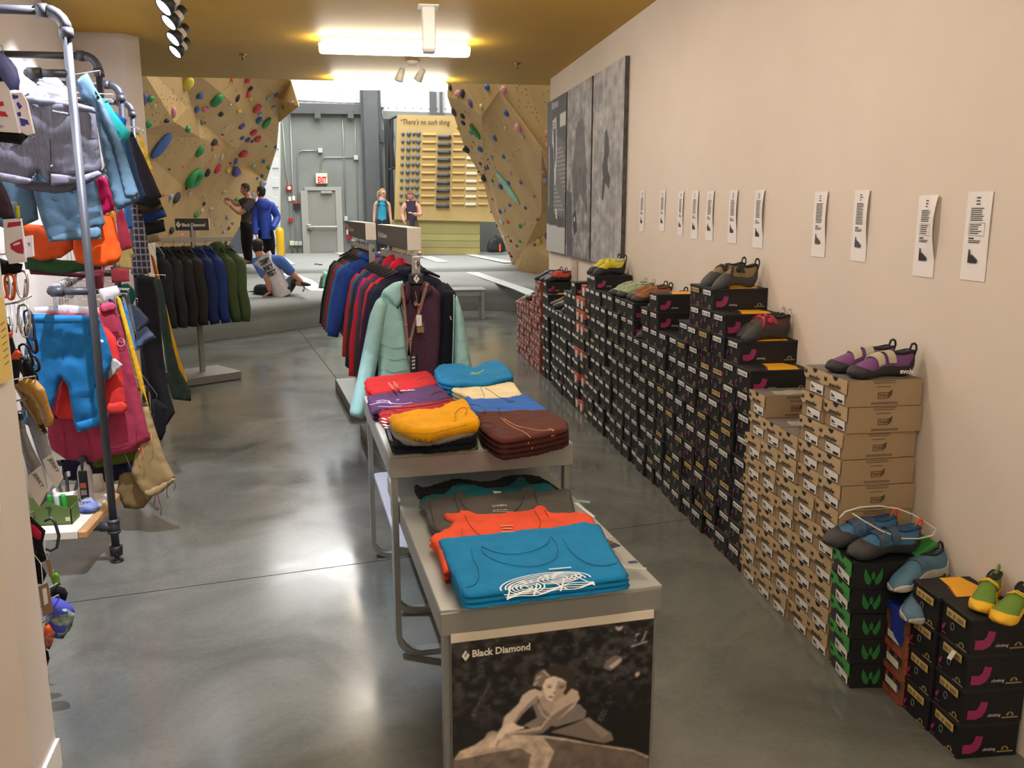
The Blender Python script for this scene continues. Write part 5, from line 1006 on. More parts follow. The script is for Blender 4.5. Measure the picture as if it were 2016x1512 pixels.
# price tags that stick out to the right of the tank tops
def tagcard(label, a, b, w, m, z, lab2=None):
    A, B = az(*a, z), az(*b, z); d = (B-A); n = Vector((d.y, -d.x, 0)).normalized()*w*.7; mb = MB().prism([A, B, B+n, A+n], (0, 0, .0025), (0, 0, 0)); o = obj('price_tag', mb, m); tag(o, label, 'tag'); return o
o = tagcard('silver price tag with navy end beside the bright blue tank top', (1216, 1112), (1273, 1119), .035, mat('#a9ada6', .4), LZ+.028); m_ = MB(); quad(m_, az(1240, 1110, LZ+.031), tr*.03, td*.02); obj('tag_print', m_, mat('#2a3458', .5), o)
o = tagcard('black price tag lying between the coral and blue tank tops', (1153, 1027), (1182, 1047), .05, mat('#26231f', .5), LZ+.058)
o = tagcard('second black price tag, lower, with small printed lines', (1186, 1058), (1222, 1075), .05, mat('#23211f', .5), LZ+.045); m_ = MB()
for k in range(3): quad(m_, az(1192+k*3, 1062+k*4, LZ+.048), tr*.04, td*.004)
obj('tag_print', m_, mat('#8a8378', .6), o)
tagcard('white barcode tag under the black price tag', (1196, 1080), (1222, 1090), .03, mat('#bfc3bc', .5), LZ+.02)
o = tagcard('long white price tag beside the charcoal tank top', (1136, 990), (1172, 1018), .02, mat('#c6cbc6', .5), LZ+.05); tagcard('teal and white price tag beside the dark teal tank top', (1132, 984), (1163, 988), .03, mat('#6f9aa0', .5), LZ+.05)
# ------------------------------------------------------------------ jackets on racks
M_chr = mat('#c4c6c8', .25, .9); M_hang = mat('#18181a', .5)
def jacket_meshes(colr, w=.25, L=.66, sl=.66, wr=.5, seed=0, hood=False, ang=.30, th=.10, m=None, body_th=None):
    """local frame: hook point at 0, garment hangs to -z, faces -y"""
    mm = m or cloth(colr, .12, 120); fr = lambda u, v, q: Vector((u, -q, v)); o = {}
    mb = MB(); puff(mb, [(-.07, -.02), (-.11, -.05), (-.19, -.085), (-w*.88, -.14), (-w*.9, -.35), (-w, -L), (0, -L-.012), (w, -L), (w*.9, -.35), (w*.88, -.14), (.19, -.085), (.11, -.05), (.07, -.02), (0, -.05)], th, fr, .03, .05, wr, 9, 3, seed); o['body'] = (mb.mesh('body', mm, True))
    for sg, nm in ((-1, 'sleeve_l'), (1, 'sleeve_r')):
        mb = MB(); a = Vector((sg*.195, 0, -.13)); dr = Vector((sg*math.sin(ang), -.10, -math.cos(ang))); P = []; R_ = []
        for i in range(11):
            t = i/10; P.append(a+dr*sl*t+Vector((sg*.02*math.sin(t*3), .012*math.sin(t*9+seed), 0))); R_.append((.085-.035*t)*(1+.10*noise.noise(Vector((t*9, seed*2.2, sg)))) if i else .055)
        mb.tube(P, R_, 10); o[nm] = mb.mesh('sleeve', mm, True)
    mb = MB()
    if hood: mb.blob((0, .02, -.03), (.12, .085, .08), seed, .15)
    else: mb.tube([(.075*math.cos(t), .045*math.sin(t), -.03+.012*math.sin(t)) for t in [2*PI*i/12 for i in range(12)]], .028, 8, closed=True)
    o['collar'] = mb.mesh('collar', mm, True)
    return o
HG = {}
HG['hook'] = MB().tube([(0, 0, -.02), (0, 0, .03)]+[(.022*math.sin(t), 0, .052-.022*math.cos(t)) for t in [.3+i*.6 for i in range(8)]], .0025, 6).mesh('hook', M_chr, True)
HG['shoulder_bar'] = MB().tube([(-.19, 0, -.075), (-.11, 0, -.04), (-.03, 0, -.015), (.03, 0, -.015), (.11, 0, -.04), (.19, 0, -.075)], [.008, .012, .016, .016, .012, .008], 8).box((0, -.012, -.022), (.075, .014, .055), .004).mesh('shoulder_bar', M_hang, True)
m_ = MB(); bd_logo(m_, (0, -.0205, -.02), .022); HG['emblem'] = m_.mesh('emblem', W0)
def hang(kind, label, loc, rz, meshes, group, hlabel, hgroup, emblem=False):
    t = thing(kind, label, 'jacket', loc, rz, group)
    for k, me in meshes.items(): obj('sleeve' if k.startswith('sleeve') else k, me, None, t, world=False)
    h = thing('coat_hanger', hlabel, 'hanger', (loc[0], loc[1], loc[2]+.005), rz, hgroup)
    for k in ('hook', 'shoulder_bar')+(('emblem',) if emblem else ()): obj(k, HG[k], None, h, world=False)
    return t
M_post = mat('#8f8d88', .35, .6, .03, 4); M_base = mat('#8a8a86', .4, .45, .05, 4); M_sgn = mat('#4a4540', .5); M_sgw = mat('#d9d4cc', .5)
# centre racks (two in a row)
A0 = az(818, 515, 1.52); A1 = az(735, 490, 1.52); rdir = (A1-A0).normalized(); rang = math.atan2(-rdir.x, rdir.y)
rx = Vector((math.cos(rang), math.sin(rang), 0))
def sign_box(root, c, L, h, w, rz, face, txt, tw):
    R = Matrix.Rotation(rz, 3, 'Z'); f = lambda x, y, z: Vector(c)+R @ Vector((x, y, z))
    obj('sign_board', MB().box(c, (w, L, h), .006, R=R), M_sgn, root, 'brown sign board')
    obj('sign_end', MB().box(f(0, -L/2-.002, 0), (w*.98, .006, h*.98), .004, R=R), M_sgw, root, 'white sign end')
    obj('sign_edge', MB().box(f(0, 0, h/2+.0005), (w*.99, L*.99, .003), .001, R=R), M_sgw, root)
    mb = MB(); n = -1; uy = R @ Vector((0, -1, 0)); text(mb, 'Black Diamond', f(-w/2-.0015, L*.38, -h*.12), uy, (0, 0, 1), tw, h*.24, bold=.03); bd_logo(mb, f(-w/2-.0012, L*.43, 0), h*.4, uy, (0, 0, 1)); obj('lettering', mb, W0, root)
def rack(label, c, L):
    t = thing('clothes_rack', label, 'clothes rack', (c.x, c.y, 0), rang); R = Matrix.Rotation(rang, 3, 'Z'); f = lambda x, y, z: Vector((c.x, c.y, 0))+R @ Vector((x, y, z))
    obj('base_plate', MB().box(f(0, 0, .05), (.48, L*.92, .095), .006, R=R), mat('#6f706c', .35, .5, .05, 4), t)
    obj('rail', MB().box(f(0, 0, 1.52), (.032, L, .055), .003, R=R), mat('#b9b9b6', .35, .6), t)
    for y in (-L/2+.03, L/2-.03): obj('post', MB().box(f(0, y, .80), (.035, .035, 1.47), .003, R=R), M_post, t)
    obj('bracket', MB().box(f(0, -L/2-.012, 1.47), (.055, .02, .17), .004, R=R), mat('#a9aaa8', .35, .6), t)
    obj('sign_stem', MB().tube([f(0, -L*.28, 1.54), f(0, -L*.28, 1.60)], .008, 6).tube([f(0, L*.28, 1.54), f(0, L*.28, 1.60)], .008, 6), M_chr, t)
    sign_box(t, f(0, -.02, 1.665), L*.93, .15, .095, rang, -1, '', .32)
    m_ = MB(); bd_logo(m_, f(.012, -L/2-.024, 1.505), .035, R @ Vector((1, 0, 0)), (0, 0, 1)); obj('emblem', m_, M_dark, t); return t, f
R1, f1 = rack('nearer of two clothes racks standing behind the tables', A0+rdir*.72, 1.44)
R2, f2 = rack('farther of two clothes racks standing behind the tables', A0+rdir*2.78, 1.44)
ring_m = MB().tube([(.03*math.cos(t), 0, .03*math.sin(t)+.02) for t in [2*PI*i/10 for i in range(10)]], .003, 5, closed=True).mesh('ring', M_chr, True)
PAL = [('#1b2030', 'near black navy'), ('#2a1e3c', 'very dark purple'), ('#c42233', 'bright red hooded'), ('#3a3433', 'dark brown grey'), ('#53306e', 'purple'), ('#b91f30', 'red'), ('#23356f', 'blue'), ('#2d2b2d', 'black'), ('#1e5f8e', 'blue grey striped'), ('#a92a22', 'dark red')]
for i, (cl, nm) in enumerate(PAL):
    dy = .13+i*.125; p = f1(0, -.72+dy, 1.475)
    ms = jacket_meshes(cl, w=.265+.01*(i % 3), L=.86+.03*((i*7) % 3), sl=.66+.03*(i % 3), seed=i+3, hood=(i in (2, 5)), ang=.17+.04*(i % 2), th=.09)
    hang('hanging_jacket', nm+' jacket, %s behind the mint one on the nearer rack' % nth(i), p, rang, ms, 'jackets on the nearer middle rack', 'black hanger of the %s jacket, %s behind the mint one' % (nm, nth(i)), 'hangers on the nearer middle rack')
PAL2 = [('#24408a', 'royal blue'), ('#2a66a0', 'mid blue'), ('#8c2a22', 'rust red'), ('#3a3f45', 'slate grey'), ('#1a1b1f', 'black')]
for i, (cl, nm) in enumerate(PAL2):
    p = f2(0, -.66+i*.22, 1.475); ms = jacket_meshes(cl, w=.27, L=.8, sl=.62, seed=i+30, ang=.28)
    hang('hanging_jacket', nm+' jacket, %s on the farther middle rack' % nth(i), p, rang, ms, 'jackets on the farther middle rack', 'black hanger of the %s jacket on the farther rack' % nm, 'hangers on the farther middle rack')
for i in range(14):
    p = f1(0, -.55+i*.085, 1.535); h = thing('rail_hook', 'bent chrome hanger hook over the nearer rack rail', 'hook', p, rang, 'chrome hooks over the nearer rack rail')
    obj('hook', HG['hook'], None, h, world=False)
# the mint jacket with a plum fleece inside it, at the rack's near end
YM = 5.52
def gpx(mb, pts, y, th, seed, res=.018, edge=.04, wr=.4, fu=10, fv=4, sm=1, mi=0, tilt=None):
    P = [ay(a, b, y) for a, b in pts]; poly = [(p.x, p.z) for p in P]
    return puff(mb, poly, th, lambda u, v, w: Vector((u, y-w+(tilt(u, v) if tilt else 0), v)), res, edge, wr, fu, fv, seed, sm=sm, mi=mi)
M_mint = cloth('#98c3c2', .06, 90, .6); M_navy = cloth('#141823', .1, 120); 
def plum_mat():
    m = mat('#43243a', .85, 0, .45, 9, .2, 150, stretch=(3, 3, 60)); return m
mj = thing('mint_jacket', 'pale mint jacket hanging open at the near end of the middle rack', 'jacket', ay(815, 548, YM))
mb = MB(); gpx(mb, [(778, 555), (760, 570), (735, 600), (742, 650), (745, 720), (742, 780), (745, 835), (812, 835), (813, 740), (806, 700), (800, 650), (790, 605)], YM-.06, .10, 1); obj('front_panel', mb, M_mint, mj, smooth=True)
mb = MB(); gpx(mb, [(868, 570), (895, 572), (898, 580), (893, 640), (890, 700), (892, 800), (895, 835), (850, 835), (860, 740), (866, 650)], YM-.03, .06, 2, wr=.25); obj('lining', mb, M_navy, mj, 'dark navy inner side', smooth=True)
mb = MB(); gpx(mb, [(893, 580), (900, 582), (912, 620), (925, 700), (934, 745), (928, 800), (895, 815), (893, 700)], YM-.02, .13, 3); obj('sleeve', mb, M_mint, mj, smooth=True)
mb = MB(); gpx(mb, [(752, 582), (740, 592), (728, 620), (714, 690), (700, 760), (688, 808), (690, 818), (716, 826), (730, 780), (746, 700), (756, 640), (764, 600)], YM-.11, .12, 4, edge=.05); obj('sleeve', mb, M_mint, mj, smooth=True)
mb = MB(); gpx(mb, [(795, 552), (775, 556), (755, 570), (750, 580), (768, 592), (782, 612), (792, 590)], YM-.10, .07, 5); obj('hood', mb, M_mint, mj, smooth=True)
mb = MB()
for k in range(6): mb.tube([ay(x, y, YM-.114) for x, y in ((748, 678+k*24), (775, 686+k*24), (806, 682+k*23))], .002, 5)
obj('quilt_seam', mb, mat('#6a968d', .7), mj, smooth=True)
mb = MB().tube([ay(x, y, YM-.105) for x, y in ((790, 600), (800, 650), (807, 700), (814, 760), (814, 830))], .004, 5); obj('zip', mb, mat('#5d7f7a', .5), mj, smooth=True)
mb = MB().tube([ay(x, y, YM-.07) for x, y in ((894, 580), (893, 640), (891, 720), (893, 810))], .004, 5); obj('zip', mb, M_mint, mj, smooth=True)
mb = MB().tube([ay(886, 622, YM-.07), ay(888, 630, YM-.07)], .006, 6); obj('zip_pull', mb, M_chr, mj)
pj = thing('plum_fleece', 'plum heathered zip fleece hanging inside the mint jacket', 'fleece', ay(815, 552, YM-.0))
mb = MB(); gpx(mb, [(785, 558), (775, 575), (785, 620), (800, 660), (806, 720), (814, 780), (815, 838), (858, 838), (862, 740), (868, 650), (868, 580), (850, 560)], YM-.045, .07, 6, wr=.3); obj('body', mb, plum_mat(), pj, smooth=True)
mb = MB(); gpx(mb, [(803, 550), (797, 560), (792, 585), (802, 600), (812, 575)], YM-.10, .04, 7); gpx(mb, [(835, 552), (848, 560), (852, 575), (840, 585), (833, 590), (826, 570)], YM-.10, .04, 8); obj('collar', mb, plum_mat(), pj, smooth=True)
mb = MB(); gpx(mb, [(806, 562), (832, 562), (828, 590), (822, 610), (812, 600)], YM-.088, .02, 9); obj('neck_inside', mb, mat('#2d1828', .9), pj, smooth=True)
m_ = MB(); bd_logo(m_, ay(818, 598, YM-.102), .03); obj('neck_print', m_, mat('#8d7f88', .7), pj)
mh = thing('coat_hanger', 'black hanger with white emblem holding the mint jacket', 'hanger', ay(820, 545, YM-.06))
R = ay(820, 550, YM-.08); obj('shoulder_bar', MB().box((R.x, R.y, R.z), (.10, .03, .075), .012), M_hang, mh); obj('hook', MB().tube([R+Vector((0, 0, .03)), R+Vector((0, .02, .09)), R+Vector((0, .05, .12)), R+Vector((0, .08, .11))], .003, 6), M_chr, mh, smooth=True)
m_ = MB(); bd_logo(m_, ay(820, 549, YM-.097), .045); obj('emblem', m_, W0, mh)
ln = thing('lanyard', 'orange and grey lanyard strap hanging around the plum fleece', 'lanyard', ay(815, 640, YM-.12)); mb = MB()
for q in ([(790, 558), (795, 590), (799, 640), (803, 680), (805, 700)], [(842, 556), (836, 575), (826, 612), (815, 640), (808, 670), (805, 700), (812, 720)]):
    P = [ay(x, y, YM-.118) for x, y in q]
    for i in range(len(P)-1): d = (P[i+1]-P[i]).normalized(); n = Vector((d.z, 0, -d.x))*.009; mb.prism([P[i]-n, P[i]+n, P[i+1]+n, P[i+1]-n], (0, 0, 0), (0, -.003, 0))
obj('strap', mb, mat('#7d655c', .7, 0, .2, 14), ln); mb = MB()
for x, y in ((794, 585), (800, 640), (820, 628), (840, 562), (826, 600), (808, 668)): mb.blob(ay(x, y, YM-.124), .009, x, 0, nu=8, nv=5)
obj('orange_dots', mb, mat('#d4603a', .6), ln); c = ay(815, 716, YM-.13); obj('card_case', MB().box(c, (.045, .012, .13), .008), mat('#1c1c20', .4), ln); m_ = MB()
for k in range(4): quad(m_, ay(811, 706+k*7, YM-.138), (.02, 0, .004), (0, 0, .012))
obj('case_print', m_, mat('#b5b5b8', .6), ln)
ht = thing('swing_tag', 'white and brown price tag hanging on the plum fleece', 'tag', ay(826, 640, YM-.12)); obj('string', MB().tube([ay(818, 574, YM-.11), ay(822, 600, YM-.12), ay(824, 620, YM-.125)], .0015, 4), mat('#c0a070', .8), ht)
for (x0, y0, x1, y1, m, dd) in ((820, 620, 830, 642, mat('#d9d6d6', .5), .132), (821, 635, 835, 655, mat('#5b4a45', .5), .128), (821, 644, 834, 655, mat('#8a6a3a', .5), .1305)):
    a, b = ay(x0, y1, YM-dd), ay(x1, y0, YM-dd); obj('card', MB().box(((a.x+b.x)/2, YM-dd, (a.z+b.z)/2), (b.x-a.x, .0015, b.z-a.z)), m, ht)
# left stand with eight insulated jackets
SA = Vector((-2.018, 9.424, 0)); SB = Vector((-1.513, 9.798, 0)); sdv = (SB-SA).normalized(); sn = Vector((-sdv.y, sdv.x, 0)); sang = math.atan2(sdv.y, sdv.x)
sc_ = SA+sdv*.314+sn*.30; R = Matrix.Rotation(sang, 3, 'Z'); g = lambda x, y, z: Vector((sc_.x, sc_.y, 0))+R @ Vector((x, y, z))
bs = thing('jacket_stand', 'grey jacket stand with a black brand sign before the left climbing wall', 'clothes stand', (sc_.x, sc_.y, 0), sang)
obj('base_plate', MB().box(g(0, 0, .05), (.63, .56, .09), .006, R=R), M_base, bs); obj('post', MB().box(g(-.0, 0, .88), (.05, .05, 1.60), .004, R=R), mat('#a5a097', .4, .4), bs); obj('rail', MB().box(g(-.02, 0, 1.54), (.95, .03, .055), .003, R=R), mat('#a8a59c', .4, .4), bs)
pS = g(-.0, 0, 1.70); obj('sign_board', MB().box((pS.x, pS.y, pS.z), (.34, .05, .125), .004, R=Matrix.Rotation(.06, 3, 'Z')), mat('#1e1c1b', .45), bs); 
obj('sign_end', MB().box((pS.x+.172, pS.y+.012, pS.z), (.006, .048, .12), .002, R=Matrix.Rotation(.06, 3, 'Z')), mat('#bdbab2', .5), bs)
m_ = MB(); ux = Vector((math.cos(.06), math.sin(.06), 0)); text(m_, 'Black Diamond', pS+ux*-.10+Vector((0, -.028, -.02)), ux, (0, 0, 1), .235, .035, bold=.03); bd_logo(m_, pS+ux*-.135+Vector((0, -.027, 0)), .06, ux, (0, 0, 1)); obj('lettering', m_, W0, bs)
JC = [('#24282b', 'dark charcoal'), ('#26292d', 'charcoal'), ('#232122', 'black'), ('#282423', 'brownish black'), ('#1c2850', 'navy blue'), ('#1d2f66', 'deep blue'), ('#39462c', 'olive green hooded'), ('#3d4a30', 'olive green')]
JJ = {}
for i, (cl, nm) in enumerate(JC):
    p = g(-.46+i*.118, 0, 1.465); ms = jacket_meshes(cl, w=.27, L=.79, sl=.70, seed=50+i, hood=(i == 6), ang=.27, th=.13, wr=.5)
    hang('insulated_jacket', nm+' insulated jacket, %s from the left on the jacket stand' % nth(i), p, sang-PI/2+.12, ms, 'insulated jackets on the left stand', 'black hanger of the %s jacket, %s on the stand' % (nm, nth(i)), 'hangers on the left stand', True)
# ------------------------------------------------------------------ left pipe rack
M_pipe = mat('#404147', .45, .35, .06, 8); PX = [Vector((-1.43, 4.65, 0)), Vector((-1.66, 5.94, 0)), Vector((-1.88, 7.23, 0)), Vector((-2.10, 8.40, 0))]
for i, p in enumerate(PX):
    t = thing('pipe_stand', nth(i)+' black pipe upright of the left clothes rack, counting from the camera', 'pipe rack', p, 0); zt = 2.783; wl = lw(p.y)+.02-p.x
    mb = MB().tube([(0, 0, .06), (0, 0, zt-.09)], .0205, 12); obj('upright', mb, M_pipe, t, world=False, smooth=True)
    a = [(-.085+.085*math.cos(k*PI/10), 0, zt-.085+.085*math.sin(k*PI/10)) for k in range(6)]
    obj('elbow', MB().tube(a, .029, 12).tube([(0, 0, zt-.12), (0, 0, zt-.075)], .032, 12).tube([(-.075, 0, zt), (-.12, 0, zt)], .032, 12), M_pipe, t, world=False, smooth=True)
    obj('top_arm', MB().tube([(-.10, 0, zt), (wl, 0, zt)], .0205, 12), M_pipe, t, world=False, smooth=True)
    obj('foot', MB().lathe([(0, .0), (.034, .0), (.034, .006), (.012, .012), (.012, .035), (.032, .037), (.034, .085), (.024, .09), (0, .09)], 14), mat('#2d2d30', .4, .5), t, world=False, smooth=True)
    obj('tee', MB().tube([(0, 0, .16), (0, 0, .24)], .030, 12).tube([(0, 0, .225), (0, 0, .235)], .034, 12).tube([(0, 0, .165), (0, 0, .175)], .034, 12).tube([(0, 0, .20), (-.07, 0, .20)], .027, 12), M_pipe, t, world=False, smooth=True)
    obj('lower_arm', MB().tube([(-.05, 0, .2), (wl, 0, .2)], .0205, 12), M_pipe, t, world=False, smooth=True)
    for z in (2.50, 1.455): obj('rail_arm', MB().tube([(0, 0, z), (-.17, 0, z)], .02, 10).tube([(-.13, 0, z), (-.19, 0, z)], .027, 10), M_pipe, t, world=False, smooth=True)
for z, lb in ((2.50, 'upper black hanging rail of the left clothes rack'), (1.455, 'lower black hanging rail of the left clothes rack')):
    P = [p+Vector((-.19, 0, z)) for p in PX]; P[0] = P[0]+Vector((0, .0, 0)); tag(obj('hanging_rail', MB().tube(P, .021, 10), M_pipe, smooth=True), lb, 'rail')
HKB = MB().tube([(0, 0, -.10), (0, 0, -.03)]+[(.026*math.sin(t), 0, .0-.026*math.cos(t)) for t in [.2+i*.6 for i in range(9)]], .0025, 6).mesh('hook', M_chr, True)
for i in range(16):
    p = PX[0]+(PX[1]-PX[0])*(.03+i*.035)+Vector((-.19, 0, 1.458)); h = thing('rail_hook', 'chrome hanger hook looped over the lower left rail', 'hook', p, rr.uniform(-.3, .3), 'chrome hooks over the lower left rail'); obj('loop', HKB, None, h, world=False)
def garment(name, label, cat, pts, y, th, colr, seed=0, group=None, wr=.45, fu=11, fv=3, m=None, extra=(), edge=.035, res=.022, sm=1, tilt=None):
    th = th*.34 if th > .03 else th; edge = .014; sm = 0; wr = wr*1.6;  mm = m or cloth(colr, .12, 130); P = [ay(a, b, y) for a, b in pts]; c = sum(P, Vector())/len(P); zt = max(p.z for p in P)
    t = thing(name, label, cat, (c.x, y, zt), 0, group); mb = MB(); gpx(mb, pts, y, th, seed, res, edge, wr, fu, fv, sm, tilt=tilt); obj('cloth', mb, mm, t, smooth=True)
    for nm, q, dy, t2, cl in extra:
        mb = MB(); gpx(mb, q, y-dy*.40, min(t2, .014), seed+7, min(res, .016), .012, .25, fu, fv, 0, tilt=tilt); obj(nm, mb, cl if not isinstance(cl, str) else cloth(cl), t, smooth=True)
    if y > 4.7 and cat not in ('hanger',):
        zr = 2.50 if zt > 1.52 else 1.455; k = min(1.0, (y-4.65)/3.75); rx_ = -1.62+(-.67)*k; m_ = MB().tube([Vector((c.x, y, zt-.015)), Vector((c.x, y, zt+.012)), Vector((rx_, y, max(zt+.02, zr-.12) if zt < zr else zr)), Vector((rx_, y, zr+.02))], .0022, 5); obj('hanger_wire', m_, M_chr, t, smooth=True)
    elif y < 3.6:
        m_ = MB().tube([Vector((c.x, y, zt-.02)), Vector((c.x, y, zt+.008)), Vector((-1.40, 3.0, zt+.01))], .003, 5); obj('peg_hook', m_, M_chr, t, smooth=True)
    return t
def seam(t, segs, y, m, r=.0018, nm='seam'):
    mb = MB()
    for q in segs: mb.tube([ay(a, b, y) for a, b in q], r, 5)
    return obj(nm, mb, m, t, smooth=True)
def plaid():
    m = bpy.data.materials.new('plaid_cloth'); m.use_nodes = True; N = m.node_tree.nodes; L = m.node_tree.links; b = N['Principled BSDF']; b.inputs['Roughness'].default_value = .9; tc = N.new('ShaderNodeTexCoord'); prev = None
    for dr_, sc_ in (('X', 11), ('Z', 8)):
        w = N.new('ShaderNodeTexWave'); w.bands_direction = dr_; w.inputs['Scale'].default_value = sc_; L.new(tc.outputs['Object'], w.inputs[0]); r = N.new('ShaderNodeValToRGB'); r.color_ramp.elements[0].position = .80; r.color_ramp.elements[0].color = (*lin('#25222e'), 1); r.color_ramp.elements[1].position = .97; r.color_ramp.elements[1].color = (*lin('#7d7a8c'), 1); L.new(w.outputs[0], r.inputs[0])
        if prev is None: prev = r.outputs[0]
        else:
            mx = N.new('ShaderNodeMixRGB'); mx.blend_type = 'LIGHTEN'; mx.inputs[0].default_value = 1; L.new(prev, mx.inputs[1]); L.new(r.outputs[0], mx.inputs[2]); prev = mx.outputs[0]
    L.new(prev, b.inputs['Base Color']); return m
G1 = 'hanging garments on the left pipe rack'
gy = '#5e5d68'; g1 = garment('hanging_shorts', 'grey linen shorts with cuffs hanging frontmost on the upper rail', 'shorts', [(44, 190), (55, 183), (110, 196), (150, 202), (186, 212), (190, 240), (196, 290), (201, 330), (197, 340), (160, 350), (104, 346), (102, 366), (96, 362), (78, 345), (74, 338), (58, 358), (45, 360), (-20, 345), (-30, 290), (10, 250), (48, 230)], 4.80, .15, gy, 1, wr=.6, fu=9, fv=5, m=mat('#55545f', .8, 0, .3, 3, .3, 130, stretch=(45, 45, .8)), extra=[('cuff', [(100, 342), (160, 346), (198, 334), (200, 345), (175, 357), (120, 363), (100, 368)], .075, .035, '#66646f'), ('cuff', [(-25, 335), (30, 345), (62, 352), (72, 335), (76, 342), (58, 362), (30, 362), (-25, 352)], .075, .035, '#66646f'), ('waistband', [(44, 188), (110, 196), (188, 212), (188, 224), (110, 210), (46, 203)], .075, .02, '#595864'), ('pocket_flap', [(102, 216), (135, 222), (135, 228), (102, 222)], .085, .015, '#6a6974')])
seam(g1, [[(98, 200), (98, 260), (100, 340)], [(62, 205), (72, 235), (95, 265)], [(70, 268), (45, 282), (20, 290)]], 4.774, mat('#3c3b45', .8)); c = ay(102, 327, 4.772)
obj('button', MB().blob(c, .007, 1, 0, nu=8, nv=6).blob(ay(104, 352, 4.772), .006, 2, 0, nu=8, nv=6), M_chr, g1, 'two small metal studs')
garment('hanging_shorts', 'second pair of grey linen shorts, only its dark hem showing below the first', 'shorts', [(28, 350), (100, 360), (190, 345), (210, 325), (205, 345), (180, 358), (140, 378), (110, 381), (50, 374), (30, 366)], 4.87, .08, '#4d4b52', 2)
garment('hanging_shorts', 'steel blue shorts hanging lowest behind the grey linen shorts', 'shorts', [(66, 300), (180, 300), (190, 360), (207, 440), (200, 448), (160, 456), (199, 450), (199, 468), (120, 474), (97, 477), (80, 430), (66, 380)], 4.93, .09, '#43596a', 3, extra=[('hem', [(120, 460), (198, 445), (199, 470), (97, 476), (95, 470)], .05, .02, '#4a6373')])
garment('hanging_shorts', 'steel blue shorts at the left edge beside the white leaflet', 'shorts', [(-10, 330), (66, 340), (70, 380), (76, 432), (44, 446), (10, 450), (-15, 440)], 4.98, .08, '#465c6c', 4)
garment('hanging_shorts', 'long steel blue shorts hanging sideways with a fold, right of the pipe', 'shorts', [(150, 160), (160, 150), (172, 143), (186, 170), (205, 200), (222, 240), (240, 290), (258, 340), (275, 385), (272, 395), (230, 417), (226, 408), (215, 360), (200, 300), (192, 250), (180, 205), (160, 200)], 4.90, .12, '#486072', 5, wr=.5, extra=[('front_fold', [(184, 172), (204, 205), (226, 250), (246, 300), (274, 384), (262, 388), (246, 388), (232, 330), (222, 290), (200, 230)], .05, .05, '#506a7b')])
garment('hanging_shorts', 'turquoise shorts, a bright corner showing behind the steel blue pair', 'shorts', [(205, 190), (228, 225), (258, 262), (245, 283), (225, 260), (205, 230)], 5.05, .05, '#2aa5a4', 6)
garment('hanging_shorts', 'royal blue shorts corner at the top behind the turquoise pair', 'shorts', [(200, 200), (222, 218), (250, 236), (246, 256), (225, 240), (200, 230)], 5.15, .05, '#2a59a8', 7)
garment('hanging_shorts', 'navy denim shorts hanging behind the long steel blue pair', 'shorts', [(236, 265), (252, 270), (262, 300), (275, 350), (290, 392), (272, 398), (255, 370), (240, 320)], 5.25, .08, '#2b4368', 8)
garment('hanging_shorts', 'charcoal shorts with a wide dark leg at the rack\u2019s right edge', 'shorts', [(250, 255), (262, 262), (280, 300), (300, 345), (319, 388), (300, 396), (276, 400), (268, 360), (256, 300)], 5.45, .10, '#26242b', 9)
garment('hanging_shorts', 'yellow and teal patterned shorts strip behind the charcoal pair', 'shorts', [(266, 258), (280, 268), (290, 300), (304, 345), (298, 350), (280, 300)], 5.6, .06, '#d0a838', 10, m=mat('#c9a93c', .8, 0, .5, 26))
for k, (q, y, cl, nm) in enumerate((([(262, 375), (315, 392), (318, 402), (300, 410), (265, 402)], 5.55, '#1a181a', 'black folded trousers, topmost of the hanging bundle'), ([(262, 398), (316, 400), (322, 412), (275, 424)], 5.62, '#4a3a2c', 'brown folded trousers, second in the hanging bundle'), ([(275, 405), (318, 402), (329, 426), (300, 436), (272, 440)], 5.7, '#233a74', 'blue folded trousers, third in the hanging bundle'), ([(270, 436), (322, 432), (326, 455), (280, 466), (268, 470)], 5.75, '#17161a', 'black folded trousers at the bottom of the bundle'), ([(282, 462), (312, 456), (317, 474), (300, 478), (284, 480)], 5.85, '#8a7a5e', 'khaki trouser cuffs showing under the black bundle'))): garment('folded_trousers', nm, 'trousers', q, y, .12, cl, 20+k, G1, res=.02)
garment('hanging_shorts', 'magenta shorts showing right of the pipe under the steel blue pair', 'shorts', [(188, 345), (210, 350), (226, 405), (224, 414), (200, 424), (188, 420)], 5.0, .07, '#b31c4f', 11)
garment('hanging_tshirt', 'orange t-shirt with rounded hem behind the upper pipe', 't-shirt', [(145, 420), (200, 415), (225, 430), (240, 500), (234, 515), (215, 523), (175, 525), (150, 515), (144, 495)], 5.02, .14, '#c84a14', 12, wr=.6)
garment('hanging_tshirt', 'orange t-shirt at the left, darker, half hidden by the leaflet', 't-shirt', [(40, 440), (100, 445), (148, 470), (146, 490), (120, 508), (80, 514), (50, 505)], 5.06, .10, '#b5431b', 13)
garment('hanging_tshirt', 'golden yellow garment strip behind the orange t-shirt', 't-shirt', [(215, 400), (226, 420), (232, 480), (224, 500), (214, 460)], 5.1, .05, '#cf9420', 14)
garment('hanging_shorts', 'dusty pink shorts hanging behind the orange t-shirt', 'shorts', [(226, 410), (242, 412), (255, 460), (261, 488), (240, 494), (234, 480)], 5.2, .07, '#b8435f', 15)
garment('hanging_shorts', 'light blue shorts sliver beside the dusty pink pair', 'shorts', [(242, 398), (256, 404), (263, 448), (252, 452), (245, 430)], 5.3, .05, '#3d72b4', 16)
garment('hanging_tshirt', 'pale yellow shirt tails below the dusty pink shorts', 't-shirt', [(232, 480), (252, 470), (266, 505), (258, 508), (260, 530), (245, 531), (228, 526)], 5.35, .05, '#c9bd7c', 17, sm=0)
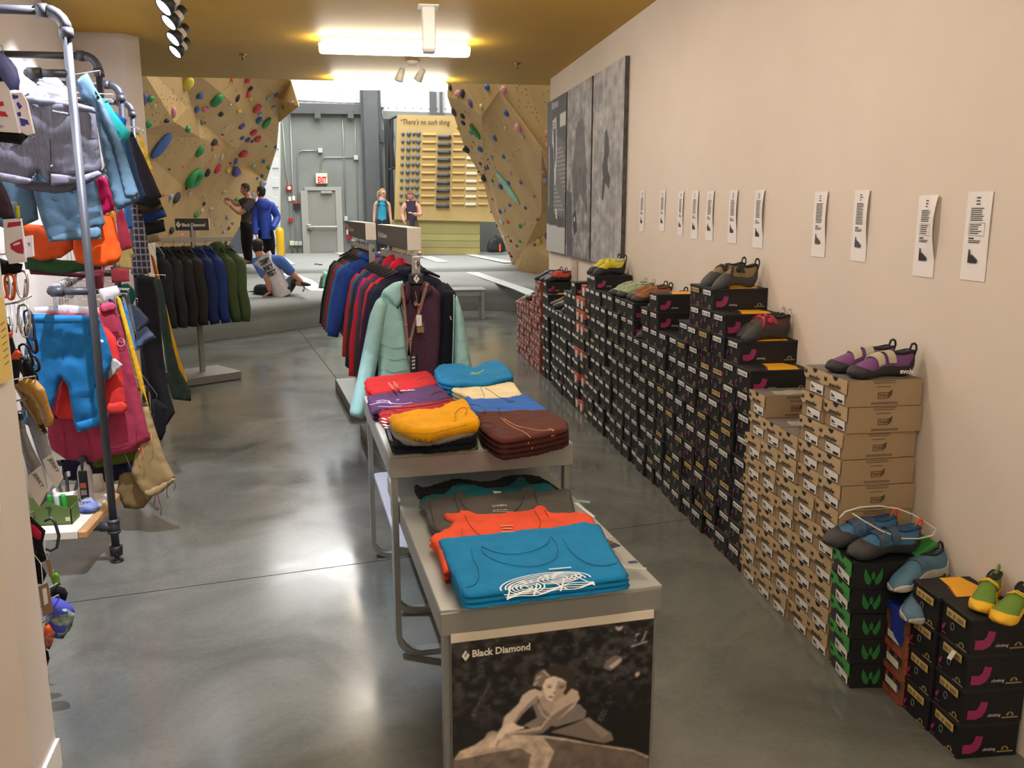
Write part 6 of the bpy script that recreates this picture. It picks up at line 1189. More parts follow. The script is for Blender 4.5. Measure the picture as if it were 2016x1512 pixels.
garment('hanging_shirt', 'dark plaid shirt hanging in front of the black trousers', 'shirt', [(256, 395), (276, 405), (286, 450), (294, 500), (297, 536), (275, 545), (258, 540), (262, 480)], 5.6, .10, '#2a2734', 18, m=plaid())
garment('hanging_tshirt', 'dark green garment edge low on the upper rail', 't-shirt', [(45, 495), (120, 512), (200, 515), (200, 530), (120, 540), (50, 530)], 5.12, .07, '#2b4a2c', 19)
garment('hanging_tshirt', 'maroon garment edge below the dark green one', 't-shirt', [(55, 525), (120, 536), (200, 538), (204, 575), (190, 580), (184, 548), (60, 540)], 5.16, .07, '#5a2430', 30)
garment('hanging_shorts', 'dusty rose trouser cuffs right of the pipe at mid height', 'trousers', [(180, 520), (206, 524), (204, 568), (184, 568)], 5.2, .07, '#9d4051', 31); garment('hanging_shorts', 'dusty rose cuff with stitched hem beside the teal cap', 'trousers', [(218, 525), (254, 530), (255, 554), (220, 557)], 5.3, .07, '#ac4a5a', 32)
# lower rail
b1 = garment('hanging_trousers', 'bright blue three quarter trousers hanging frontmost on the lower rail', 'trousers', [(62, 622), (66, 618), (130, 620), (195, 620), (203, 645), (214, 675), (221, 704), (214, 730), (207, 752), (204, 778), (208, 805), (214, 822), (200, 835), (172, 847), (152, 850), (146, 838), (140, 800), (134, 762), (124, 745), (116, 760), (104, 800), (92, 838), (70, 846), (40, 830), (46, 760), (48, 690)], 4.80, .16, '#165a8a', 33, wr=.65, fu=8, fv=6, extra=[('waistband', [(63, 620), (195, 621), (197, 636), (64, 636)], .07, .03, '#1a5e8c'), ('cuff', [(150, 832), (185, 822), (210, 806), (215, 822), (190, 840), (152, 851)], .075, .03, '#1f70a6'), ('side_panel', [(186, 745), (206, 800), (214, 822), (190, 836), (184, 790)], .06, .04, '#2179b2')])
seam(b1, [[(64, 637), (130, 637), (197, 637)], [(122, 640), (124, 690), (124, 742)], [(70, 640), (84, 652), (96, 668)], [(196, 640), (180, 655), (165, 668)]], 4.774, mat('#124a70', .8))
obj('small_tag', quad(MB(), ay(195, 672, 4.772), (.022, 0, -.006), (0, 0, .012), 0, .001), W0, b1)
garment('hanging_shorts', 'coral red shorts hanging behind the bright blue trousers', 'shorts', [(90, 610), (196, 610), (206, 640), (228, 665), (240, 730), (250, 808), (246, 813), (210, 816), (180, 815), (148, 826), (107, 824), (112, 790), (120, 740), (100, 680)], 4.90, .10, '#c22f2c', 34, extra=[('hem', [(205, 795), (249, 790), (251, 812), (208, 816)], .055, .015, '#cc3834')])
garment('swing_tag', 'grey printed leaflet sticking out beside the blue trousers', 'tag', [(222, 702), (242, 718), (225, 738), (212, 748), (212, 735)], 4.84, .006, '#a6a3a0', 35, m=mat('#a5a2a0', .5, 0, .3, 30), sm=0)
g3 = garment('hanging_trousers', 'raspberry pink wide trousers hanging behind the coral shorts', 'trousers', [(92, 800), (120, 700), (196, 600), (226, 594), (240, 640), (255, 700), (275, 780), (292, 850), (300, 860), (296, 866), (275, 875), (270, 888), (216, 898), (190, 910), (130, 905), (95, 880)], 4.98, .13, '#8f2f45', 36, wr=.6, extra=[('waistband', [(196, 598), (226, 594), (230, 612), (200, 616)], .075, .02, '#a8405a')])
seam(g3, [[(262, 790), (268, 850), (270, 885)], [(234, 650), (222, 648)], [(216, 880), (268, 872)], [(125, 850), (130, 900)], [(170, 850), (180, 905)]], 4.952, mat('#7a2438', .8)); P = [ay(238+7*math.cos(a), 674+8*math.sin(a), 4.95) for a in [2*PI*i/14 for i in range(14)]]
obj('round_emblem', MB().tube(P, .0018, 5, closed=True).tube([ay(x, y, 4.95) for x, y in ((232, 676), (236, 670), (239, 675), (243, 671), (245, 677))], .0016, 4), mat('#d9a0a8', .7), g3)
garment('hanging_shorts', 'dark purple strip of shorts behind the pink trousers', 'shorts', [(210, 585), (224, 592), (238, 635), (240, 650), (228, 620)], 5.08, .05, '#2a1f46', 37)
garment('hanging_trousers', 'long yellow trousers, a curved strip right of the pink trousers', 'trousers', [(226, 575), (238, 590), (250, 630), (266, 690), (280, 740), (287, 775), (300, 830), (292, 830), (280, 790), (262, 720), (245, 650), (232, 600)], 5.15, .07, '#c99a22', 38)
garment('hanging_shorts', 'blue strip of shorts beside the yellow trousers', 'shorts', [(236, 582), (250, 605), (262, 660), (270, 690), (262, 690), (250, 640)], 5.25, .05, '#2a6da4', 39)
garment('hanging_trousers', 'slate grey strip of trousers beside the blue strip', 'trousers', [(242, 572), (254, 580), (266, 640), (270, 680), (262, 650)], 5.32, .06, '#4d5560', 40)
garment('baseball_cap', 'dark teal cap brim hanging above the denim sleeves', 'cap', [(238, 560), (252, 558), (264, 570), (268, 585), (262, 598), (250, 596), (240, 580)], 5.4, .05, '#15524f', 41)
garment('hanging_shirt', 'blue grey denim shirt, upper sleeve showing at the right', 'shirt', [(254, 592), (275, 608), (296, 632), (286, 640), (270, 656), (264, 640)], 5.45, .06, '#4c5a74', 42, sm=0); garment('hanging_shirt', 'blue grey denim shirt, lower sleeve with a light patch', 'shirt', [(266, 652), (288, 642), (308, 664), (290, 672), (272, 690), (264, 680)], 5.5, .06, '#525f78', 43, sm=0)
kh = garment('hanging_trousers', 'khaki canvas trousers with frayed drawstring hems at the rack bottom', 'trousers', [(280, 765), (292, 800), (308, 850), (325, 900), (345, 940), (342, 950), (326, 960), (314, 970), (290, 980), (282, 975), (270, 955), (258, 930), (270, 880), (280, 830)], 5.0, .12, '#8e7852', 44, wr=.55, extra=[('gathered_hem', [(280, 968), (312, 955), (342, 938), (346, 945), (318, 970), (290, 982)], .05, .05, '#a08a64')])
garment('hanging_trousers', 'khaki canvas trousers, the rear legs hanging lower in shade', 'trousers', [(236, 930), (262, 930), (285, 975), (300, 978), (283, 1000), (268, 1003), (245, 1000), (230, 970)], 5.06, .10, '#7a6644', 45)
seam(kh, [[(338, 945), (345, 952), (344, 962), (341, 966)], [(330, 950), (328, 972), (331, 980)]], 4.96, mat('#2d2c30', .7), .0022, 'drawstring'); seam(kh, [[(311, 972), (312, 985), (318, 1000), (316, 1015)], [(306, 975), (303, 995)]], 4.96, mat('#2d2c30', .7), .0022, 'drawstring'); seam(kh, [[(308, 978), (310, 995), (313, 1003)]], 4.96, mat('#b3463a', .7), .002, 'red_thread')
seam(g3, [[(298, 855), (299, 868), (292, 880)], [(280, 880), (282, 895), (280, 906)], [(272, 882), (276, 888)]], 4.94, mat('#e0603c', .7), .002, 'orange_drawstring')
garment('hanging_trousers', 'olive green corduroy hem under the pink trousers', 'trousers', [(180, 880), (274, 870), (274, 908), (220, 916), (182, 924)], 5.08, .06, '#4c5c1c', 46); garment('hanging_trousers', 'navy hem below the olive corduroy', 'trousers', [(120, 905), (255, 905), (254, 940), (215, 950), (125, 945)], 5.14, .06, '#1b1d33', 47); garment('hanging_trousers', 'purple hem right of the navy one', 'trousers', [(250, 905), (276, 900), (280, 924), (258, 935), (252, 930)], 5.12, .05, '#3c2c6a', 48)
garment('hanging_trousers', 'black trousers hanging long behind the yellow strip', 'trousers', [(264, 540), (300, 545), (310, 580), (316, 640), (322, 700), (330, 760), (345, 812), (330, 835), (318, 850), (300, 840), (296, 780), (280, 700), (270, 620)], 5.9, .14, '#19191c', 49, wr=.5)
garment('hanging_trousers', 'black jeans behind, their hem and strap near the floor', 'trousers', [(300, 780), (330, 800), (326, 850), (318, 868), (306, 860), (300, 830)], 5.75, .1, '#141418', 50)
garment('hanging_trousers', 'dark green trousers flaring out at the rack\u2019s far end', 'trousers', [(300, 545), (318, 550), (330, 620), (340, 680), (352, 725), (376, 770), (376, 790), (340, 786), (334, 770), (325, 700), (312, 620)], 6.3, .12, '#2c3a34', 51)
garment('hanging_trousers', 'golden yellow long stripe of trousers at the rack\u2019s far end', 'trousers', [(298, 505), (306, 512), (322, 580), (340, 655), (355, 710), (370, 752), (366, 756), (352, 725), (334, 660), (316, 590), (304, 540)], 6.45, .07, '#c4941c', 52)
garment('hanging_trousers', 'brown red trouser edge beside the yellow stripe', 'trousers', [(296, 500), (302, 506), (318, 570), (326, 610), (318, 600), (306, 550)], 6.4, .05, '#7a3a26', 53)
for k, q in enumerate(([(65, 605), (130, 600), (195, 606), (195, 618), (66, 616)], [(190, 570), (230, 562), (240, 580), (205, 592)], [(40, 175), (90, 165), (140, 178), (150, 200), (60, 192)], [(60, 160), (100, 140), (130, 170), (110, 178)])): garment('clip_hanger', ['clear plastic clip hanger above the bright blue trousers', 'clear plastic clip hanger right of the pipe above the pink trousers', 'clear plastic hanger top above the grey linen shorts', 'crumpled clear plastic film by the upper rail'][k], 'hanger', q, 4.82, .02, '#c8c4c8', 60+k, m=mat('#d6d3d6', .25, alpha=.55), res=.02)
# ------------------------------------------------------------------ white shelf and its goods
SZ = .25
pf, pl, pr2 = az(178, 1045, SZ), az(85, 1048, SZ), az(212, 955, SZ); bkl = Vector((pl.x-.1, pr2.y, SZ)); sh = thing('low_shelf', 'low white shelf board with a rounded wooden edge under the left rack', 'shelf', (pf.x, pf.y, SZ-.05))
xR = pf.x-.02; obj('board', MB().box(((xR-.045+pl.x-.05)/2, (pf.y+5.25)/2, SZ-.02), (xR-.045-pl.x+.05, 5.25-pf.y, .04), .002), mat('#d8d2c6', .45), sh); obj('wood_edge', MB().box((xR-.022, (pf.y+5.25)/2, SZ-.02), (.045, 5.25-pf.y, .042), .007), mat('#b78d5c', .45, 0, .15, 8, stretch=(8, 1, 8)), sh)
def shelf_at(px, py): return az(px, py, SZ)
c = shelf_at(172, 985); t = thing('spray_bottle', 'grey spray bottle with black label and trigger on the low shelf', 'bottle', c)
obj('bottle', MB().lathe([(0, 0), (.036, 0), (.038, .01), (.038, .17), (.030, .20), (.014, .215), (.014, .23), (0, .23)], 16), mat('#b2aeb4', .35), t, world=False, smooth=True); obj('black_label', MB().box((.0, -.031, .10), (.046, .02, .17), .006), mat('#1d1a1c', .4), t, world=False)
obj('trigger', MB().box((0, 0, .245), (.034, .06, .03), .006).box((.0, -.03, .21), (.014, .012, .05), .003), M_dark, t, world=False); m_ = MB(); quad(m_, (-.015, -.0418, .085), (.03, 0, 0), (0, 0, .03), 0, .001); quad(m_, (-.015, -.0418, .045), (.03, 0, 0), (0, 0, .03), 1, .001); obj('label_picture', m_, [mat('#a8543c', .5), mat('#8d7c74', .5)], t, world=False)
c = shelf_at(135, 985); t = thing('brush_cup', 'white round tub holding grey climbing brushes on the low shelf', 'cup', c); obj('tub', MB().lathe([(0, 0), (.07, 0), (.075, .07), (.07, .07), (.066, .012), (0, .012)], 20), mat('#ddd8cf', .45), t, world=False, smooth=True)
for k, (x, y, lean) in enumerate(((-.03, 0, -.15), (0.0, .0, .02), (.03, -.01, .35))):
    R = Matrix.Rotation(lean, 3, 'Y'); f_ = lambda p: Vector((c.x+x, c.y+y, SZ+.02))+R @ Vector(p)
    bt = thing('climbing_brush', ['grey brush leaning left in the white tub', 'black brush with white tip upright in the white tub', 'dark grey brush leaning right in the white tub'][k], 'brush', (c.x+x, c.y+y, SZ+.02)); obj('handle', MB().box(f_((0, 0, .07)), (.018, .01, .15), .003, R=R), mat('#45434a', .5), bt); obj('bristles', MB().box(f_((0.012, 0, .135)), (.018, .012, .03), .003, R=R), mat('#d5d3d6' if k == 1 else '#6d6b72', .7), bt)
c = shelf_at(190, 965); obj_ = obj('white_jar', MB().lathe([(0, 0), (.05, 0), (.05, .10), (.044, .105), (0, .105)], 18, c=c), mat('#d9d2c4', .45), smooth=True); tag(obj_, 'white round jar behind the spray bottle on the low shelf', 'jar')
for k, (px, py, s) in enumerate(((175, 1008, .055), (143, 1003, .036))):
    c = shelf_at(px, py)+Vector((0, 0, s*.55)); t = thing('chalk_ball_pack', ['blue chalk ball pack in clear film at the shelf front', 'smaller blue chalk ball pack left of the big one'][k], 'package', c)
    obj('ball', MB().blob((0, 0, 0), (s, s*.8, s*.55), 3+k, .25, nu=14, nv=9), mat('#2c5cc0', .6, 0, .2, 20), t, world=False, smooth=True); obj('film', MB().blob((0, 0, .004), (s*1.12, s*.92, s*.6), 8+k, .3, nu=12, nv=8), mat('#e8ecf4', .12, alpha=.28), t, world=False); m_ = MB()
    for i in range(3 if k == 0 else 1): m_.tube([(-.02+i*.018+.012*math.cos(a), -.03, s*.55+.008*math.sin(a)) for a in [.5+j*.8 for j in range(6)]], .002, 5)
    obj('print', m_, M_dark, t, world=False)
c = shelf_at(92, 1035); t = thing('green_box', 'green cardboard display box with a tree emblem on the low shelf', 'box', (c.x+.05, c.y-.0, SZ)); M_gr = mat('#54682f', .6)
obj('front', MB().prism([Vector(p) for p in ((-.12, 0, 0), (.075, 0, 0), (.075, 0, .085), (.03, 0, .10), (-.12, 0, .16))], (0, 0, 0), (0, .004, 0)), M_gr, t, world=False); obj('side', MB().box((.073, .06, .045), (.004, .12, .09)).box((-.022, .12, .06), (.19, .004, .12)).box((-.022, .06, .002), (.19, .12, .004)), M_gr, t, world=False)
m_ = MB().tube([(-.03, -.001, .05), (-.03, -.001, .10)], .003, 4)
for k in range(5): m_.tube([(-.03, -.001, .07+k*.006), (-.03+.02*math.cos(.6+k*.5), -.001, .085+.02*math.sin(.6+k*.5))], .0016, 4)
quad(m_, (.045, -.001, .02), (.022, 0, 0), (0, 0, .022), 1, .0006); obj('emblem', m_, [mat('#24301a', .6), mat('#b9bb9c', .6)], t, world=False)
for k in range(3):
    t2 = thing('green_pack', ['bright green foil packet at the back of the green box', 'bright green foil packet in the middle of the green box', 'bright green foil packet at the right of the green box'][k], 'package', (c.x+.01+k*.035, c.y+.04, SZ+.005)); f_ = MB(); puff(f_, [(-.016, 0), (.016, 0), (.016, .15), (-.016, .15)], .02, lambda u, v, w: Vector((u, -w, v)), .01, .008, .3); obj('foil', f_, [mat('#2d8f35', .3), mat('#b9c9c4', .3), mat('#35a03a', .3)][k], t2, world=False, smooth=True)
# ------------------------------------------------------------------ goods hanging on the near left wall's far side
YN = 3.25
pn = MB(); pn.box((-1.70, 2.985, 1.7), (.66, .03, 3.0)); tag(obj('peg_panel', pn, mat('#2e2e32', .6)), 'dark peg panel on the far side of the near left wall', 'panel')
g = garment
g('cap', 'blue cap with a dark curved brim hanging top left by the ceiling', 'cap', [(-30, 95), (0, 100), (22, 118), (34, 135), (40, 160), (36, 176), (20, 178), (0, 150), (-30, 140)], YN, .10, '#4d5a8f', 70, m=mat('#5560a0', .5, 0, .25, 8)); g('cap', 'dark blue cap below the lighter blue one', 'cap', [(-20, 140), (10, 150), (38, 165), (38, 178), (0, 172), (-20, 170)], YN+.05, .08, '#2c3050', 71)
def leaflet(label, q, printq, col, y):
    P = [ay(a, b, y) for a, b in q]; c = sum(P, Vector())/len(P); t = thing('leaflet_pack', label, 'package', c); obj('card', MB().prism(P, (0, 0, 0), (0, .015, 0)), mat('#dcd6dc', .45), t); m_ = MB()
    for pq in printq: m_.prism([ay(a, b, y-.001) for a, b in pq], (0, -.0008, 0), (0, 0, 0))
    obj('print', m_, mat(col, .5), t, 'coloured printed marks'); return t
leaflet('white package with red print at the upper left edge', [(-20, 162), (12, 160), (18, 178), (38, 262), (-20, 258)], [[(-20, 200), (6, 200), (8, 208), (-20, 212)], [(-20, 216), (10, 220), (17, 230), (-20, 226)]], '#c02a35', YN); leaflet('white package with dark blue print beside the red printed one', [(19, 183), (42, 182), (52, 200), (66, 262), (46, 268), (36, 250)], [[(21, 186), (36, 188), (36, 193), (24, 196)], [(32, 204), (36, 200), (44, 210), (38, 216)], [(33, 222), (40, 220), (42, 228), (36, 230)], [(38, 232), (54, 236), (58, 246), (50, 244), (50, 248), (42, 248)]], '#2c2f8f', YN+.03)
g('chalk_bag', 'black bag bottom sticking out below the white packages', 'bag', [(-20, 255), (20, 255), (45, 262), (56, 268), (40, 285), (20, 282), (-20, 278)], YN+.02, .10, '#131214', 72)
g('tshirt_edge', 'dark plum cloth edge hanging above the lower leaflet', 'cloth', [(-20, 355), (0, 352), (14, 378), (24, 405), (30, 430), (8, 432), (-20, 420)], YN, .07, '#3a2c36', 73)
g('yellow_tag', 'small neon yellow tag above the lower leaflet', 'tag', [(28, 404), (38, 406), (40, 428), (33, 430)], YN+.05, .008, '#b9b72c', 74, sm=0)
lf = leaflet('white blister pack with red lip shaped print at the left edge', [(6, 432), (40, 430), (46, 470), (50, 516), (18, 520), (10, 500)], [[(16, 438), (41, 436), (41, 444), (14, 448)], [(20, 480), (36, 472), (43, 470), (47, 490), (46, 500), (34, 498), (22, 490)]], '#a8253c', YN); m_ = MB().prism([ay(a, b, YN-.004) for a, b in ((25, 481), (38, 476), (40, 480), (27, 484))], (0, 0, 0), (0, .001, 0)); obj('print_gap', m_, mat('#dcd6dc', .45), lf)
lfT = leaflet('small white card marked T behind the lip print pack', [(46, 466), (62, 463), (65, 505), (48, 508)], [], '#333333', YN+.04); m_ = MB(); text(m_, 'T', ay(54, 485, YN+.036), (1, 0, 0), (0, 0, 1), .011, .012, bold=.03); obj('letter', m_, M_dark, lfT)
g('chalk_bag', 'black bag bottom below the lip print pack', 'bag', [(-10, 505), (20, 515), (45, 520), (42, 536), (20, 542), (-10, 540)], YN+.01, .09, '#161517', 75)
def biner(label, cx_, cy_, w, h, colr, y, rot=0):
    P = []; c = ay(cx_, cy_, y); s = y/1700
    for i in range(16):
        a = 2*PI*i/16; u, v = w*s*.5*math.copysign(abs(math.cos(a))**.6, math.cos(a))*(1+.2*math.sin(a)), h*s*.5*math.sin(a); P.append(c+Vector((u*math.cos(rot)-v*math.sin(rot), .003*math.sin(a), u*math.sin(rot)+v*math.cos(rot))))
    t = thing('carabiner', label, 'carabiner', c); obj('body', MB().tube(P, .0045, 7, closed=True), colr, t, smooth=True); obj('gate', MB().tube([P[1]+Vector((-.006, 0, 0)), P[13]+Vector((-.006, 0, 0))], .0032, 6), M_chr, t, smooth=True)
Mo = mat('#d4521c', .3, .6)
biner('orange carabiner at the left edge', 20, 565, 16, 46, Mo, YN); biner('silver carabiner next to the orange one', 43, 560, 20, 50, M_chr, YN+.02); biner('silver carabiner behind the orange one', 10, 562, 14, 44, M_chr, YN+.04)
wr_ = thing('wire_rack', 'small silver wire hook rack holding black carabiners', 'rack', ay(30, 600, YN)); m_ = MB()
for k in range(5): m_.tube([ay(12+k*9, 598-k*2, YN+.05), ay(16+k*9, 640-k, YN), ay(14+k*9, 655, YN-.02)], .0026, 6)
m_.tube([ay(8, 600, YN), ay(35, 595, YN), ay(62, 582, YN)], .004, 6).tube([ay(8, 600, YN), ay(8, 670, YN)], .003, 6); obj('wires', m_, M_chr, wr_, smooth=True)
Mb = mat('#23242c', .3, .7); 
for k, (x, y, w, h, m, lb) in enumerate(((48, 632, 20, 60, M_chr, 'silver carabiner hanging on the wire rack'), (59, 640, 14, 56, mat('#39518f', .3, .7), 'blue and silver carabiner on the wire rack'), (62, 668, 14, 52, Mb, 'black carabiner hanging below the blue one'), (52, 700, 16, 44, Mb, 'black carabiner with hooked ends'), (66, 716, 18, 30, Mb, 'black belay ring at the lower right of the carabiners'), (58, 735, 20, 40, Mb, 'lowest black carabiner above the yellow gloves'))): biner(lb, x, y, w, h, m, YN+.01*k, .1*k)
g('knife_sheath', 'black and orange gear sleeve hanging below the wire rack', 'gear', [(10, 630), (18, 640), (32, 690), (44, 705), (40, 730), (36, 755), (22, 756), (14, 700)], YN-.03, .05, '#1b1a1d', 76, extra=[('orange_patch', [(12, 656), (26, 652), (24, 665), (14, 667)], .035, .012, '#c8502c'), ('orange_patch', [(20, 702), (33, 686), (44, 696), (38, 708), (22, 709)], .035, .012, '#c8502c')]); g('black_pouch', 'black pouch hanging beside the gear sleeve', 'pouch', [(40, 712), (56, 705), (72, 738), (66, 752), (46, 752)], YN, .06, '#121214', 77)
for k, q in enumerate(([(28, 752), (55, 745), (72, 748), (88, 765), (98, 800), (106, 822), (104, 838), (88, 842), (86, 815), (76, 800), (60, 780), (40, 770)], [(24, 755), (40, 752), (62, 770), (80, 800), (88, 838), (94, 852), (86, 856), (70, 830), (44, 790)])): g('leather_glove', ['yellow leather work glove, the front one of the pair', 'yellow leather work glove, the rear one of the pair'][k], 'glove', q, YN+.03-.05*(k == 0), .06, ['#9a6f22', '#7a561a'][k], 78+k, wr=.6, m=mat(['#a0742a', '#7d5a1c'][k], .55, 0, .2, 12, .3, 60))
for k, (q, lab, q2) in enumerate((([(38, 790), (58, 784), (74, 792), (84, 830), (100, 880), (118, 930), (124, 945), (112, 962), (96, 940), (76, 900), (56, 840)], 'grey vented bag with a white label, the right one of two', [(84, 905), (104, 892), (125, 940), (112, 962), (96, 940)]), ([(32, 812), (46, 816), (52, 850), (66, 885), (82, 915), (94, 960), (92, 985), (78, 998), (62, 970), (52, 920), (36, 860)], 'grey vented bag with a white label, the left one of two', [(57, 935), (80, 916), (94, 965), (78, 998), (60, 970)]))):
    y = YN+.06-.06*k; t = g('mesh_bag', lab, 'bag', q, y, .06, '#77777a', 82+k, m=mat(['#85868a', '#6d6c6c'][k], .35, .1, .15, 7)); P = [ay(a, b, y-.036) for a, b in q2]; obj('white_label', MB().prism(P, (0, -.002, 0), (0, 0, 0)), mat('#c4bcb4', .5), t); cx_ = sum(a for a, b in q2)/len(q2); cy_ = sum(b for a, b in q2)/len(q2)
    m_ = MB(); o = ay(cx_-10, cy_-24, y-.042); ux = Vector((.42, 0, -.9)).normalized(); text(m_, 'JERRY'[:4] if 0 else 'JERKY', o, ux, Vector((.9, 0, .42)).normalized(), .06, .013, bold=.01); obj('lettering', m_, M_dark, t)
g('climbing_strap', 'red and black harness strap at the left under the green box', 'harness', [(52, 1012), (62, 1018), (90, 1045), (84, 1070), (88, 1092), (70, 1090), (56, 1060)], YN, .07, '#19171a', 86, extra=[('red_web', [(56, 1028), (70, 1036), (82, 1048), (80, 1066), (64, 1056), (56, 1048)], .045, .015, '#a31c33')]); 
obj_ = obj('black_strap', MB().tube([ay(x, y, YN+.05) for x, y in ((88, 1026), (100, 1020), (108, 1028), (116, 1055), (112, 1078), (100, 1084), (90, 1080))], .006, 6), M_dark, smooth=True); tag(obj_, 'thin black strap loop hanging below the green box', 'strap')
g('black_bag', 'black harness padding hanging left above the brown tag', 'harness', [(60, 1085), (80, 1080), (94, 1092), (90, 1104), (80, 1108), (92, 1130), (84, 1150), (66, 1150)], YN+.02, .08, '#101012', 87)
for k, (q, lb, stx) in enumerate((([(75, 1155), (94, 1147), (105, 1205), (85, 1214)], 'brown paper tag with white barcode sticker', [(83, 1160), (91, 1157), (95, 1187), (87, 1192)]), ([(90, 1103), (98, 1101), (104, 1132), (97, 1136)], 'small brown paper tag behind the bigger one', None))):
    P = [ay(a, b, YN-.06+.05*k) for a, b in q]; c = sum(P, Vector())/4; t = thing('swing_tag', lb, 'tag', c); obj('card', MB().prism(P, (0, 0, 0), (0, .002, 0)), mat('#8a6a4a', .7), t); obj('string', MB().tube([P[0]+(P[1]-P[0])*.5, ay(81-k*0+k*7, 1110-k*25, YN-.05), ay(66+k*22, 1090-k*30, YN-.03)], .0016, 5), mat('#cfc8bc', .7), t)
    if stx: P = [ay(a, b, YN-.063+.05*k) for a, b in stx]; obj('barcode_sticker', MB().prism(P, (0, 0, 0), (0, .002, 0)), W0, t)
g('chalk_bag', 'black round chalk bag with yellow rim low at the left', 'chalk bag', [(98, 1158), (112, 1152), (128, 1158), (134, 1168), (130, 1182), (110, 1190), (100, 1185)], YN+.12, .10, '#121214', 90); g('chalk_bag', 'blue chalk bag with black and white patterned front low at the left', 'chalk bag', [(100, 1176), (118, 1178), (140, 1190), (147, 1202), (146, 1215), (138, 1240), (122, 1258), (108, 1256), (96, 1236), (90, 1218)], YN+.04, .14, '#4a4fae', 91, extra=[('patterned_front', [(92, 1218), (108, 1202), (130, 1198), (147, 1208), (142, 1232), (124, 1258), (110, 1252), (98, 1238)], .045, .08, mat('#7d8f86', .8, 0, .75, 45))]); g('chalk_bag', 'orange chalk bag with red patterned front, lowest left', 'chalk bag', [(90, 1226), (100, 1232), (107, 1246), (105, 1262), (98, 1278), (86, 1275), (82, 1250)], YN-.02, .1, '#c9552a', 92, extra=[('patterned_front', [(83, 1248), (96, 1242), (106, 1250), (104, 1266), (97, 1279), (84, 1272)], .03, .07, mat('#a05a4c', .8, 0, .7, 60))]); g('green_pack', 'light green pack showing behind the brown tags', 'bag', [(96, 1130), (116, 1126), (120, 1152), (104, 1152)], YN+.2, .05, '#6d9a35', 93)
g('black_shoe_bag', 'black bag with red stripe near the floor by the wall end', 'bag', [(84, 1276), (95, 1282), (98, 1296), (94, 1310), (86, 1312)], YN-.05, .07, '#17181a', 94, extra=[('red_stripe', [(85, 1303), (94, 1302), (93, 1312), (86, 1314)], .04, .01, '#b8322c')])
obj_ = obj('black_strap', MB().tube([ay(x, y, YN-.05) for x, y in ((86, 1308), (94, 1330), (96, 1350), (94, 1366), (99, 1365))], .004, 6), M_dark, smooth=True); tag(obj_, 'black cord dangling near the baseboard of the near left wall', 'strap')
nt_ = thing('yellow_note', 'yellow paper note with handwriting on the near left wall', 'note', ax(8, 660, -1.1)); P = [ax(x, y, -1.104) for x, y in ((-16, 588), (5, 585), (21, 744), (0, 756))]; obj('sheet', MB().prism(P, (0, 0, 0), (.004, 0, 0)), mat('#d9bf6c', .6), nt_); m_ = MB()
for k in range(7): a = ax(1+k*1.5, 640+k*13, -1.0985); m_.tube([a, a+Vector((0, .03, .006))], .0012, 4)
obj('handwriting', m_, mat('#6a5c3a', .8), nt_)
# ------------------------------------------------------------------ climbing shoes
SX = [0, .012, .035, .07, .105, .14, .175, .205, .232, .252, .262]
HW = [.012, .024, .030, .032, .031, .034, .041, .044, .040, .028, .008]
ZT = [.078, .088, .085, .080, .080, .076, .062, .050, .040, .031, .022]
ZB = [.030, .008, .001, .004, .009, .008, .003, .000, .001, .007, .014]
def shp(x, arr): return float(np.interp(x, SX, arr))
def spt(x, a, off=0, down=0):
    """surface point: a=0 right side, pi/2 top, pi left side, 3pi/2 sole"""
    hw, zt, zb = shp(x, HW)+off, shp(x, ZT)+off, shp(x, ZB)-off*.6; ca, sa = math.cos(a), math.sin(a); k = .75
    zc = zb+(zt-zb)*.42; y = hw*math.copysign(abs(ca)**k, ca); z = zc+(zt-zc)*abs(sa)**.85 if sa > 0 else zc-(zc-zb)*abs(sa)**.5
    bend = -down*max(0, (x-.15)/.11)**2+down*.15*max(0, 1-abs(x-.13)/.07); lat = .012*math.sin((x-.12)*14)*(1 if x > .1 else .4)
    return Vector((x-.131, y+lat, z+bend))
SHM = {}
